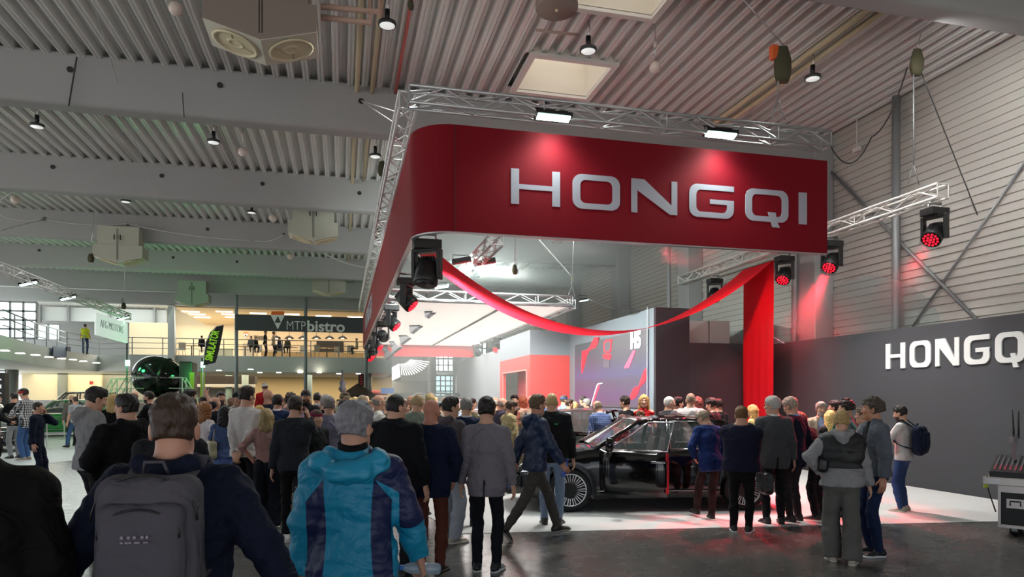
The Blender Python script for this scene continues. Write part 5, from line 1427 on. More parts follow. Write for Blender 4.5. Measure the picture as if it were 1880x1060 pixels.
def wheel(parent, x, y, r, sgn, spokes=15):
    w = empty('wheel', (x, y, r)); w.parent = parent
    R = np.array([[1., 0, 0], [0, 0, -1.], [0, 1., 0]]) if sgn < 0 else np.array([[1., 0, 0], [0, 0, 1.], [0, -1., 0]])
    k = r/.345
    MB().lathe([(.245*k, -.10), (.30*k, -.115), (.335*k, -.10), (.345*k, -.06), (.345*k, .06), (.335*k, .10), (.30*k, .115), (.255*k, .105), (.245*k, .09)], (0, 0, 0), 40, R).build('tyre', M_tyre, w)
    rim = MB().lathe([(.235*k, .0), (.262*k, .10), (.255*k, .108), (.238*k, .095), (.235*k, .05)], (0, 0, 0), 40, R)
    rim.lathe([(0, .085), (.05*k, .085), (.062*k, .07), (.062*k, .03)], (0, 0, 0), 20, R)
    for i in range(spokes):
        a = 2*PI*i/spokes
        for da, aa in ((.05, .14), (-.05, -.14)):
            p0 = R @ np.array([.05*k*math.cos(a+da), .05*k*math.sin(a+da), .075]); p1 = R @ np.array([.245*k*math.cos(a+aa*.9), .245*k*math.sin(a+aa*.9), .088]); rim.tube([p0, p1], .0115*k, 5, False)
    rim.build('rim', M_rim, w); MB().lathe([(0, .02), (.235*k, .02)], (0, 0, 0), 24, R).build('brake_disc', mat('#4a4a4c', .4, metal=.7), w)
    return w
def car(name, lb, loc, heading, paint=M_paint, roof_z=1.49, suv=False, wb=2.80, door=0., doorcol=None, s=1., hood=.0):
    rt = tag(empty(name, tuple(loc), math.atan2(heading[1], heading[0])), lb, 'car'); rt.scale = (s, s, s)
    f, rr = wb/2, -wb/2; xf, xr = f+.86, rr-(.80 if not suv else .75)
    bz = .98 if not suv else 1.08
    top = [(xr, .78), (xr+.05, .98 if not suv else 1.05), (xr+.4, 1.05 if not suv else bz), (-1.2, bz), (.6, bz-.01), (f-.45, 1.0+hood), (f+.3, .90+hood), (xf-.22, .80+hood), (xf-.06, .70), (xf, .55)]
    wid = [(xr, .70), (xr+.08, .80), (xr+.4, .90), (rr, .93), (0, .92), (f, .93), (xf-.45, .88), (xf-.15, .78), (xf, .62)]
    bot = [(xr, .42), (xr+.25, .26), (rr, .22), (f, .20), (xf-.3, .20), (xf, .30)]
    prof = [(0, 0.), (.93, 0.), (.965, .10), (.985, .24), (.985, .36), (1., .62), (.985, .80), (.955, .92), (.90, .985), (.70, 1.0), (.35, 1.015), (0, 1.02)]
    xs = sorted(set([xr, xr+.03, xr+.08, xr+.2, xr+.4]+list(np.linspace(xr+.55, xf-.5, 26))+[xf-.35, xf-.2, xf-.1, xf-.04, xf]))
    V = []; F = []; m = 2*len(prof)-2
    for x in xs:
        w, zt, zb_ = interp(x, wid), interp(x, top), interp(x, bot)
        half = [(w*a, zb_+(zt-zb_)*min(c, 1.02) if c < .999 else zb_+(zt-zb_)*(1+(c-1)*1.2)) for a, c in prof]
        ring = half+[(-y, z) for y, z in half[-2:0:-1]]
        V += [(x, y, z) for y, z in ring]
    n = len(xs)
    for i in range(n-1):
        for k in range(m): F.append((i*m+k, i*m+(k+1) % m, (i+1)*m+(k+1) % m, (i+1)*m+k))
    F.append(tuple(range(m))[::-1]); F.append(tuple((n-1)*m+k for k in range(m)))
    body = MB().add(V, F, True).build('body', paint, rt, recalc=True)
    wr_ = .345
    def cut_cyl(x, y):
        o = MB().lathe([(0, -.16), (.415, -.16), (.415, .16), (0, .16)], (x, y, wr_+.01), 28, np.array([[1., 0, 0], [0, 0, 1.], [0, -1., 0]])).build('c', M_int, None, recalc=True); return o
    cut = [cut_cyl(x, y) for x in (f, rr) for y in (-.86, .86)]
    roofx0, roofx1 = .20, (-1.15 if not suv else -1.75)     # front and rear edge of the roof
    cb0, cb1 = 1.0, (-1.85 if not suv else -2.1)            # base of windscreen and rear window
    cut.append(MB().box((cb1+.35, -.74, .34), (cb0-.12, .74, 1.3)).build('c', M_int))
    if door: cut.append(MB().box((-.12, .55, .30), (.93, 1.1, 1.3)).build('c', M_int))
    body.matrix_world = Matrix.Identity(4); body.parent = None
    bool_cut(body, cut); body.parent = rt
    body.data.materials.clear(); body.data.materials.append(paint)
    import bmesh
    for p_ in body.data.polygons: p_.use_smooth = True
    md = body.modifiers.new('e', 'EDGE_SPLIT'); md.split_angle = .6
    # roof shell with pillars
    yb, yt = .80, .60
    rz = roof_z
    def rail(t):   # side line of the cabin from windscreen base to rear base
        pass
    P = []
    for x in np.linspace(roofx0+.06, roofx1-.04, 12):
        u = (x-roofx0)/(roofx1-roofx0); crown = rz-.05*(2*u-1)**2-.01*u
        P.append([(x, yt*1.03*math.sin(a*PI/2), crown-.055*(1-math.cos(a*PI/2))*1.2) for a in np.linspace(-1, 1, 13)])
    MB().grid(P, flip=False).build('roof', paint, rt, solid=.03)
    zr = rz-.075
    for k in (-1, 1):
        pl = MB()
        pl.tube([(cb0, k*yb, bz), (cb0-.35, k*(yb-.055), bz+.20), (roofx0+.05, k*yt, zr-.005), (roofx0-.3, k*(yt+.005), rz-.055)], [.035, .035, .035, .03], 7)
        pl.tube([(roofx0+.05, k*yt, zr), (-.5, k*(yt+.01), rz-.05), (roofx1, k*yt, zr)], .03, 7)
        pl.tube([(-.16, k*(yb+.03), bz), (-.22, k*(yt+.015), rz-.06)], .035, 6)
        cq = [(roofx1+.28, k*yt, zr+.01), (roofx1-.02, k*yt, zr-.01), (cb1, k*(yb-.02), bz+.02), (cb1+.55, k*(yb+.03), bz)]
        pl.add([(x, y, z) for x, y, z in cq]+[(x, y-k*.05, z) for x, y, z in cq], [(0, 1, 2, 3), (7, 6, 5, 4), (0, 3, 7, 4), (1, 0, 4, 5), (2, 1, 5, 6), (3, 2, 6, 7)])
        pl.build('pillar', paint, rt, recalc=True)
    def glass(a, b, c, d, nm, bul=.03, axis=0):
        a, b, c, d = [np.array(q, float) for q in (a, b, c, d)]; P = []
        nn = nrm(np.cross(b-a, d-a))
        for u in np.linspace(0, 1, 7): P.append([a+(b-a)*u+((d-a)*(1-u)+(c-b)*u)*v+nn*bul*4*u*(1-u) for v in np.linspace(0, 1, 5)])
        return MB().grid(P).build(nm, M_cglass, rt)
    glass((cb0, -yb+.02, bz+.01), (cb0, yb-.02, bz+.01), (roofx0+.04, yt-.02, zr+.02), (roofx0+.04, -yt+.02, zr+.02), 'windscreen', .09)
    glass((cb1, yb-.06, bz+.03), (cb1, -yb+.06, bz+.03), (roofx1, -yt+.02, zr), (roofx1, yt-.02, zr), 'rear_window', .06)
    for k in (-1, 1):
        fw = [(cb0-.12, k*(yb+.02), bz), (-.16, k*(yb+.04), bz), (-.21, k*(yt+.02), zr), (roofx0+.0, k*(yt+.015), zr-.01)]
        rw = [(-.20, k*(yb+.04), bz), (cb1+.60, k*(yb+.03), bz), (roofx1+.22, k*(yt+.01), zr), (-.25, k*(yt+.02), zr)]
        if not (door and k > 0): glass(*fw, 'front_window', 0)
        glass(*rw, 'rear_side_window', 0)
        ch = MB()
        L = [rw[0], rw[1], rw[2], rw[3]] if (door and k > 0) else [fw[0], rw[1], rw[2], (roofx0, k*(yt+.02), zr)]
        ch.tube([(x, y+k*.018, z) for x, y, z in L]+[(L[0][0], L[0][1]+k*.018, L[0][2])], .010, 5)
        ch.build('window_trim', M_chrome, rt)
        MB().tube([(f-.42, k*.925, .33), (rr+.42, k*.925, .33)], .012, 6).build('sill_trim', M_chrome, rt)
        for hx_ in ([-.95] if (door and k > 0) else [-.05, -.95]): MB().cbox((hx_, k*.935, .82), (.22, .02, .03)).build('door_handle', M_chrome, rt, bevel=.006)
        mr = MB().lathe([(0, -.05), (.07, -.045), (.095, 0), (.09, .05), (0, .06)], (.72, k*1.0, bz+.09), 14, frame((1, 0, 0)) @ np.diag([.8, 1.25, 1.]))
        if not (door and k > 0): mr.tube([(.72, k*.9, bz+.03), (.72, k*.97, bz+.06)], .02, 6).build('mirror', paint, rt)
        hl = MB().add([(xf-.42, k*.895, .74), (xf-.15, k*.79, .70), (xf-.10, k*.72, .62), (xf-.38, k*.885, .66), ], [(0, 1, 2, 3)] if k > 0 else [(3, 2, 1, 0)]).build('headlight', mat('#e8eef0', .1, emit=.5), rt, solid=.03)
        MB().add([(xr+.03, k*.45, .90), (xr+.10, k*.80, .88), (xr+.13, k*.82, .78), (xr+.0, k*.45, .80)], [(0, 1, 2, 3) if k < 0 else (3, 2, 1, 0)]).build('tail_light', mat('#7a0d12', .2), rt, solid=.03)
    gr = MB()
    for i in range(-9, 10): gr.box((xf-.035, i*.045-.008, .36), (xf+.025, i*.045+.008, .62))
    gr.build('grille', M_chrome, rt)
    for x in (f, rr):
        for k in (-1, 1): wheel(rt, x, k*.80, wr_, k)
    # seats, dashboard, wheel
    for x, y in ((.05, .36), (.05, -.36), (-.85, .36), (-.85, -.36)):
        st = MB().cbox((x, y, .55), (.5, .48, .16)).cbox((x-.28, y, .85), (.14, .48, .56), roty(-.25)).cbox((x-.37, y, 1.20), (.09, .26, .16), roty(-.2)).build('seat', M_seat, rt, bevel=.04, seg=3)
    MB().box((.62, -.73, .72), (.95, .73, .97)).build('dashboard', M_int, rt, bevel=.04)
    MB().tube([(.42+.05*math.sin(a), .36+.18*math.cos(a), .92+.18*math.sin(a)) for a in np.linspace(0, 2*PI, 21)], .014, 6, False).build('steering_wheel', mat('#5a2a24', .4), rt)
    if door:
        dr = empty('open_door', (.93, .90, 0)); dr.parent = rt; dr.rotation_euler = (0, 0, -math.radians(door))
        P = []
        for x in np.linspace(0, -1.06, 7): P.append([(x, .03-(.945-yy)*1., z) for yy, z in ((.905, .30), (.93, .45), (.945, .62), (.94, .78), (.92, .90), (.875, bz))])
        MB().grid(P).build('door_skin', paint, dr, solid=.02)
        MB().cbox((-.53, -.08, .62), (1.0, .08, .60)).build('door_lining', doorcol or M_dred, dr, bevel=.03)
        MB().cbox((-1.05, -.035, .65), (.02, .12, .62)).build('door_edge', mat('#b02030', .4), dr)
        a = [(-.10, -.05, bz), (-1.05, -.03, bz), (-1.10, -.26, zr), (-.70, -.27, zr-.0), (-.45, -.20, bz+.24)]
        MB().tube(a+[a[0]], .016, 6).build('window_trim', M_chrome, dr)
        MB().add(a, [(0, 1, 2, 3, 4)]).build('door_window', M_cglass, dr)
        MB().cbox((-.93, .035, .82), (.22, .02, .03)).build('door_handle', M_chrome, dr, bevel=.006)
        MB().lathe([(0, -.05), (.07, -.045), (.095, 0), (.09, .05), (0, .06)], (-.20, .12, bz+.09), 14, frame((1, 0, 0)) @ np.diag([.8, 1.25, 1.])).tube([(-.2, 0, bz+.02), (-.2, .08, bz+.06)], .02, 6).build('mirror', paint, dr)
    return rt
fa = np.array([3.50, 10.25]); ra = np.array([6.24, 9.73]); hdv = nrm(np.append(fa-ra, 0))
left = np.array([-hdv[1], hdv[0], 0])
ctr = np.append((fa+ra)/2, 0)-left*.80
car('sedan', 'glossy black sedan with open front door in front of the crowd', ctr+np.array([0, 0, .007]), hdv, door=30)
g = AT(1072, HOR, 15.8); car('sedan', 'black sedan behind the first one, red light on its windscreen', (g[0], g[1], .007), (-.62, -.78, 0), doorcol=M_dred, door=40, roof_z=1.55)
g = AT(840, HOR, 19); car('sedan', 'dark red car half hidden behind the standing crowd with teal window', (g[0], g[1], .007), (-.8, -.6, 0), paint=mat('#5a0d14', .15, coat=1.))
g = AT(112, HOR, 32.5); car('green_car', 'glossy green car on the pale floor at far left', (g[0], g[1], .007), (-.96, -.28, 0), paint=mat('#148a3c', .15, coat=1.), suv=True, roof_z=1.72)
g = AT(-35, HOR, 23.5); car('dark_car', 'dark car with chrome grille at the left edge', (g[0], g[1], .007), (.75, -.66, 0), paint=mat('#0c0d10', .15, coat=1.), roof_z=1.62)
g = AT(135, HOR, 37.5); car('dark_car', 'long black car standing behind the green one', (g[0], g[1], .0), (-.97, -.24, 0), paint=mat('#0b0c0e', .2, coat=1.), suv=True, roof_z=1.80, s=1.2)
# car on a podium far behind the crowd
g = AT(778, HOR, 36.5); tag(MB().box((g[0]-2.3, g[1]-1.2, 0), (g[0]+2.1, g[1]+1.2, .5)).build('podium', mat('#6f7274', .6)), 'grey podium under the distant black car', 'podium')
car('dark_car', 'distant black car on a podium under the wing emblem', (g[0], g[1], .5), (-.97, -.2, 0), paint=mat('#0c0d10', .15, coat=1.), suv=True, roof_z=1.6)
# ================================================================ things at the far left and far end
# lit truss with the hanging dealer banner
A = AT(235, 582, 30); B = AT(-20, 497, 18.2); zz = (A[2]+B[2])/2
truss((A[0], A[1], A[2]), (A[0], B[1], A[2]), 'lit white truss running in from the left edge toward the hanging banner', m=M_white, step=.55)
for i, (px, py) in enumerate(((45, 521), (128, 548), (232, 585))):
    g = AZ(px, py, A[2]-.14); g[0] = A[0]; flood(tuple(g), ['near floodlight on the lit truss at left', 'middle floodlight on the lit truss at left', 'floodlight at the far end of the lit truss at left'][i], .9, (.3, -.2, -1), 160 if i < 2 else 0)
bx = tag(empty('dealer_banner', (A[0]-.02, A[1]-2.0, 3.6)), 'white hanging banner with pale grey dealer lettering under the lit truss', 'banner')
P0 = AX(175, 600, A[0]); P1 = AX(233, 600, A[0])
ztp, zbt = AX(233, 594, A[0])[2], AX(233, 630, A[0])[2]
inpar(MB().box((A[0]-.03, P0[1], zbt), (A[0]+.03, P1[1], ztp)).build('cloth', mat('#e9f3f0', .6, emit=.45)), bx)  # glow put into the cloth so the banner looks brightly lit
Lh = (P1[1]-P0[1])
inpar(text_mesh('lettering', 'AFG MOTORS', .44, mat('#bfcac8', .6), None, (A[0]+.045, P0[1]+Lh*.10, zbt+(ztp-zbt)*.40), np.array([[0, 0, 1.], [1., 0, 0], [0, 1., 0]]), .01, -.01, 0, Lh*.78/2.95*1.0), bx)
# egg-shaped simulator on its base
g = AT(292, HOR, 31); E = empty('egg_simulator', (g[0], g[1], 0)); tag(E, 'big glossy black egg-shaped simulator capsule lit green', 'simulator')
zc_ = HC+(HOR-693)/FPX*31
R = frame((1, -.25, -.12)); M_egg = mat('#040605', .10, spec=.5)
MB().lathe([(.95*math.sin(t)*(1+.12*math.cos(t)), -1.15*math.cos(t)) for t in np.linspace(.001, PI-.001, 26)], (0, 0, zc_), 36, R).build('capsule', M_egg, E)
MB().lathe([(.84, .46), (.90, .42), (.92, .40), (.90, .36)], (0, 0, zc_), 36, R).build('visor_ring', mat('#15170f', .2), E)
MB().box((-1.2, -.7, .9), (1.4, .7, 1.25)).build('platform', M_black, E); MB().box((.95, -.6, 1.26), (1.5, .6, zc_+.7)).build('back_frame', mat('#0c120d', .4), E, bevel=.05)
for x in (-1.0, 1.2):
    for y in (-.6, .6): MB().tube([(x, y, 0), (x*.8, y, .95)], .07, 8).build('leg', M_steel, E)
M_gfr = mat('#b7cdb2', .45, metal=.3)
def stairs(px, d, lb, flip=1):
    g = AT(px, HOR, d); r = tag(empty('access_stairs', (g[0], g[1], 0)), lb, 'stairs')
    b = MB()
    for k in (-.35, .35):
        b.tube([(-.9*flip, k, 0), (0, k, 1.7), (.5*flip, k, 1.7)], .03, 6); b.tube([(-.9*flip, k, .95), (0, k, 2.65), (.5*flip, k, 2.65)], .025, 6); b.tube([(-.9*flip, k, .5), (0, k, 2.2), (.5*flip, k, 2.2)], .02, 6)
        for t in (0, .5, 1): b.tube([(-.9*flip*(1-t), k, 1.7*t), (-.9*flip*(1-t), k, .95+1.7*t)], .022, 6)
    b.build('frame', M_gfr, r)
    for i in range(7): MB().box((-.9*flip*(1-i/6)-.12, -.35, 1.7*i/6), (-.9*flip*(1-i/6)+.12, .35, 1.7*i/6+.03)).build('step', M_steel, r)
stairs(236, 28.6, 'left green-lit access stairs of the egg simulator'); stairs(210, 30.6, 'far left grey access stairs beside the egg simulator'); stairs(338, 28.6, 'right green-lit access stairs of the egg simulator', -1)
for px, py, lb in ((233, 667, 'left glowing green lamp on a pole beside the egg simulator'), (371, 670, 'right glowing green lamp on a pole beside the flag')):
    g = AT(px, py, 30); r = tag(empty('green_lamp', (g[0], g[1], 0)), lb, 'lamp')
    MB().tube([(0, 0, 0), (0, 0, g[2]+(.9 if px < 300 else .3))], .03, 8).build('pole', M_black, r); MB().cbox((.05, -.08, g[2]), (.14, .12, .24)).build('lamp_head', mat('#6dffb0', .4, emit=25), r)
    light('POINT', 'green_light', (g[0]+.1, g[1]-.5, g[2]), 60, (.05, 1, .22), size=.15)
light('SPOT', 'green_beam', tuple(AT(350, 690, 30)), 90, (.05, 1, .2), (0, 1, .55), .2, 120, .8)
# feather flag
g = AT(385, HOR, 28.5); r = tag(empty('feather_flag', (g[0], g[1], 0)), 'black feather flag with green vertical lettering', 'flag')
M_fl = mat('#0f1512', .7)
L = [(373, 672), (374, 650), (378, 628), (386, 610), (397, 600), (411, 597), (408, 615), (403, 640), (396, 666)]
P = [AT(x, y, 28.5)-np.array([g[0], g[1], 0]) for x, y in L]
b = MB(); n = len(P); vd = nrm(ray(385, HOR)); b.add([q for q in P]+[q+vd*.02 for q in P], [tuple(range(n))[::-1], tuple(range(n, 2*n))]+[(i, (i+1) % n, n+(i+1) % n, n+i) for i in range(n)]); b.build('flag_cloth', M_fl, r, recalc=True)
MB().tube([(P[0][0], P[0][1], 0), tuple(P[0]), tuple(P[2]), tuple(P[4]), tuple(P[5])], .02, 6).build('flag_pole', M_alu, r)
rt_ = np.array([cs, -sn, 0]); upv = nrm(np.array([.24*cs, -.24*sn, 1.]))
Rt = np.array([upv, -nrm(np.cross(upv, -vd)) if False else np.cross(-vd, upv)*1., -vd]).T
p0 = AT(389, 664, 28.45)
text_mesh('lettering', 'SIMULATOR', .40, mat('#8fd32a', .5, emit=.3), r, tuple(p0-np.array([g[0], g[1], 0])-vd*.03), Rt, .006, .012, 0, .60)
# red info tag on the wall, barrier stands
g = AY(167, 703, 51.9); tag(MB().cbox((g[0], 51.95, g[2]), (.2, .03, .2)).build('wall_tag', mat('#b02a22', .5)), 'small red square notice on the cream wall at left', 'sign')
for px, yf, lb in ((118, 808, 'thin steel barrier post in front of the green car'), (86, 826, 'thin barrier post beside the man on the phone')):
    d = GD(yf); g = AT(px, HOR, d); MBo = MB().lathe([(.16, 0), (.16, .02), (.02, .03), (.02, .95), (.03, .97), (0, 1.0)], (g[0], g[1], 0), 14).build('barrier_post', M_alu); tag(MBo, lb, 'post')
g = AY(118, 645, 44); r = tag(empty('gallery_notice', tuple(AY(113, 646, 41))), 'small blue lettered board hanging on the gallery edge', 'sign')
b = MB()
A_ = AT(97, 646, 36); B_ = AT(129, 646, 39.5)
d_ = nrm(B_-A_); nb = np.array([d_[1], -d_[0], 0]); Lx = np.linalg.norm((B_-A_)[:2])
inpar(MB().add([A_+np.array([0, 0, z])*1. for z in (-.28, .28)]+[B_+np.array([0, 0, z]) for z in (.28, -.28)], [(0, 1, 2, 3)]).build('board', mat('#3d5573', .6), solid=.04), r)
for px, lb in ((352, 'leftmost lime hanging strip beside the simulator frame'), (372, 'second lime hanging strip beside the simulator frame')):
    g = AT(px, HOR, 29.5); tag(MB().box((g[0]-.09, g[1], .2), (g[0]+.09, g[1]+.03, 2.9)).build('lime_strip', mat('#9fbf3a', .5)), lb, 'banner')
g = AT(20, HOR, 30); r = tag(empty('lit_tower', (g[0]-.5, g[1], 0)), 'black advertising column with white vertical marks at the left edge', 'sign')
MB().box((-.35, -.2, 0), (.35, .2, 2.9)).build('column', M_black, r)
for i in range(6): MB().cbox((.05, -.205, 1.1+i*.3), (.34, .02, .06 if i % 2 else .16)).build('mark', mat('#e8ecec', .5, emit=.6), r)
# far end right of the bistro: wing emblem panel, booth, awnings, banners
YE = 40.
wg = tag(empty('wing_emblem', tuple(AY(752, 690, YE))), 'bright white fan of glowing bars shaped like a wing', 'emblem')
M_wing = mat('#ffffff', .5, emit=1.25)
A = AY(721, 652, YE); B = AY(721, 697, YE)
b = MB()
P = [AY(x, y, YE) for x, y in ((720, 675), (733, 668), (735, 692), (720, 699))]
inpar(b.add([(q[0], YE, q[2]) for q in P]+[(q[0], YE+.1, q[2]) for q in P], [(3, 2, 1, 0), (4, 5, 6, 7), (0, 1, 5, 4), (1, 2, 6, 5), (2, 3, 7, 6), (3, 0, 4, 7)]).build('root_panel', M_wing, recalc=True), wg)
for i in range(13):
    t = i/12; a = math.radians(86-75*t); r0, r1 = 13, 40+14*t
    q0 = AY(735+r0*math.cos(a)*.9+6*t, 660+r0*math.sin(a)*.65-1*t, YE); q1 = AY(735+r1*math.cos(a), 657+r1*math.sin(a)*.80, YE)
    inpar(MB().tube([(q0[0], YE, q0[2]), (q1[0], YE, q1[2])], [.015, .034], 6).build('bar', M_wing), wg)
bk = MB(); px_box(bk, 719, 652, 738, 672, YE+.3, .2); tag(bk.build('perforated_panel', mat('#a9adb0', .4, metal=.5)), 'grey metal panel behind the root of the wing emblem', 'panel')
fb = tag(empty('booth', tuple(AY(858, 726, 38))), 'white far booth with segmented dark lettering and a green wall', 'booth')
b = MB(); A = AT(836, 692, 41); B = AT(881, 688, 38)
def slab_between(A, B, z0, z1, t, nm, m, par):
    d = nrm(np.array([B[0]-A[0], B[1]-A[1], 0])); n_ = np.array([-d[1], d[0], 0])*t
    V = [(A[0], A[1], z0), (B[0], B[1], z0), (B[0], B[1], z1), (A[0], A[1], z1)]
    o = MB().add(V+[(x+n_[0], y+n_[1], z) for x, y, z in V], [(0, 1, 2, 3), (7, 6, 5, 4), (0, 4, 5, 1), (1, 5, 6, 2), (2, 6, 7, 3), (3, 7, 4, 0)]).build(nm, m, recalc=True)
    return inpar(o, par), d
zt_ = HC+(HOR-688)/FPX*39.5; zb2 = HC+(HOR-713)/FPX*39.5
_, d_ = slab_between(A, B, zb2, zt_, .3, 'fascia', mat('#d4d4dc', .5), fb)
slab_between(A, A+d_*.35, 0, zb2, .3, 'post', mat('#d4d4dc', .5), fb); slab_between(B-d_*.25, B, 0, zb2, .3, 'post', mat('#d4d4dc', .5), fb)
slab_between(A+d_*.2+np.array([0, .5, 0]), A+d_*2.2+np.array([0, .5, 0]), 0, zb2, .1, 'green_wall', mat('#3f8f6c', .6), fb)
rt3 = np.array([d_, (0, 0, 1.), (d_[1], -d_[0], 0)]).T
q = A+d_*.45; inpar(text_mesh('lettering', 'FORTHING', .62, mat('#2a2c30', .5), None, (q[0]+rt3[0, 2]*.02, q[1]+rt3[1, 2]*.02, zb2+.20), rt3, .01, .0, 0, .50), fb)
for px, py0, py1, w_, d, c, nm, lb in ((663, 687, 710, 10, 43, '#2b1d1f', 'hanging_banner', 'narrow dark banner with red marks hanging under the gallery'), ):
    g = AT(px, py0, d); h = (py1-py0)*d/FPX; ww = w_*d/FPX
    r = tag(empty(nm, tuple(g)), lb, 'banner'); MB().box((-ww/2, 0, -h), (ww/2, .03, 0)).build('cloth', mat(c, .7), r)
    for k in range(4): MB().cbox((0, -.01, -h*(.2+.2*k)), (ww*.5, .02, h*.1)).build('red_mark', mat('#c0303c', .6), r)
g = AT(657, HOR, 44); r = tag(empty('market_tent', (g[0], g[1], 0)), 'dark pointed tent roof far behind the crowd', 'tent')
MB().add([(-1.1, -1, 2.0), (1.1, -1, 2.0), (1.1, 1, 2.0), (-1.1, 1, 2.0), (0, 0, 2.75), (-1.1, -1, 1.8), (1.1, -1, 1.8), (1.1, 1, 1.8), (-1.1, 1, 1.8)], [(0, 1, 4), (1, 2, 4), (2, 3, 4), (3, 0, 4), (0, 5, 6, 1), (1, 6, 7, 2), (2, 7, 8, 3), (3, 8, 5, 0)]).build('canopy', mat('#4a3d35', .7), r)
for x in (-1.05, 1.05):
    for y in (-.95, .95): MB().tube([(x, y, 0), (x, y, 1.85)], .025, 6).build('leg', M_steel, r)
g = AT(688, HOR, 47.5); r = tag(empty('red_parasol', (g[0], g[1], 0)), 'low red parasol far behind the crowd', 'parasol')
MB().lathe([(0, 2.35), (.5, 2.28), (.9, 2.05), (.9, 2.0)], n=12).build('canopy', mat('#b5252b', .6), r); MB().tube([(0, 0, 0), (0, 0, 2.3)], .03, 6).build('pole', M_steel, r)
g = AT(711, 718, 42); tag(MB().cbox(tuple(g), (.75, .3, .35)).build('blue_sign', mat('#6f8fc4', .5, emit=.4)), 'small glowing blue sign far behind the crowd', 'sign')
g = AT(628, HOR, 33); r = tag(empty('guitar_display', (g[0], g[1], 0)), 'dark guitar-shaped display on a cream pole far behind the crowd', 'display')
MB().tube([(0, 0, 0), (0, 0, 2.0), (.15, 0, 2.35)], .08, 8).build('stem', mat('#b98f4e', .6), r); MB().lathe([(0, 0), (.12, .05), (.2, .2), (.12, .34), (.16, .48), (.08, .6), (.035, .62), (.035, 1.1)], (.02, 0, 2.05), 12).build('top', mat('#55505a', .5, var=.5, vscale=9), r)
# dark canopy edge under the gallery
b = MB(); px_box(b, 325, 690, 468, 705, 50, 1.2); tag(b.build('dark_canopy', mat('#3a302a', .7)), 'dark long canopy of a stall under the gallery', 'canopy')
b = MB(); px_box(b, 325, 705, 468, 711, 49.9, .3); tag(b.build('canopy_fascia', mat('#d8d0c4', .6)), 'pale band below the dark stall canopy under the gallery', 'fascia')
b = MB(); px_box(b, 330, 712, 466, 740, 51, .2); tag(b.build('stall_wall', mat('#8a837a', .7)), 'grey-brown stall wall below the pale band under the gallery', 'wall')
# steelwork of the far glazed end
for i, (x0, y0, x1, y1, Y, c) in enumerate(((737, 655, 786, 700, 52, '#aeb4b6'), (832, 640, 846, 735, 48, '#9da3a6'), (846, 655, 878, 690, 53, '#bcc4c6'), (720, 700, 800, 722, 53, '#a3a6a3'), (893, 640, 920, 730, 44, '#8b9094'))):
    b = MB(); px_box(b, x0, y0, x1, y1, Y, .3); struct(b.build('trim_%d' % (40+i), mat(c, .5)))
railing([tuple(AY(722, 676, 50)[:2]), tuple(AY(832, 684, 50)[:2])], 'far_railing', 'distant railing in front of the far glazing', 4.0)
# mixing desk on its flight case at the right edge
d = 9.0
g = AT(1886, HOR, d); FC = tag(empty('flight_case', (g[0], g[1], 0), -1.0), 'black flight case with metal edges and butterfly handles on castors', 'case')
w0, dp = 1.05, .66; zb_, zt_ = .13, .64
x0 = -.26; x1 = x0+w0
MB().box((x0, -dp/2, zb_), (x1, dp/2, zt_)).build('body', mat('#141416', .5, bump=.2, bscale=90), FC)
M_edge = mat('#c3bcb8', .35, metal=.8)
e = MB()
for z in (zb_, zt_-.0):
    for y in (-dp/2, dp/2): e.box((x0-.012, y-.015, z-.02), (x1, y+.015, z+.02))
for y in (-dp/2, dp/2): e.box((x0-.012, y-.015, zb_), (x0+.02, y+.015, zt_))
e.box((x0-.012, -dp/2, zt_-.07), (x1, -dp/2-.014, zt_-.02)); e.build('edge_rail', M_edge, FC)
for x in (x0+.08, x0+.50):
    h = MB().box((x, -dp/2-.012, .37), (x+.19, -dp/2-.004, .49)).build('handle_plate', M_edge, FC); MB().tube([(x+.04, -dp/2-.014, .405), (x+.04, -dp/2-.03, .46), (x+.15, -dp/2-.03, .46), (x+.15, -dp/2-.014, .405)], .009, 6).build('grip', M_black, h)
for x in (x0+.15, x1-.15):
    for y in (-.22, .22):
        c = MB().lathe([(0, -.022), (.055, -.02), (.055, .02), (0, .022)], (x, y, .055), 16, frame((0, 1, 0))).build('castor', M_black, FC); MB().box((x-.03, y-.03, .06), (x+.03, y+.03, zb_)).build('fork', M_steel, c)
LID = tag(empty('case_tray', (g[0], g[1], zt_+.02), -1.0), 'metal-edged tray with latches on top of the flight case', 'tray')
MB().box((x0-.17, -dp/2-.06, .0), (x1, dp/2+.05, .10)).build('rim', M_edge, LID, bevel=.008)
for x in (x0-.05, x0+.42): MB().cbox((x, -dp/2-.066, .05), (.13, .014, .06)).build('latch', M_alu, LID)
DK = tag(empty('mixing_desk', (g[0], g[1], zt_+.122), -1.0), 'black mixing desk with rows of knobs and red keys on the case', 'mixing desk')
pr = [(-dp/2+.02, 0), (-dp/2+.02, .07), (dp/2-.06, .25), (dp/2, .25), (dp/2, 0)]
b = MB(); V = [(x, y, z) for x in (x0-.11, x1) for y, z in pr]; b.add(V, [(0, 1, 2, 3, 4), (9, 8, 7, 6, 5)]+[(i, 5+i, 5+(i+1) % 5, (i+1) % 5) for i in range(5)]); b.build('console', mat('#1c1c1f', .5), DK, recalc=True)
sl = .18/(dp-.08)
kb = MB(); rk = MB()
for i in range(18):
    for j in range(9):
        x = x0-.06+i*.055; y = -dp/2+.09+j*.055; z = .075+(y+dp/2-.02)*sl
        (kb if j > 2 else rk).cbox((x, y, z+.008), (.018, .022, .02))
kb.build('knob_rows', mat('#8f8f95', .4), DK); rk.build('key_row', mat('#a5525e', .4, emit=.25), DK)
MB().cbox((x0+.42, .12, .30), (.26, .02, .18), rotx(-.6)).build('display', mat('#777b80', .3), DK)
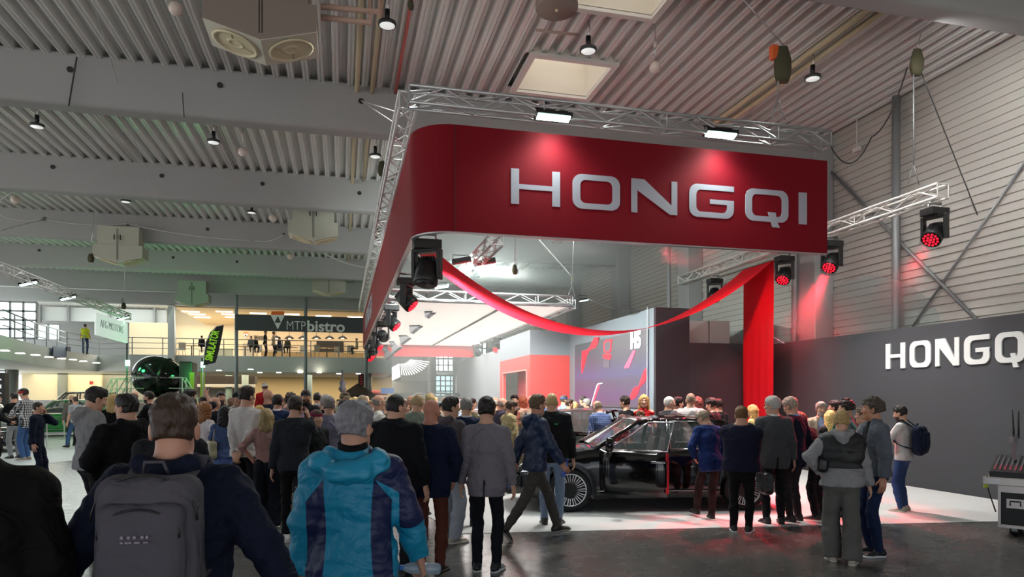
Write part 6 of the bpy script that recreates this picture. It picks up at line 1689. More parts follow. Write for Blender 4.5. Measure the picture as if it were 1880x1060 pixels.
g2 = AT(1880, HOR, d+.05); an = tag(empty('antenna_mount', (g2[0], g2[1]+.1, zt_+.38)), 'silver bracket with two black antennas behind the mixing desk', 'antenna')
MB().cbox((-.03, 0, .12), (.05, .05, .34)).cbox((-.05, 0, .22), (.08, .06, .08)).build('bracket', M_alu, an); MB().tube([(-.05, 0, .24), (-.055, 0, .36), (-.075, 0, .62)], [.014, .012, .006], 8).build('aerial', M_black, an); MB().tube([(.03, 0, .24), (.03, 0, .6)], [.014, .008], 8).build('aerial', M_black, an)
cb = [AT(1812, 872, d), AT(1812, 890, d), AT(1816, 905, d), AT(1828, 940, d)]
pipe('desk_cable', cb, .008, M_black, 'black cable hanging off the left side of the case', 'cable'); g3 = AT(1810, 893, d-.02); tag(MB().cbox(tuple(g3), (.07, .01, .035)).build('cable_tag', mat('#c8d838', .5)), 'yellow tag on the hanging black cable', 'tag')
# ================================================================ the people one can tell apart
def hand_pos(root, p, q, k=.09):
    sh, e, w, fd, pn, cu, nm = p.arm[q]
    return W(root, (w+fd*k+pn*.02)*p.s), fd, pn
def phone_at(root, p, q, lb):
    c, fd, pn = hand_pos(root, p, q, .10)
    r = root.rotation_euler[2]; R = rotz(r)
    fdw, pnw = R @ fd, R @ pn
    o = MB().cbox((0, 0, 0), (.072, .012, .15), np.array([np.cross(fdw, pnw), pnw, fdw]).T).build('phone', M_black, bevel=.004); o.location = c
    MB().cbox(tuple(np.array(pnw)*.0075), (.064, .002, .138), np.array([np.cross(fdw, pnw), pnw, fdw]).T).build('screen', mat('#20242c', .1), o)
    return tag(o, lb, 'phone')
def strap(p, a, b_, c, w=.02): pass
def backpack(root, p, lb, col, s=1., lv=1, dz=0., pocket=True, strapcol=None, mark=False):
    """rucksack on the back: body, front pocket, straps over the shoulders"""
    h = .008 if lv == 0 else .013
    B = np.array([p.xx, p.f, p.u]).T
    c = p.chest-p.f*(.23+.02*s)-p.u*(.10-dz)
    def fld(): return Field(axis(c[0]-.36, c[0]+.36, h), axis(c[1]-.3, c[1]+.42, h), axis(c[2]-.40, c[2]+.46, h))
    F = fld()
    F.rbox(c, (.165*s, .085*s, .235*s), .07, B, 0); F.ell(c-p.u*.13*s-p.f*.02, np.array([.165, .10, .12])*s, B, .05); F.wrinkle(.004, 25, 7)
    V, Q = F.mesh()
    m = cloth(col); bp = mesh_np('backpack', V*p.s, Q, m); bp.location = root.location; bp.rotation_euler = root.rotation_euler
    tag(bp, lb, 'backpack')
    if pocket:
        F = fld(); F.rbox(c-p.f*.085*s-p.u*.0*s, (.135*s, .045*s, .15*s), .045, B, 0); F.wrinkle(.003, 30, 3); V, Q = F.mesh(); mesh_np('front_pocket', V*p.s, Q, m, bp)
        zz = MB(); zz.tube([(c+B @ np.array([.125*s*math.sin(t), -.122*s-.012+.02*math.sin(t)**2, (.05+.085*math.cos(t))*s]))*p.s for t in np.linspace(-1.7, 1.7, 16)], .004, 5); zz.tube([(c+B @ np.array([.165*s*math.sin(t), -.06*s, (.09+.15*math.cos(t))*s]))*p.s for t in np.linspace(-1.6, 1.6, 16)], .004, 5); zz.build('zip', M_black, bp)
    st = MB()
    for q in (-1, 1):
        P = [c+p.u*.20*s+p.xx*q*.09+p.f*.05, p.neck+p.xx*q*.105+p.u*.0-p.f*.055, p.neck+p.xx*q*.115+p.u*.028+p.f*.0, p.chest+p.xx*q*.115+p.f*.135+p.u*.075, p.chest+p.xx*q*.125+p.f*.15-p.u*.05, p.chest+p.xx*q*.155+p.f*.02-p.u*.17, c-p.u*.16*s+p.xx*q*.12]
        # smooth path
        pts = []
        for i in range(len(P)-1):
            a, b1, b2, d = P[max(i-1, 0)], P[i], P[i+1], P[min(i+2, len(P)-1)]
            for t in np.linspace(0, 1, 6)[:-1]: pts.append(.5*((2*b1)+(b2-a)*t+(2*a-5*b1+4*b2-d)*t*t+(-a+3*b1-3*b2+d)*t**3))
        pts.append(P[-1]); vv = []; f = []
        for i, x in enumerate(pts):
            t = nrm(pts[min(i+1, len(pts)-1)]-pts[max(i-1, 0)]); wd_ = p.xx-t*(p.xx @ t); wd_ = nrm(wd_)*.028; nn = nrm(np.cross(t, wd_))*.006
            vv += [(x-wd_+nn)*p.s, (x+wd_+nn)*p.s, (x+wd_-nn)*p.s, (x-wd_-nn)*p.s]
        for i in range(len(pts)-1):
            for k in range(4): f.append((4*i+k, 4*i+(k+1) % 4, 4*i+4+(k+1) % 4, 4*i+4+k))
        st = MB().add(vv, f, True).build('shoulder_strap', cloth(strapcol or col), bp, recalc=True)
    MB().tube([(c+B @ np.array(v)*s)*p.s for v in ((-.04, .05, .23), (-.03, .03, .275), (.03, .03, .275), (.04, .05, .23))], .007, 6).build('grab_handle', cloth(strapcol or col), bp)
    return bp, c, B
def bag(root, p, q, lb, col, size=(.30, .12, .24), dz=-.30, off=.02, sl=.2, hand=False, nm='handbag', rot=0., d=None):
    """bag hung from a shoulder or a hand"""
    if hand: g = p.arm[q][2]+p.arm[q][3]*.085
    else: g = p.sh[q]+p.u*.04
    c = g+np.array([off*q, 0, dz]) if d is None else g+np.array(d)
    F = Field(axis(c[0]-.3, c[0]+.3, .012), axis(c[1]-.3, c[1]+.3, .012), axis(c[2]-.25, c[2]+.25, .012))
    R = rotz(rot) @ rotx(0)
    F.rbox(c, (size[1]/2, size[0]/2, size[2]/2), .04, R, 0); F.ell(c-np.array([0, 0, size[2]*.25]), (size[1]*.6, size[0]*.53, size[2]*.3), R, .03); F.wrinkle(.003, 30, 5)
    V, Q = F.mesh(); o = mesh_np(nm, V*p.s, Q, mat(col, .42, bump=.12, bscale=40)); o.location = root.location; o.rotation_euler = root.rotation_euler
    tag(o, lb, 'bag')
    b = MB()
    for k in (-1, 1):
        e = c+R @ np.array([0, k*size[0]*.33, size[2]*.45]); b.tube([e*p.s, ((e+g)/2+R @ np.array([0, k*size[0]*.12, .02]))*p.s, (g+np.array([0, k*.015, .012]))*p.s], .009, 6)
    b.tube([(g+np.array([0, -.015, .012]))*p.s, (g+np.array([0, .015, .012]))*p.s], .009, 6); b.build('strap', mat(col, .42), o)
    return o
T = 'trousers'
WS = ('#d8d6d2', '#e4e2de')
def cuffs(p, root, lv):
    for q in (-1, 1):
        sh, e, w, fd = p.arm[q][:4]; MB().lathe([(.034, -.02), (.0335, .012), (.030, .013)], tuple((w-fd*.012)*p.s), 14, frame(fd)).build('shirt_cuff', cloth('#cfd2d6'), root)
# ---- nearest
# man with the rucksack
r1, p1 = make_person('person', 'man seen from behind in navy hooded top with grey backpack, nearest in front', 318, 727, 2.78, 17, ('hoodie', '#12172b', dict(fit=1.5, wr=.006, collar=.05)), (T, '#1b1c22'), hr=('short', '#3a2a1f'), lv=0, al='out', ar='out', w=1.22, hy=-6, skin='#c08d76', hs=1.04)
bp1, c1_, B1 = backpack(r1, p1, 'dark grey backpack with curved pockets on the back of the nearest man', '#514e55', 1.08, 0, dz=.04)
o = text_mesh('woven_mark', 'MOUNTAIN', .026, mat('#8d8190', .6), bp1, tuple((c1_+B1 @ np.array([-.055, -.143, -.04]))*p1.s), B1 @ np.array([[1., 0, 0], [0, 0, -1.], [0, 1., 0]]), .001, 0, 0, .62)
bpy.data.objects.remove(o)
mk = MB()
for k in range(2):
    for i in range(5 if k == 0 else 7): mk.cbox(tuple((c1_+B1 @ np.array([-.045+.085*i/(4 if k == 0 else 6)+.006*math.sin(i*3), -.1475, +.052-.018*k]))*p1.s), np.array([.0095, .004, .010 if k == 0 else .006])*p1.s, B1)
mk.build('woven_mark', mat('#8d8190', .6), bp1)
# shoulder at the left edge
make_person('person', 'person cut by the left edge, only a black jacket shoulder and arm show', -62, 722, 2.45, 10, ('jacket', '#0d0a09', dict(fit=1.3)), (T, '#141416'), lv=0, w=1.15)
# blue jacket
def jacket_panels():
    m = bpy.data.materials.new('surface'); m.use_nodes = True; nt = m.node_tree; b = nt.nodes['Principled BSDF']; b.inputs['Roughness'].default_value = .5; b.inputs['Specular IOR Level'].default_value = .4
    tc = nt.nodes.new('ShaderNodeTexCoord'); sp = nt.nodes.new('ShaderNodeSeparateXYZ'); nt.links.new(tc.outputs['Object'], sp.inputs[0])
    def mth(op, a, bb=None, c=None):
        n = nt.nodes.new('ShaderNodeMath'); n.operation = op
        for i, v in enumerate((a, bb, c)):
            if v is None: continue
            if isinstance(v, (int, float)): n.inputs[i].default_value = v
            else: nt.links.new(v, n.inputs[i])
        return n.outputs[0]
    X, Y, Z = sp.outputs
    ax = mth('ABSOLUTE', mth('SUBTRACT', X, -.01))
    wob = mth('MULTIPLY', mth('SINE', mth('MULTIPLY', Z, 7)), .012)
    axw = mth('ADD', ax, wob)
    flank = mth('MULTIPLY', mth('GREATER_THAN', axw, .125), mth('LESS_THAN', axw, .225))      # side panels below the arm
    flank = mth('MULTIPLY', flank, mth('LESS_THAN', mth('ADD', Z, mth('MULTIPLY', ax, 1.3)), 1.55))
    yoke = mth('MULTIPLY', mth('GREATER_THAN', X, .085), mth('GREATER_THAN', mth('ADD', Z, mth('MULTIPLY', X, .62)), 1.455))   # right shoulder
    armn = mth('MULTIPLY', mth('GREATER_THAN', X, .245), mth('GREATER_THAN', mth('ADD', Z, mth('MULTIPLY', Y, -.6)), 1.13))
    msk = mth('MINIMUM', mth('ADD', mth('ADD', flank, yoke), armn), 1)
    mx = nt.nodes.new('ShaderNodeMix'); mx.data_type = 'RGBA'; mx.inputs[6].default_value = (*lin('#1283a8'), 1); mx.inputs[7].default_value = (*lin('#16204a'), 1)
    nt.links.new(msk, mx.inputs[0]); nt.links.new(mx.outputs[2], b.inputs['Base Color'])
    n = nt.nodes.new('ShaderNodeTexNoise'); n.inputs['Scale'].default_value = 7; n.inputs['Detail'].default_value = 3; n.inputs['Distortion'].default_value = 1.2
    bp = nt.nodes.new('ShaderNodeBump'); bp.inputs['Strength'].default_value = .6; bp.inputs['Distance'].default_value = .04
    nt.links.new(tc.outputs['Object'], n.inputs['Vector']); nt.links.new(n.outputs[0], bp.inputs['Height']); nt.links.new(bp.outputs[0], b.inputs['Normal'])
    MATS['panelled'] = m
jacket_panels()
r3, p3 = make_person('person', 'grey-haired man in turquoise and navy rain jacket, seen from behind', 648, 741, 3.62, 6, ('jacket', '#0f6f92', dict(mat='panelled', fit=1.7, hem=-.16, wr=.0055, thick=.028, collar=.05, name='rain_jacket')), (T, '#101014'), hr=('full', '#77757a'), lv=0, al='down', ar='bottle', w=1.12, hy=26, skin='#b98a74', lr='stand')
def hood_part(p, root, lv, col):
    F = Field(axis(-.26, .26, .008), axis(-.30, .2, .008), axis(1.30, 1.66, .008)); n = p.neck
    for q in (-1, 1):
        F.cap(n+p.xx*q*.12+p.u*.015-p.f*.02, n+p.xx*q*.15-p.f*.10-p.u*.03, .028, .05, .03); F.cap(n+p.xx*q*.15-p.f*.10-p.u*.03, n-p.f*.15-p.u*.085+p.xx*q*.05, .05, .055, .04)
        F.cap(n+p.xx*q*.12+p.u*.015-p.f*.02, n+p.xx*q*.07+p.f*.09-p.u*.02, .026, .022, .02)
    F.cap(n-p.f*.15-p.u*.085+p.xx*.06, n-p.f*.15-p.u*.085-p.xx*.06, .055, .055, .04); F.wrinkle(.006, 38, 5); F.wrinkle(.003, 80, 8)
    V, Q = F.mesh(); return mesh_np('hood', V*p.s, Q, mat(col, .5, bump=.35, bscale=11), root)
hood_part(p3, r3, 0, '#1488ad')
F = Field(axis(-.16, .16, .008), axis(-.2, .16, .008), axis(1.42, 1.66, .008)); F.cap(p3.neck-p3.u*.02, p3.neck+p3.u*.055-p3.f*.01, .088, .078, .0); F.plane(p3.neck+p3.u*.07, p3.u-p3.f*.3); V, Q = F.mesh(); mesh_np('inner_collar', V*p3.s, Q, cloth('#0c0c10'), r3)
c, fd, pn = hand_pos(r3, p3, 1, .07)
bt = MB().lathe([(0, -.12), (.030, -.118), (.033, -.10), (.031, -.06), (.033, -.05), (.031, -.02), (.033, .02), (.033, .05), (.020, .085), (.013, .10), (.013, .11), (0, .112)], (0, 0, 0), 18, frame((-.75, -.2, .12))).build('water_bottle', mat('#9fb4c6', .08, alpha=.55, spec=.8)); bt.location = c; tag(bt, 'clear plastic water bottle in the right hand of the turquoise-jacket man', 'bottle')
MB().lathe([(.014, .098), (.016, .10), (.016, .122), (0, .123)], (0, 0, 0), 14, frame((-.75, -.2, .12))).build('bottle_cap', mat('#3b6fb8', .4), bt)
# ---- left group
make_person('person', 'tall man in light grey hoodie looking down to the right, beside the dark-jacket man', 166, 713, 8.0, 72, ('hoodie', '#8c8b8c', dict(fit=1.3)), (T, '#1d1e20'), hr=('short', '#1f1814'), al='front', ar='belly', hp=18, ll='relax')
make_person('person', 'man in black hooded jacket turned away, head turned left, left of the nearest man', 236, 725, 6.6, -18, ('hoodie', '#0e0e11', dict(fit=1.5, thick=.03)), (T, '#15151a'), hr=('short', '#17120f'), al='jpocket', ar='jpocket', hy=-32, w=1.15, lv=1)
make_person('person', 'person in charcoal jacket hidden behind the head of the nearest man', 313, 748, 5.4, 5, ('jacket', '#222326', dict(fit=1.5)), (T, '#1a1a1e'), w=1.15, hs=.9)
r, p = make_person('person', 'man in navy sweater talking on a phone, walking on the pale floor at left', 68, 738, 13.9, 108, ('sweater', '#121a2c'), (T, '#141a2e'), hr=('buzz', '#2c2622'), ar='down', al='phone', hy=-6, w=1.08, lv=1, lr='stand', ll='fwd')
phone_at(r, p, -1, 'black phone at the ear of the navy sweater man at left')
def check_mat():
    m = mat('#e4e4e4', .85, key='check'); nt = m.node_tree; b = nt.nodes['Principled BSDF']; tc = nt.nodes.new('ShaderNodeTexCoord')
    ck = []
    for ax_ in range(2):
        w = nt.nodes.new('ShaderNodeTexWave'); w.wave_type = 'BANDS'; w.bands_direction = 'XZ'[ax_]; w.inputs['Scale'].default_value = 6.5; nt.links.new(tc.outputs['Object'], w.inputs['Vector']); ck.append(w)
    a = nt.nodes.new('ShaderNodeMath'); a.operation = 'ADD'; nt.links.new(ck[0].outputs[1], a.inputs[0]); nt.links.new(ck[1].outputs[1], a.inputs[1])
    cr = nt.nodes.new('ShaderNodeValToRGB'); cr.color_ramp.interpolation = 'CONSTANT'; e = cr.color_ramp.elements; e[0].color = (*lin('#dcdcda'), 1); e[1].color = (*lin('#17191f'), 1); e[1].position = .62; x = e.new(.36); x.color = (*lin('#6a6c70'), 1)
    h = nt.nodes.new('ShaderNodeMath'); h.operation = 'MULTIPLY'; h.inputs[1].default_value = .5; nt.links.new(a.outputs[0], h.inputs[0]); nt.links.new(h.outputs[0], cr.inputs[0]); nt.links.new(cr.outputs[0], b.inputs['Base Color'])
    MATS['check'] = m
check_mat()
def band(p, root, lv):
    F = Field(axis(p.head[0]-.13, p.head[0]+.13, .01), axis(p.head[1]-.15, p.head[1]+.15, .01), axis(p.head[2]-.05, p.head[2]+.12, .01)); C = p.head
    F.ell(C+p.hu*.03*p.hs, np.array([.094, .116, .118])*p.hs, p.HR, 0); F.plane(C+p.hu*.065, p.hu); F.plane(C+p.hu*.02, -p.hu); V, Q = F.mesh(); mesh_np('headband', V*p.s, Q, cloth('#c0252b'), root)
make_person('person', 'man in black and white checked shirt with red headband near the green car', 47, 714, 19.6, -58, ('shirt', '#dddddd', dict(mat='check', fit=1.6, hem=-.14)), (T, '#3d5a86', dict(mat='denim')), ('#8f8578', '#d9d5cc'), hr=('short', '#2a211b'), al='front', ar='front', lv=2, extra=band, hp=12)
r, p = make_person('person', 'man in black t-shirt and grey jeans holding a camera beside the checked shirt man', 27, 722, 20.3, -30, ('tshirt', '#121214'), (T, '#8e8f90', dict(mat='denim')), ('#2a2725', '#2a2725'), hr=('short', '#2a211b'), al='front', ar='front', lv=2, hp=10)
c, fd, pn = hand_pos(r, p, -1, .1); o = MB().cbox((0, 0, 0), (.14, .07, .1)).build('camera', M_black, bevel=.01); o.location = c; tag(o, 'small black camera held by the man in grey jeans at left', 'camera'); MB().lathe([(.04, 0), (.04, .08), (0, .08)], (0, -.03, 0), 12, rotx(PI/2)).build('camera_lens', M_black, o)
make_person('person', 'person in black cut by the left edge, reaching a hand to the right', -10, 722, 17, 95, ('shirt', '#111114'), (T, '#15151a'), al='front', ar='front', lv=2)
r, p = make_person('person', 'man in grey t-shirt and jeans walking behind the tall hoodie man', 139, 728, 24, -35, ('tshirt', '#9b9da0'), (T, '#45638c', dict(mat='denim')), hr=('buzz', '#3a3029'), lv=2, ll='stepf', lr='stepb'); bag(r, p, 1, 'small dark shoulder bag of the man in grey t-shirt', '#17181c', (.3, .1, .3), -.5)
make_person('person', 'bald man with beard standing just left of the grey t-shirt man', 131, 726, 25.5, 160, ('shirt', '#6f6a62'), (T, '#25262c'), hr=('bald', '#2a211b'), beard='#3a2c22', lv=2)
r, p = make_person('person', 'blonde woman in black seen from behind between the two men at left', 207, 724, 13.2, 8, ('sweater', '#101013'), (T, '#121216', dict(fit=1.3)), hr=('mid', '#c2a56c'), female=True, lv=1, al='front', ar='front'); bag(r, p, -1, 'white strapped bag of the blonde woman in black', '#c9c9c6', (.3, .1, .3), -.42, .06)
make_person('person', 'bearded man in black shirt facing left beyond the dark-jacket man', 275, 719, 16, -70, ('shirt', '#131316', dict(sleeve=.5)), (T, '#18181c'), hr=('short', '#241b15'), beard='#2b1f18', lv=2, al='crossed', ar='crossed')
make_person('person', 'bald man far behind, right of the blonde woman', 247, 718, 19, 20, ('shirt', '#8f8a80'), (T, '#2a2b30'), hr=('fringe', '#6a5a4a'), lv=2)
make_person('person', 'short-haired man far behind, just right of the blonde woman', 233, 721, 20, 5, ('sweater', '#3a3d44'), (T, '#25262c'), hr=('buzz', '#4a4038'), lv=2)
make_person('person', 'dark-haired man raising his hands to his mouth, right above the nearest man', 346, 716, 12.2, 60, ('shirt', '#24252b'), (T, '#18181c'), hr=('short', '#15110f'), al='chest', ar='up', lv=1)
make_person('person', 'dark-haired man facing the viewer behind the long-haired woman in white', 374, 729, 13.4, 175, ('shirt', '#55503f'), (T, '#25262c'), hr=('short', '#2b1f18'), lv=2)
r, p = make_person('person', 'woman with long auburn hair in white blouse and black skirt', 376, 740, 11.2, 52, ('shirt', '#d9d1d1', dict(sleeve=.7)), ('skirt', '#101013', dict(z0=1.02, z1=.35, r0=.13, r1=.20)), hr=('mid', '#8a5a32'), female=True, al='front', ar='hip', lv=1)
make_person('person', 'bald man in dark suit facing right behind the auburn-haired woman', 393, 729, 12.8, 50, ('blazer', '#23242b'), (T, '#1d1e24'), hr=('fringe', '#7a6a5c'), shirt='#d9dadd', lv=2)
make_person('person', 'bearded man in black facing the viewer behind the woman in blue', 405, 720, 15.5, 170, ('shirt', '#121215'), (T, '#18181c'), hr=('short', '#241b15'), beard='#3a2a20', lv=2)
r, p = make_person('person', 'black-haired woman in blue dress with pleated skirt', 412, 746, 10.7, 8, ('dress', '#4a5c86', dict(sleeve=.45)), ('skirt', '#53689a', dict(z0=1.06, z1=.50, r0=.13, r1=.27, pleats=44)), ('#c7b39c', '#c7b39c'), hr=('mid', '#121013'), female=True, al='front', ar='down', lv=1); bag(r, p, -1, 'cream shoulder bag of the woman in the blue dress', '#a6a283', (.36, .13, .30), -.42, .05, rot=.3)
make_person('person', 'man in light jacket and cap with crossed forearms, right of the woman in blue', 436, 720, 13, 165, ('jacket', '#b9b5ae'), (T, '#25262c'), hr=('buzz', '#2b1f18'), cap=('#1b1c20',), al='crossed', ar='crossed', lv=2)
r, p = make_person('person', 'tall man in white shirt holding his hands behind his back', 451, 711, 9.85, 34, ('shirt', '#cfcac6', dict(fit=1.8)), (T, '#121216', dict(fit=1.6, ankle=.10, cut=.16)), WS, hr=('full', '#1f1713'), al='behind', ar='behind', hy=15, lv=1)
r, p = make_person('person', 'woman with wavy dark blonde hair in a dusty pink low-back top', 489, 751, 9.4, 10, ('shirt', '#a5807a', dict(sleeve=.62, hem=.04, collar=0)), (T, '#14161f', dict(fit=1.6, ankle=.11, cut=.06)), WS, hr=('mid', '#9a835a'), female=True, al='hip', ar='front', lv=1, skin='#c98f78')
make_person('person', 'blonde woman facing the viewer between the white shirt man and the pink top woman', 476, 745, 11.0, 165, ('shirt', '#c8a6a6'), (T, '#25262c'), hr=('mid', '#d2a862'), female=True, lv=1)
r, p = make_person('person', 'man in charcoal sweater with white sneakers holding a phone to his ear', 541, 728, 8.55, 6, ('sweater', '#2b2d33', dict(fit=1.4)), (T, '#0f0f12', dict(fit=.9)), WS, hr=('short', '#2a201a'), ar='phone', al='down', hy=14, lv=1)
phone_at(r, p, 1, 'black phone at the ear of the charcoal sweater man')
r, p = make_person('person', 'bald man in navy jacket carrying a child, behind the white shirt man', 491, 716, 13.2, 40, ('blazer', '#232a3c'), (T, '#20222a'), hr=('bald', '#5a4a3a'), lv=2)
make_person('person', 'child in red top and white cap sitting high above the crowd', 486, 705, 13.25, 10, ('sweater', '#b8262a'), (T, '#22242c'), hr=('short', '#4a3a2a'), cap=('#d9d4cf',), H=1.15, zbase=2.085-1.15, ll='sit', lr='sit', lv=2, al='down', ar='down')
make_person('person', 'dark-haired man in navy suit with white collar, right of the bald man', 509, 726, 12.3, 12, ('blazer', '#1d2a48'), (T, '#1a2036'), hr=('full', '#15110f'), shirt='#e0e0e2', lv=1)
make_person('person', 'curly-haired person in mauve behind the navy suit', 533, 722, 13.1, 20, ('shirt', '#8a7a86'), (T, '#20222a'), hr=('curly', '#3a3028'), lv=2)
make_person('person', 'man in black cap and dark jacket facing the viewer', 561, 717, 14, 172, ('jacket', '#1c1d22'), (T, '#20222a'), hr=('short', '#2a201a'), cap=('#16171b',), beard='#4a382c', lv=2)
make_person('person', 'youth in maroon cap behind the man with the phone', 579, 754, 9.7, 140, ('sweater', '#17181c'), (T, '#20222a'), hr=('short', '#4a3a2e'), cap=('#7d1f3c', True), lv=1)
make_person('person', 'white-haired man in dark suit with white shirt facing down left', 596, 727, 11.8, 150, ('blazer', '#14161f', dict(openf=.13)), (T, '#1a1c24'), hr=('full', '#8d8a86'), shirt='#d9dadd', hp=15, lv=1)
make_person('person', 'man with grey hair in lavender-grey blazer seen from behind', 604, 730, 10.5, 4, ('blazer', '#7f7f93', dict(fit=1.4)), (T, '#3a3c48'), hr=('full', '#6f6a66'), lv=1, w=1.08)
make_person('person', 'man with parted dark hair half hidden behind the turquoise jacket man', 630, 735, 11.2, 160, ('shirt', '#55585f'), (T, '#20222a'), hr=('short', '#2a201a'), lv=1)
make_person('person', 'man with camouflage cap behind the lavender blazer', 632, 721, 13.6, 150, ('shirt', '#8a7d66'), (T, '#20222a'), hr=('short', '#4a3a2e'), cap=('#7d7459',), lv=2)
make_person('person', 'person with dark hair and white shirt far behind the maroon cap', 582, 722, 16.5, 10, ('shirt', '#d9d5cf'), (T, '#20222a'), hr=('short', '#1f1713'), lv=2)
r, p = make_person('person', 'bald man with glasses in white shirt with a dark shoulder strap, looking right', 693, 725, 11, 72, ('shirt', '#d4d2cb', dict(fit=1.6)), (T, '#3a3c44'), hr=('fringe', '#8d8378'), gl=True, w=1.1, lv=1)
r, p = make_person('person', 'man with light backpack straps behind the bald man in white', 665, 727, 12.6, 8, ('shirt', '#c9cbc4'), (T, '#3a3c44'), hr=('short', '#8a7a62'), lv=2); backpack(r, p, 'pale grey-white backpack left of the bald man in white', '#b4beba', .85, 1)
# ---- centre
make_person('person', 'man in black zip jacket looking right, just right of the turquoise jacket man', 724, 724, 6.8, 18, ('jacket', '#101116', dict(fit=1.5, collar=.06)), (T, '#15161a'), hr=('buzz', '#1d1714'), hy=38, w=1.2, lv=1)
make_person('person', 'man with cropped fair hair in grey-green striped shirt behind the bald man', 767, 724, 10.4, 12, ('shirt', '#7f8a7c', dict(fit=1.5)), (T, '#2a2c33'), hr=('buzz', '#a58f6a'), hy=20, w=1.08, lv=1)
make_person('person', 'fair-haired person just right of the grey-green shirt, behind the bald man', 789, 724, 12.8, 5, ('shirt', '#a9a391'), (T, '#2a2c33'), hr=('full', '#b39d6c'), lv=2)
make_person('person', 'man with glasses facing the viewer behind the black zip jacket man', 753, 727, 15, 165, ('shirt', '#56616a'), (T, '#2a2c33'), hr=('bald', '#5a4a3a'), gl=True, lv=2)
make_person('person', 'woman in pale top raising her arm beside the black zip jacket man', 741, 737, 13, 120, ('tshirt', '#d8cbb9'), (T, '#3a3c44'), hr=('long', '#4a3226'), female=True, al='up', ar='front', lv=2)
r, p = make_person('person', 'bald man in navy blazer and russet trousers', 790, 734, 7.05, 14, ('blazer', '#141b33', dict(fit=1.25)), (T, '#5b3026'), ('#15110f', '#15110f'), hr=('bald', '#6a5548'), beard='#6a5245', al='pocket', ar='pocket', hy=22, skin='#b97f6a', w=1.1, lv=1)
r, p = make_person('person', 'young man in grey hooded sweatshirt with crossed arms and pale jeans', 825, 730, 8.5, 48, ('hoodie', '#5e565a', dict(fit=1.2)), (T, '#9aa0a8', dict(mat='denim', fit=1.4, ankle=.075)), ('#a39a8c', '#c9c2b4'), hr=('short', '#1b1512'), al='crossed', ar='crossed', hy=22, lv=1)
c = p.P0+p.u*.10+p.f*.20+p.xx*.06; o = MB().cbox((0, 0, 0), (.26, .09, .15), None).build('waist_bag', mat('#0f0f12', .6, bump=.2, bscale=30), bevel=.03, seg=3); o.location = W(r, c*p.s); o.rotation_euler = r.rotation_euler; tag(o, 'black waist bag on the front of the young man with crossed arms', 'bag')
MB().tube([(-.12, 0, 0), (-.19, -.1, .03), (-.19, -.25, .05)], .012, 6).tube([(.12, 0, 0), (.17, -.1, .03), (.17, -.25, .05)], .012, 6).build('belt', mat('#0f0f12', .6), o)
make_person('person', 'grey-haired man in navy suit seen from behind, between the hoodie and grey blazer', 856, 731, 9.6, 2, ('blazer', '#1b2740', dict(fit=1.25)), (T, '#14192a'), hr=('short', '#7d7873'), shirt='#d9dadd', lv=1, w=1.08, al='belly', ar='belly')
def new_shoes(p, root, lv):
    for ch in root.children:
        if ch.name.startswith('shoe'):
            pass
    for q in (-1, 1):
        hip, k, a, pit, toe = p.legs[q]; R = rotz(-math.radians(toe))
        for sd in (-1, 1):
            b = MB(); o = a+R @ np.array([sd*.050, .03, -.055]); n_ = R @ np.array([0, 1., 0])
            for q0, q1 in (((0, 0), (.006, .042)), ((.006, .042), (.036, 0)), ((.036, 0), (.044, .042))):
                b.tube([(o+n_*q0[0]*1.1+np.array([0, 0, q0[1]]))*p.s, (o+n_*q1[0]*1.1+np.array([0, 0, q1[1]]))*p.s], .0045*p.s, 5)
            b.build('shoe_letter', mat('#d8d8d8', .5), root)
r, p = make_person('person', 'man in light grey blazer and dark jeans with black and white sneakers', 893, 731, 7.08, 12, ('blazer', '#77727a', dict(fit=1.1, wr=.0035)), (T, '#14151c', dict(fit=.95)), ('#15151a', '#c9c9c9'), hr=('full', '#1d1512'), lv=1, hy=-8, al='down', ar='down', extra=new_shoes)
r, p = make_person('person', 'man in navy soft jacket walking to the right past the black car', 984, 726, 8.7, 68, ('jacket', '#1b2c4c', dict(fit=.9, hood=True, mat='nylon')), (T, '#4b4742'), ('#1f1b19', '#8a857c'), hr=('short', '#5a4836'), ll='stepf', lr='stepb', al='swingb', ar='swingf', hy=-12, hp=0, lv=1, skin='#b9856e')
c, fd, pn = hand_pos(r, p, 1, .08); o = MB().lathe([(0, -.11), (.03, -.108), (.034, -.08), (.030, -.03), (.034, .02), (.03, .06), (.013, .09), (.013, .11), (0, .112)], (0, 0, 0), 16, frame((.25, -.1, 1))).build('blue_bottle', mat('#3a63c8', .08, alpha=.65, spec=.8)); o.location = c; tag(o, 'blue plastic bottle carried by the walking man', 'bottle')
MB().lathe([(.015, .098), (.017, .10), (.017, .125), (0, .126)], (0, 0, 0), 12, frame((.25, -.1, 1))).build('bottle_cap', mat('#22408f', .4), o)
def logos(p, root, lv):
    sh, e, w = p.arm[1][:3]; c = sh+(e-sh)*.5; b = MB(); b.cbox(tuple((c+p.xx*.063-p.f*.012)*p.s), (.004, .09, .012)); b.cbox(tuple((p.chest+p.xx*.07-p.f*.15+p.u*.06)*p.s), (.05, .006, .014)); b.build('green_mark', mat('#2fae5c', .6), root)
make_person('person', 'fair-haired man in black jacket and jeans behind the walking man', 1013, 722, 9.7, 4, ('jacket', '#17181b', dict(fit=1.4)), (T, '#6f8096', dict(mat='denim')), ('#2a2623', '#5a564f'), hr=('buzz', '#b79a6a'), lv=1, w=1.12, extra=logos, hy=-10)
make_person('person', 'man in beige zip jacket looking right in front of the grey partition', 934, 737, 12.9, 62, ('jacket', '#a0926c', dict(fit=1.2)), (T, '#4a5574', dict(mat='denim')), hr=('short', '#3a2c22'), lv=1, hp=12, al='front', ar='down')
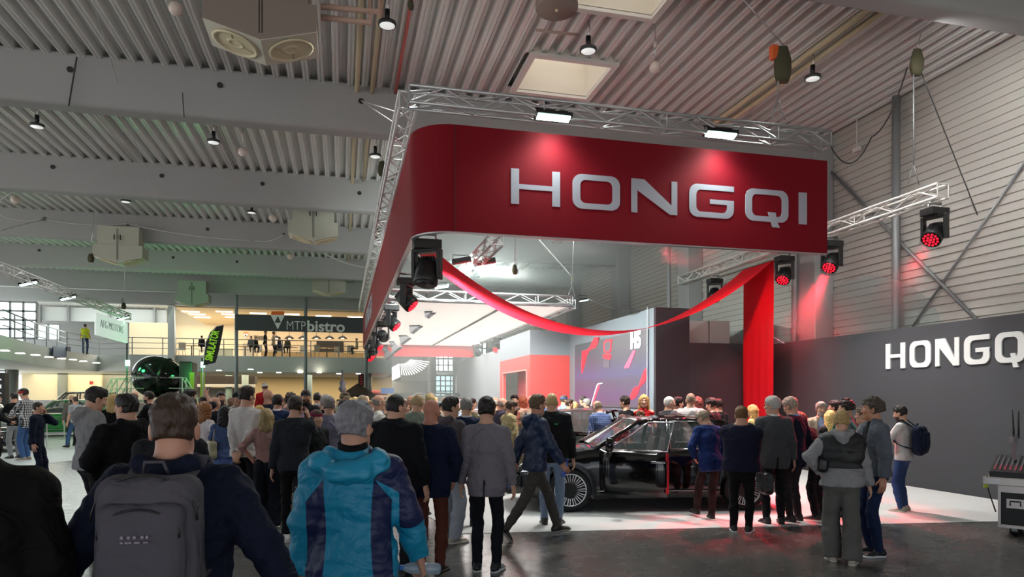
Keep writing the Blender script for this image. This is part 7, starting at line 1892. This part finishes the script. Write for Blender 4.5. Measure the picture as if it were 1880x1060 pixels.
make_person('person', 'grey-haired man in dark purple jacket leaning behind the beige jacket', 919, 731, 13.4, 70, ('jacket', '#3a3444'), (T, '#22242c'), hr=('fringe', '#9a8f86'), lv=2, hp=12)
make_person('person', 'white-haired person in cream jacket left of the beige jacket man', 908, 729, 14.3, 15, ('jacket', '#b5ab94'), (T, '#3a3c44'), hr=('fringe', '#cfc8be'), lv=2)
make_person('person', 'man in pink shirt facing the viewer before the red doorway', 944, 725, 15.2, 172, ('shirt', '#c79aa0'), (T, '#3a3c48'), hr=('short', '#1d1512'), beard='#3a2c22', lv=2)
make_person('person', 'person in bright blue top beside the pink shirt man', 947, 749, 14.0, 40, ('shirt', '#4f86bf'), (T, '#2a2c33'), hr=('short', '#3a2c22'), lv=2)
make_person('person', 'woman with long reddish hair before the red portal', 960, 727, 15.6, -70, ('tshirt', '#c9553f'), (T, '#2a2c33'), hr=('long', '#9a4a30'), female=True, lv=2)
make_person('person', 'man in cream jacket with scalp lit red, left of the fair-haired man', 975, 727, 13.5, 8, ('jacket', '#a89c84', dict(fit=1.3)), (T, '#3a3c44'), hr=('bald', '#8a3a34'), lv=1, w=1.08)
for px, yt, d, fa_, tp, hr_, lb, kw in (
    (1016, 734, 18.6, 120, ('shirt', '#5a5d66'), ('short', '#2a201a'), 'dark-haired man behind the second black car, left of the blue cap', {}),
    (1034, 727, 19.7, 60, ('shirt', '#7f8792'), ('short', '#4a3a2e'), 'person in blue cap in front of the red portal', dict(cap=('#3f5a8c',))),
    (1044, 734, 18.3, 82, ('shirt', '#c9cbd2'), ('short', '#3a281c'), 'dark-haired man in pale shirt looking right over the second car', {}),
    (1055, 738, 19.0, -60, ('shirt', '#a6a09a'), ('long', '#c9a468'), 'blonde woman behind the second car', dict(female=True)),
    (1072, 728, 19.2, -60, ('blazer', '#2a2c33'), ('short', '#2a201a'), 'dark-haired man in front of the lower left corner of the screen', dict(shirt='#d9dadd')),
    (1079, 733, 18.6, -75, ('blazer', '#2f323a'), ('full', '#8d8a86'), 'grey-haired man in dark suit below the left end of the screen', dict(shirt='#d9dadd'))):
    make_person('person', lb, px, yt, d, fa_, tp, (T, '#22242c'), hr=hr_, lv=2, **kw)
def tartan():
    m = mat('#3a507f', .85, key='tartan'); nt = m.node_tree; b = nt.nodes['Principled BSDF']; tc = nt.nodes.new('ShaderNodeTexCoord'); br = nt.nodes.new('ShaderNodeTexBrick'); br.offset = 0; br.inputs['Scale'].default_value = 18; br.inputs['Mortar Size'].default_value = .06
    br.inputs['Color1'].default_value = br.inputs['Color2'].default_value = (*lin('#2c4272'), 1); br.inputs['Mortar'].default_value = (*lin('#7f93bf'), 1); br.inputs['Brick Width'].default_value = .6; br.inputs['Row Height'].default_value = .6
    mp = nt.nodes.new('ShaderNodeMapping'); mp.inputs['Rotation'].default_value = (PI/2, 0, 0); nt.links.new(tc.outputs['Object'], mp.inputs[0]); nt.links.new(mp.outputs[0], br.inputs['Vector']); nt.links.new(br.outputs[0], b.inputs['Base Color']); MATS['tartan'] = m
tartan()
make_person('person', 'bald man in blue checked jacket bending over the second car', 1108, 737, 13, -40, ('blazer', '#33466f', dict(mat='tartan')), (T, '#22242c'), hr=('fringe', '#8a7a66'), shirt='#dfe3ea', lean=12, hp=25, gl=True, lv=1)
make_person('person', 'dark-haired man in black t-shirt looking left before the screen', 1150, 728, 13.9, -62, ('tshirt', '#15161a'), (T, '#22242c'), hr=('short', '#2a1c14'), lv=1, hp=5)
make_person('person', 'smiling blonde woman in sleeveless red dress facing the viewer beside the screen', 1182, 725, 14, 178, ('dress', '#b3202a', dict(sleeve=0)), ('skirt', '#b3202a', dict(z0=1.05, z1=.5, r0=.13, r1=.2)), ('#8a1a20', '#8a1a20'), hr=('long', '#c9a264'), female=True, lv=1, skin='#d3a58c')
make_person('person', 'boy with short hair peering over the black car below the woman in red', 1176, 754, 13, 175, ('tshirt', '#8a8f99'), (T, '#22242c'), hr=('short', '#5a4836'), hs=1.1, lv=1)
make_person('person', 'child with brown hair just above the roof of the black car', 1142, 762, 13.4, 20, ('tshirt', '#8a4a4a'), (T, '#22242c'), hr=('full', '#5a3a2e'), hs=1.1, lv=1)
make_person('person', 'white-haired man in dark grey patterned shirt and glasses behind the car', 1227, 728, 13, 48, ('shirt', '#3d3f42', dict(fit=1.5)), (T, '#22242c'), hr=('buzz', '#d6cfc6'), gl=True, w=1.1, hy=20, lv=1)
make_person('person', 'dark-haired man in navy suit behind the white-haired man', 1243, 730, 13.8, 30, ('blazer', '#1e2e5c'), (T, '#22242c'), hr=('full', '#15110f'), shirt='#e0e0e2', hy=30, lv=1)
make_person('person', 'man with thinning hair in white shirt seen from behind the black car', 1268, 722, 12.9, 6, ('shirt', '#cfcac8', dict(fit=1.6)), (T, '#22242c'), hr=('buzz', '#8a7c6a'), w=1.12, lv=1)
make_person('person', 'person with long red-lit hair behind the white shirt man', 1281, 729, 14.2, 20, ('shirt', '#4a2a2e'), (T, '#22242c'), hr=('long', '#6a3a34'), female=True, lv=2)  # red stage light painted into the hair and shirt colours
make_person('person', 'young man with undercut in black t-shirt looking left behind the car', 1310, 732, 13.2, -68, ('tshirt', '#121215'), (T, '#18181c'), hr=('full', '#17110e'), lv=1, hp=12, w=1.06)
make_person('person', 'man in black shirt right behind the undercut young man', 1320, 733, 14.0, -50, ('shirt', '#17181b'), (T, '#18181c'), hr=('short', '#17110e'), lv=1)
make_person('person', 'blonde woman in yellow top looking left before the red drape', 1383, 744, 13.3, -72, ('tshirt', '#cdb87a', dict(sleeve=.2)), (T, '#22242c'), hr=('mid', '#d0a868'), female=True, lv=1)
# ---- right group
make_person('person', 'man in royal blue suit jacket bending forward beside the rear door of the car', 1304, 757, 10.05, -28, ('blazer', '#1e3166', dict(fit=1.3)), (T, '#2e1f1d'), ('#15110f', '#15110f'), hr=('short', '#8a7c6a'), al='jpocket', ar='jpocket', ll='stepf', lr='fwd', lean=10, hp=32, hy=-25, lv=1)
r, p = make_person('person', 'heavy man in navy shirt and black jeans seen from behind', 1361, 747, 9.15, 3, ('shirt', '#1a1c30', dict(fit=2.2, thick=.02)), (T, '#121215'), ('#15151a', '#e0e0e0'), hr=('short', '#6a4a2c'), al='crossed', ar='crossed', w=1.45, belly=.6, lv=1, extra=new_shoes)
r, p = make_person('person', 'silver-haired man with glasses in grey suit jacket looking left', 1421, 729, 9.75, -18, ('blazer', '#4a4d50', dict(fit=1.3)), (T, '#15161a'), ('#15151a', '#15151a'), hr=('full', '#a7a49e'), shirt='#e0e0e2', gl=True, hy=-48, al='carry', ar='down', lv=1, w=1.08)
bag(r, p, -1, 'black briefcase carried by the silver-haired man in grey', '#1d2022', (.42, .13, .30), -.26, .0, hand=True, nm='briefcase', d=(.14, -.12, -.24))
make_person('person', 'man with grey hair in dark navy suit looking down left, hand in pocket', 1458, 732, 9.95, -58, ('blazer', '#141a2c', dict(fit=1.3)), (T, '#2a2426'), ('#15151a', '#15151a'), hr=('full', '#9a8f80'), shirt='#8fb0e0', hp=20, al='pocket', ar='pocket', lv=1, w=1.08)
make_person('person', 'grey-haired man in cream jacket facing the viewer beyond the navy suit man', 1507, 739, 12, 165, ('blazer', '#b9ae98', dict(openf=.15)), (T, '#bfae98'), ('#c9b8a4', '#c9b8a4'), hr=('full', '#9a958e'), shirt='#9fb0d6', lv=1, beard='#a9a29a')
make_person('person', 'person in black t-shirt bending to the left, black trousers and sneakers', 1503, 760, 10.1, -62, ('tshirt', '#111114', dict(fit=1.5, sleeve=.5)), (T, '#17151a'), ('#1b1718', '#8a2a2e'), hr=('mid', '#8a4a34'), lean=26, hp=30, al='front', ar='front', lv=1)
make_person('person', 'woman with long pale blonde hair behind the vest woman', 1525, 754, 11.4, -20, ('shirt', '#25262a'), (T, '#25262c'), hr=('long', '#d8bd78'), female=True, lv=1)
make_person('person', 'dark-bearded man looking left behind the man with the teal strap', 1535, 736, 12.1, -75, ('shirt', '#6f7276'), (T, '#25262c'), hr=('short', '#1d1512'), beard='#2a1f18', lv=1)
r, p = make_person('person', 'dark-haired man in grey sweatshirt with teal backpack strap', 1556, 734, 10.3, -62, ('sweater', '#85888b', dict(fit=1.5)), (T, '#33363a', dict(fit=1.4, ankle=.09)), ('#2a2a2c', '#2a2a2c'), hr=('curly', '#2a221d'), lv=1, hy=-5)
backpack(r, p, 'small teal-strapped backpack of the man in grey sweatshirt', '#4a5a5c', .7, 1, strapcol='#2f8f86')
make_person('person', 'person with round glasses in grey jacket just left of the denim jacket man', 1588, 748, 9.4, -80, ('jacket', '#6f7478'), (T, '#3a3c40'), hr=('short', '#5a4a3a'), gl=True, lv=1)
r, p = make_person('person', 'blonde woman with hair bun in black padded vest over grey hoodie', 1545, 753, 7.5, -6, ('hoodie', '#8b8a8c', dict(fit=1.5)), (T, '#5d5c58', dict(fit=1.55, ankle=.105, cut=.065, mat='denim')), ('#b9ad9a', '#d8cfc0'), hr=('bun', '#a58a5a'), female=True, w=1.2, al='hip', ar='down', lv=1, lr='back', hy=8)
V, Q = garment(p, 1, 'vest', seed=77, sleeve=0, thick=.05, hem=.16, collar=0, wr=.005, fit=1.6)
Z_ = V[:, 2]; V[:, :2] *= (1+.045*np.abs(np.sin(Z_*26)))[:, None]; mesh_np('padded_vest', V, Q, mat('#0c0c0e', .55, bump=.15, bscale=20), r)
bag(r, p, -1, 'small black handbag under the left arm of the vest woman', '#0f0f11', (.30, .11, .17), -.33, .06, nm='handbag', rot=.2)
def tee(p, root, lv): pass
r, p = make_person('person', 'man in grey denim jacket and blue jeans turned to the left', 1606, 731, 7.8, -114, ('jacket', '#5a5f68', dict(fit=1.0, mat='denim', hem=-.04, openf=.13, thick=.022)), (T, '#1e2a48', dict(mat='denim', fit=1.05)), ('#15161a', '#d8d8d8'), hr=('curly', '#4a4038'), shirt='#17171a', hy=22, lv=1, skin='#b98468', gl=False, al='down', ar='jpocket')
b = MB(); rg_ = random.Random(4)
for i in range(16):
    c = p.chest+p.xx*rg_.uniform(-.05, .05)+p.f*.158+p.u*rg_.uniform(-.16, .04); b.cbox(tuple(c*p.s), (rg_.uniform(.015, .035), .004, rg_.uniform(.01, .03)), np.array([p.xx, p.f, p.u]).T)
b.build('shirt_print', mat('#c06a74', .7), r)
for q in (-1, 1):
    b = MB(); c = p.chest+p.xx*q*.115+p.f*.165+p.u*.0; b.cbox(tuple(c*p.s), (.09, .012, .05), np.array([p.xx, p.f, p.u]).T).build('pocket_flap', cloth('#4f545c', 'denim'), r, bevel=.004)
r, p = make_person('person', 'bearded man in white shirt with navy backpack looking left near the dark wall', 1658, 746, 10.8, -72, ('shirt', '#cfcbc8', dict(fit=1.4, sleeve=.72)), (T, '#2b426b', dict(mat='denim')), ('#9a9488', '#b9b2a6'), hr=('short', '#1f1713'), beard='#3a2a20', hp=12, al='front', ar='front', lv=1, w=1.05)
backpack(r, p, 'navy backpack on the man in white shirt by the dark wall', '#161d33', 1.0, 1)
# ================================================================ the far crowd: every head a person
rgc = random.Random(11)
NAMEC = {'navy': '#222b45', 'black': '#141416', 'white': '#cfccc6', 'grey': '#6f7276', 'beige': '#a99d84', 'blue': '#48648f', 'red': '#96292c', 'olive': '#5a5a44', 'pale': '#b4b4b0'}
HAIRC = {'dark-haired': ('short', '#231a15'), 'brown-haired': ('full', '#4a3526'), 'grey-haired': ('short', '#8d8a86'), 'bald': ('bald', '#5a4a3a'), 'fair-haired': ('short', '#a88d5c'), 'long-haired': ('long', '#5a3c28')}
protos = {}
for hn, hv in HAIRC.items():
    for fa_ in (0, 150):
        r, p = make_person('person', 'proto', loc=(0, 0, 0), H=1.75, lv=3, face=0, top=('shirt', '#888888'), bot=(T, '#22242c'), hr=hv, female=hn == 'long-haired', al=rgc.choice(('down', 'front', 'crossed')), ar=rgc.choice(('down', 'front', 'jpocket')))
        protos[(hn, fa_)] = (r, p)
def zone(px):
    for x, n in ((330, 'left of the black flag'), (445, 'between the flag and the left bistro post'), (565, 'between the left and middle bistro posts'), (675, 'between the middle bistro post and the fascia end'), (800, 'under the wing emblem'), (885, 'in front of the far white booth'), (2000, 'beside the grey partition wall')):
        if px < x: return n
seen = {}
used = []
def far(px, yt, d, cn, hn, fa_):
    r, p = protos[(hn, 150 if fa_ > 90 else 0)]
    c = r.copy(); COL.objects.link(c)
    g = AT(px, HOR, d); c.location = (g[0], g[1], .0)
    H = HC+(HOR-yt)/FPX*d; c.scale = (H/1.75,)*3
    a = math.radians(fa_); v = ray(px, HOR); dx = v[0]*math.cos(a)+v[1]*math.sin(a); dy = -v[0]*math.sin(a)+v[1]*math.cos(a); c.rotation_euler = (0, 0, -math.atan2(dx, dy))
    lb = '%s person in %s, far crowd %s' % (hn, cn, zone(px)); c['label'] = lb; c['group'] = 'far crowd of %s people in %s %s' % (hn, cn, zone(px))
    tm = cloth(NAMEC[cn])
    for ch in r.children:
        k = ch.copy(); COL.objects.link(k); k.parent = c
        if k.name.startswith('shirt'):
            k.material_slots[0].link = 'OBJECT'; k.material_slots[0].material = tm
        for g2 in ch.children:
            q = g2.copy(); COL.objects.link(q); q.parent = k
    return c
places = [(AT(840, HOR, d_)[0], AT(840, HOR, d_)[1]) for d_ in (17.6, 18.3, 19, 19.7, 20.4)]
places += [(o.location[0], o.location[1]) for o in COL.objects if o.get('category') == 'person']
tries = 0
def crowd(n, x0, x1, d0, d1, y0=1.66, y1=1.86, gap=.5):
    k = 0; t = 0
    while k < n and t < n*40:
        t += 1
        px = rgc.uniform(x0, x1); d = d0+(d1-d0)*rgc.random()**1.3
        g = AT(px, HOR, d)
        if any((g[0]-a)**2+(g[1]-b_)**2 < (gap*gap if i > 4 else 2.4) for i, (a, b_) in enumerate(places)): continue
        places.append((g[0], g[1])); H = rgc.uniform(y0, y1); yt = HOR-(H-HC)*FPX/d
        far(px, yt, d, rgc.choice(list(NAMEC)), rgc.choice(list(HAIRC)), rgc.choice((0, 20, -30, 60, -70, 120, 160, 175, 200, -120))); k += 1
crowd(14, 345, 470, 14.5, 27)
crowd(34, 470, 660, 14.5, 34)
crowd(34, 640, 790, 14, 30)
crowd(34, 780, 920, 14.5, 30)
crowd(8, 900, 1010, 16, 22)
for r, p in protos.values():
    for ch in list(r.children):
        for g2 in list(ch.children): bpy.data.objects.remove(g2)
        bpy.data.objects.remove(ch)
    bpy.data.objects.remove(r)
# guests on the bistro gallery
for i, (px, hh, fa_, cn) in enumerate(((461, 0, 170, 'grey'), (467, 0, 160, 'black'), (487, 1, 100, 'black'), (501, 1, 90, 'beige'), (513, 0, -60, 'navy'), (527, 0, 200, 'olive'), (655, 0, -80, 'beige'), (368, 0, 20, 'black'))):
    Y = 47.3; g = AY(px, 658, Y)
    make_person('person', ['seated guest in grey at far left of the gallery rail', 'seated guest in black beside the grey one on the gallery', 'standing waiter in black cap on the gallery', 'person in beige walking along the gallery', 'seated guest in navy by the blue screen', 'seated guest in olive on the gallery', 'guest in beige seated at the right end of the gallery', 'guest in black seated left of the bistro post'][i],
                loc=(g[0], g[1]+.4*(i % 2), ztop), H=1.75 if hh else 1.38, face=fa_, top=('shirt', NAMEC[cn]), bot=(T, '#25262c'), hr=('short', '#2a201a'), lv=3, ll='stand' if hh else 'sit', lr='stand' if hh else 'sit', zbase=ztop)
g = AT(152, 640, 40); make_person('person', 'person in yellow hi-vis vest on the curved gallery at left', loc=(g[0]-.2, g[1]+1, ztop), H=1.78, face=10, top=('vest', '#cfd83a'), bot=(T, '#3a4a6a'), hr=('short', '#2a201a'), lv=3, zbase=ztop)
# ================================================================ daylight and stand light
wd = bpy.data.worlds.new('world'); sc.world = wd; wd.use_nodes = True; nt = wd.node_tree
bg = nt.nodes['Background']; tc = nt.nodes.new('ShaderNodeTexCoord'); sp = nt.nodes.new('ShaderNodeSeparateXYZ'); cr = nt.nodes.new('ShaderNodeValToRGB')
# sky above; brighter lower half added to light the roof underside
mr = nt.nodes.new('ShaderNodeMapRange'); mr.inputs[1].default_value = -.12; mr.inputs[2].default_value = .12
nt.links.new(tc.outputs['Generated'], sp.inputs[0]); nt.links.new(sp.outputs[2], mr.inputs[0]); nt.links.new(mr.outputs[0], cr.inputs[0])
cr.color_ramp.elements[0].color = (1.0, .97, .92, 1); cr.color_ramp.elements[1].color = (.30, .34, .40, 1)
nt.links.new(cr.outputs[0], bg.inputs[0]); bg.inputs[1].default_value = 2.9
light('SPOT', 'stand_light', (4.5, 12.5, 6.0), 1300, (1, .95, .90), (0, -.05, -1), .25, 110, .8)
light('SPOT', 'stand_light', (8.5, 11.5, 6.0), 1300, (1, .96, .92), (.1, .05, -1), .25, 110, .8)
light('SPOT', 'stand_light', (4.0, 16, 5.0), 900, (1, .96, .93), (.3, .4, -1), .25, 120, .8)
light('AREA', 'ceiling_light', (4, 26.6, 4.40), 1100, (1, .97, .93), (0, 0, -1), 4.9, sy=15)
light('SPOT', 'red_wash', (7.6, 13.0, 5.6), 2600, (1, .03, .06), (-.15, -.45, -1), .1, 55, .6)
light('SPOT', 'wall_wash', (8.6, 8.5, 7.6), 700, (1, .98, .95), (1, .35, -.5), .3, 110, .9)
# haze of the stand
def haze(name, a, b, dens, lb):
    M = bpy.data.materials.new('haze'); M.use_nodes = True; n = M.node_tree; n.nodes.remove(n.nodes['Principled BSDF'])
    v = n.nodes.new('ShaderNodeVolumeScatter'); v.inputs['Color'].default_value = (.93, 1, .98, 1); v.inputs['Density'].default_value = dens; v.inputs['Anisotropy'].default_value = .2
    n.links.new(v.outputs[0], n.nodes['Material Output'].inputs['Volume']); tag(MB().box(a, b).build(name, M), lb, 'haze', kind='stuff')
haze('stand_haze', (1.35, 16.4, .02), (6.5, 40, 4.38), .010, 'thin pale stage haze hanging over the crowd below the light ceiling')
haze('roof_haze', (1.35, 12.9, 4.70), (8.6, 38, 7.3), .045, 'denser pale stage haze hanging above the light ceiling')
light('AREA', 'gallery_light', (-8, 51.5, 3.38), 1500, (1, .86, .62), (0, 0, -1), 24, sy=8)
light('AREA', 'bistro_light', (-5, 51.5, 7.40), 850, (1, .86, .66), (0, 0, -1), 20, sy=9)
light('SPOT', 'drape_light', (6.5, 13.2, 5.0), 900, (1, .12, .12), (1, .5, -.5), .1, 50, .7)
light('AREA', 'far_window_light', (-14, 43.6, 6.1), 260, (.9, 1, .97), (.6, -1, -.3), 10, sy=3)
light('AREA', 'far_wall_fill', (-14, 50.5, 7.38), 420, (.95, 1, 1), (0, .3, -1), 9, sy=8)  # added fill above the gallery, brightens the far left wall
# haze cones shaped like two lamp beams, red light tinted into their colour
def beam(a, d, L, r0, r1, lb, dens):
    M = bpy.data.materials.new('haze'); M.use_nodes = True; n = M.node_tree; n.nodes.remove(n.nodes['Principled BSDF'])
    v = n.nodes.new('ShaderNodeVolumeScatter'); v.inputs['Color'].default_value = (1, .6, .6, 1)
    d = nrm(d); ge = n.nodes.new('ShaderNodeNewGeometry')
    def vec(op, x, y):
        q = n.nodes.new('ShaderNodeVectorMath'); q.operation = op; n.links.new(x, q.inputs[0])
        q.inputs[1].default_value = tuple(y); return q.outputs['Value' if op in ('DOT_PRODUCT', 'DISTANCE') else 0]
    def mm(op, x, y):
        q = n.nodes.new('ShaderNodeMath'); q.operation = op; q.use_clamp = op == 'SUBTRACT'
        for i, w in enumerate((x, y)):
            if isinstance(w, (int, float)): q.inputs[i].default_value = w
            else: n.links.new(w, q.inputs[i])
        return q.outputs[0]
    rel = vec('SUBTRACT', ge.outputs['Position'], a); t = vec('DOT_PRODUCT', rel, d); ds = vec('DISTANCE', ge.outputs['Position'], a)
    rad = mm('POWER', mm('MAXIMUM', mm('ADD', mm('MULTIPLY', ds, ds), mm('MULTIPLY', mm('MULTIPLY', t, t), -1)), 0), .5)
    f1 = mm('SUBTRACT', 1, mm('DIVIDE', rad, mm('MULTIPLY', t, r1/L*.95))); f2 = mm('POWER', mm('SUBTRACT', 1, mm('DIVIDE', t, L*.97)), 1.5)
    n.links.new(mm('MULTIPLY', mm('MULTIPLY', f1, f2), dens*2), v.inputs['Density'])
    n.links.new(v.outputs[0], n.nodes['Material Output'].inputs['Volume'])
    d = nrm(d); o = MB().lathe([(r0, .28), (r1, L)], tuple(np.array(a)), 20, frame(d)).build('lit_haze', M, recalc=True); tag(o, lb, 'haze', kind='stuff')
g = AX(1527, 428, 10.4); beam((10.4, g[1], 4.77), (-.8, -.4, -.95), 3.2, .16, 1.1, 'red-tinted lit haze below the moving head at the right corner of the fascia', .16)
g = AX(1716, 357, 10.4); beam((10.4, g[1], 4.77), (-.75, -.25, -.75), 2.4, .16, .9, 'red-tinted lit haze below the moving head at the near truss end', .09)
sc.view_settings.exposure = 0.15
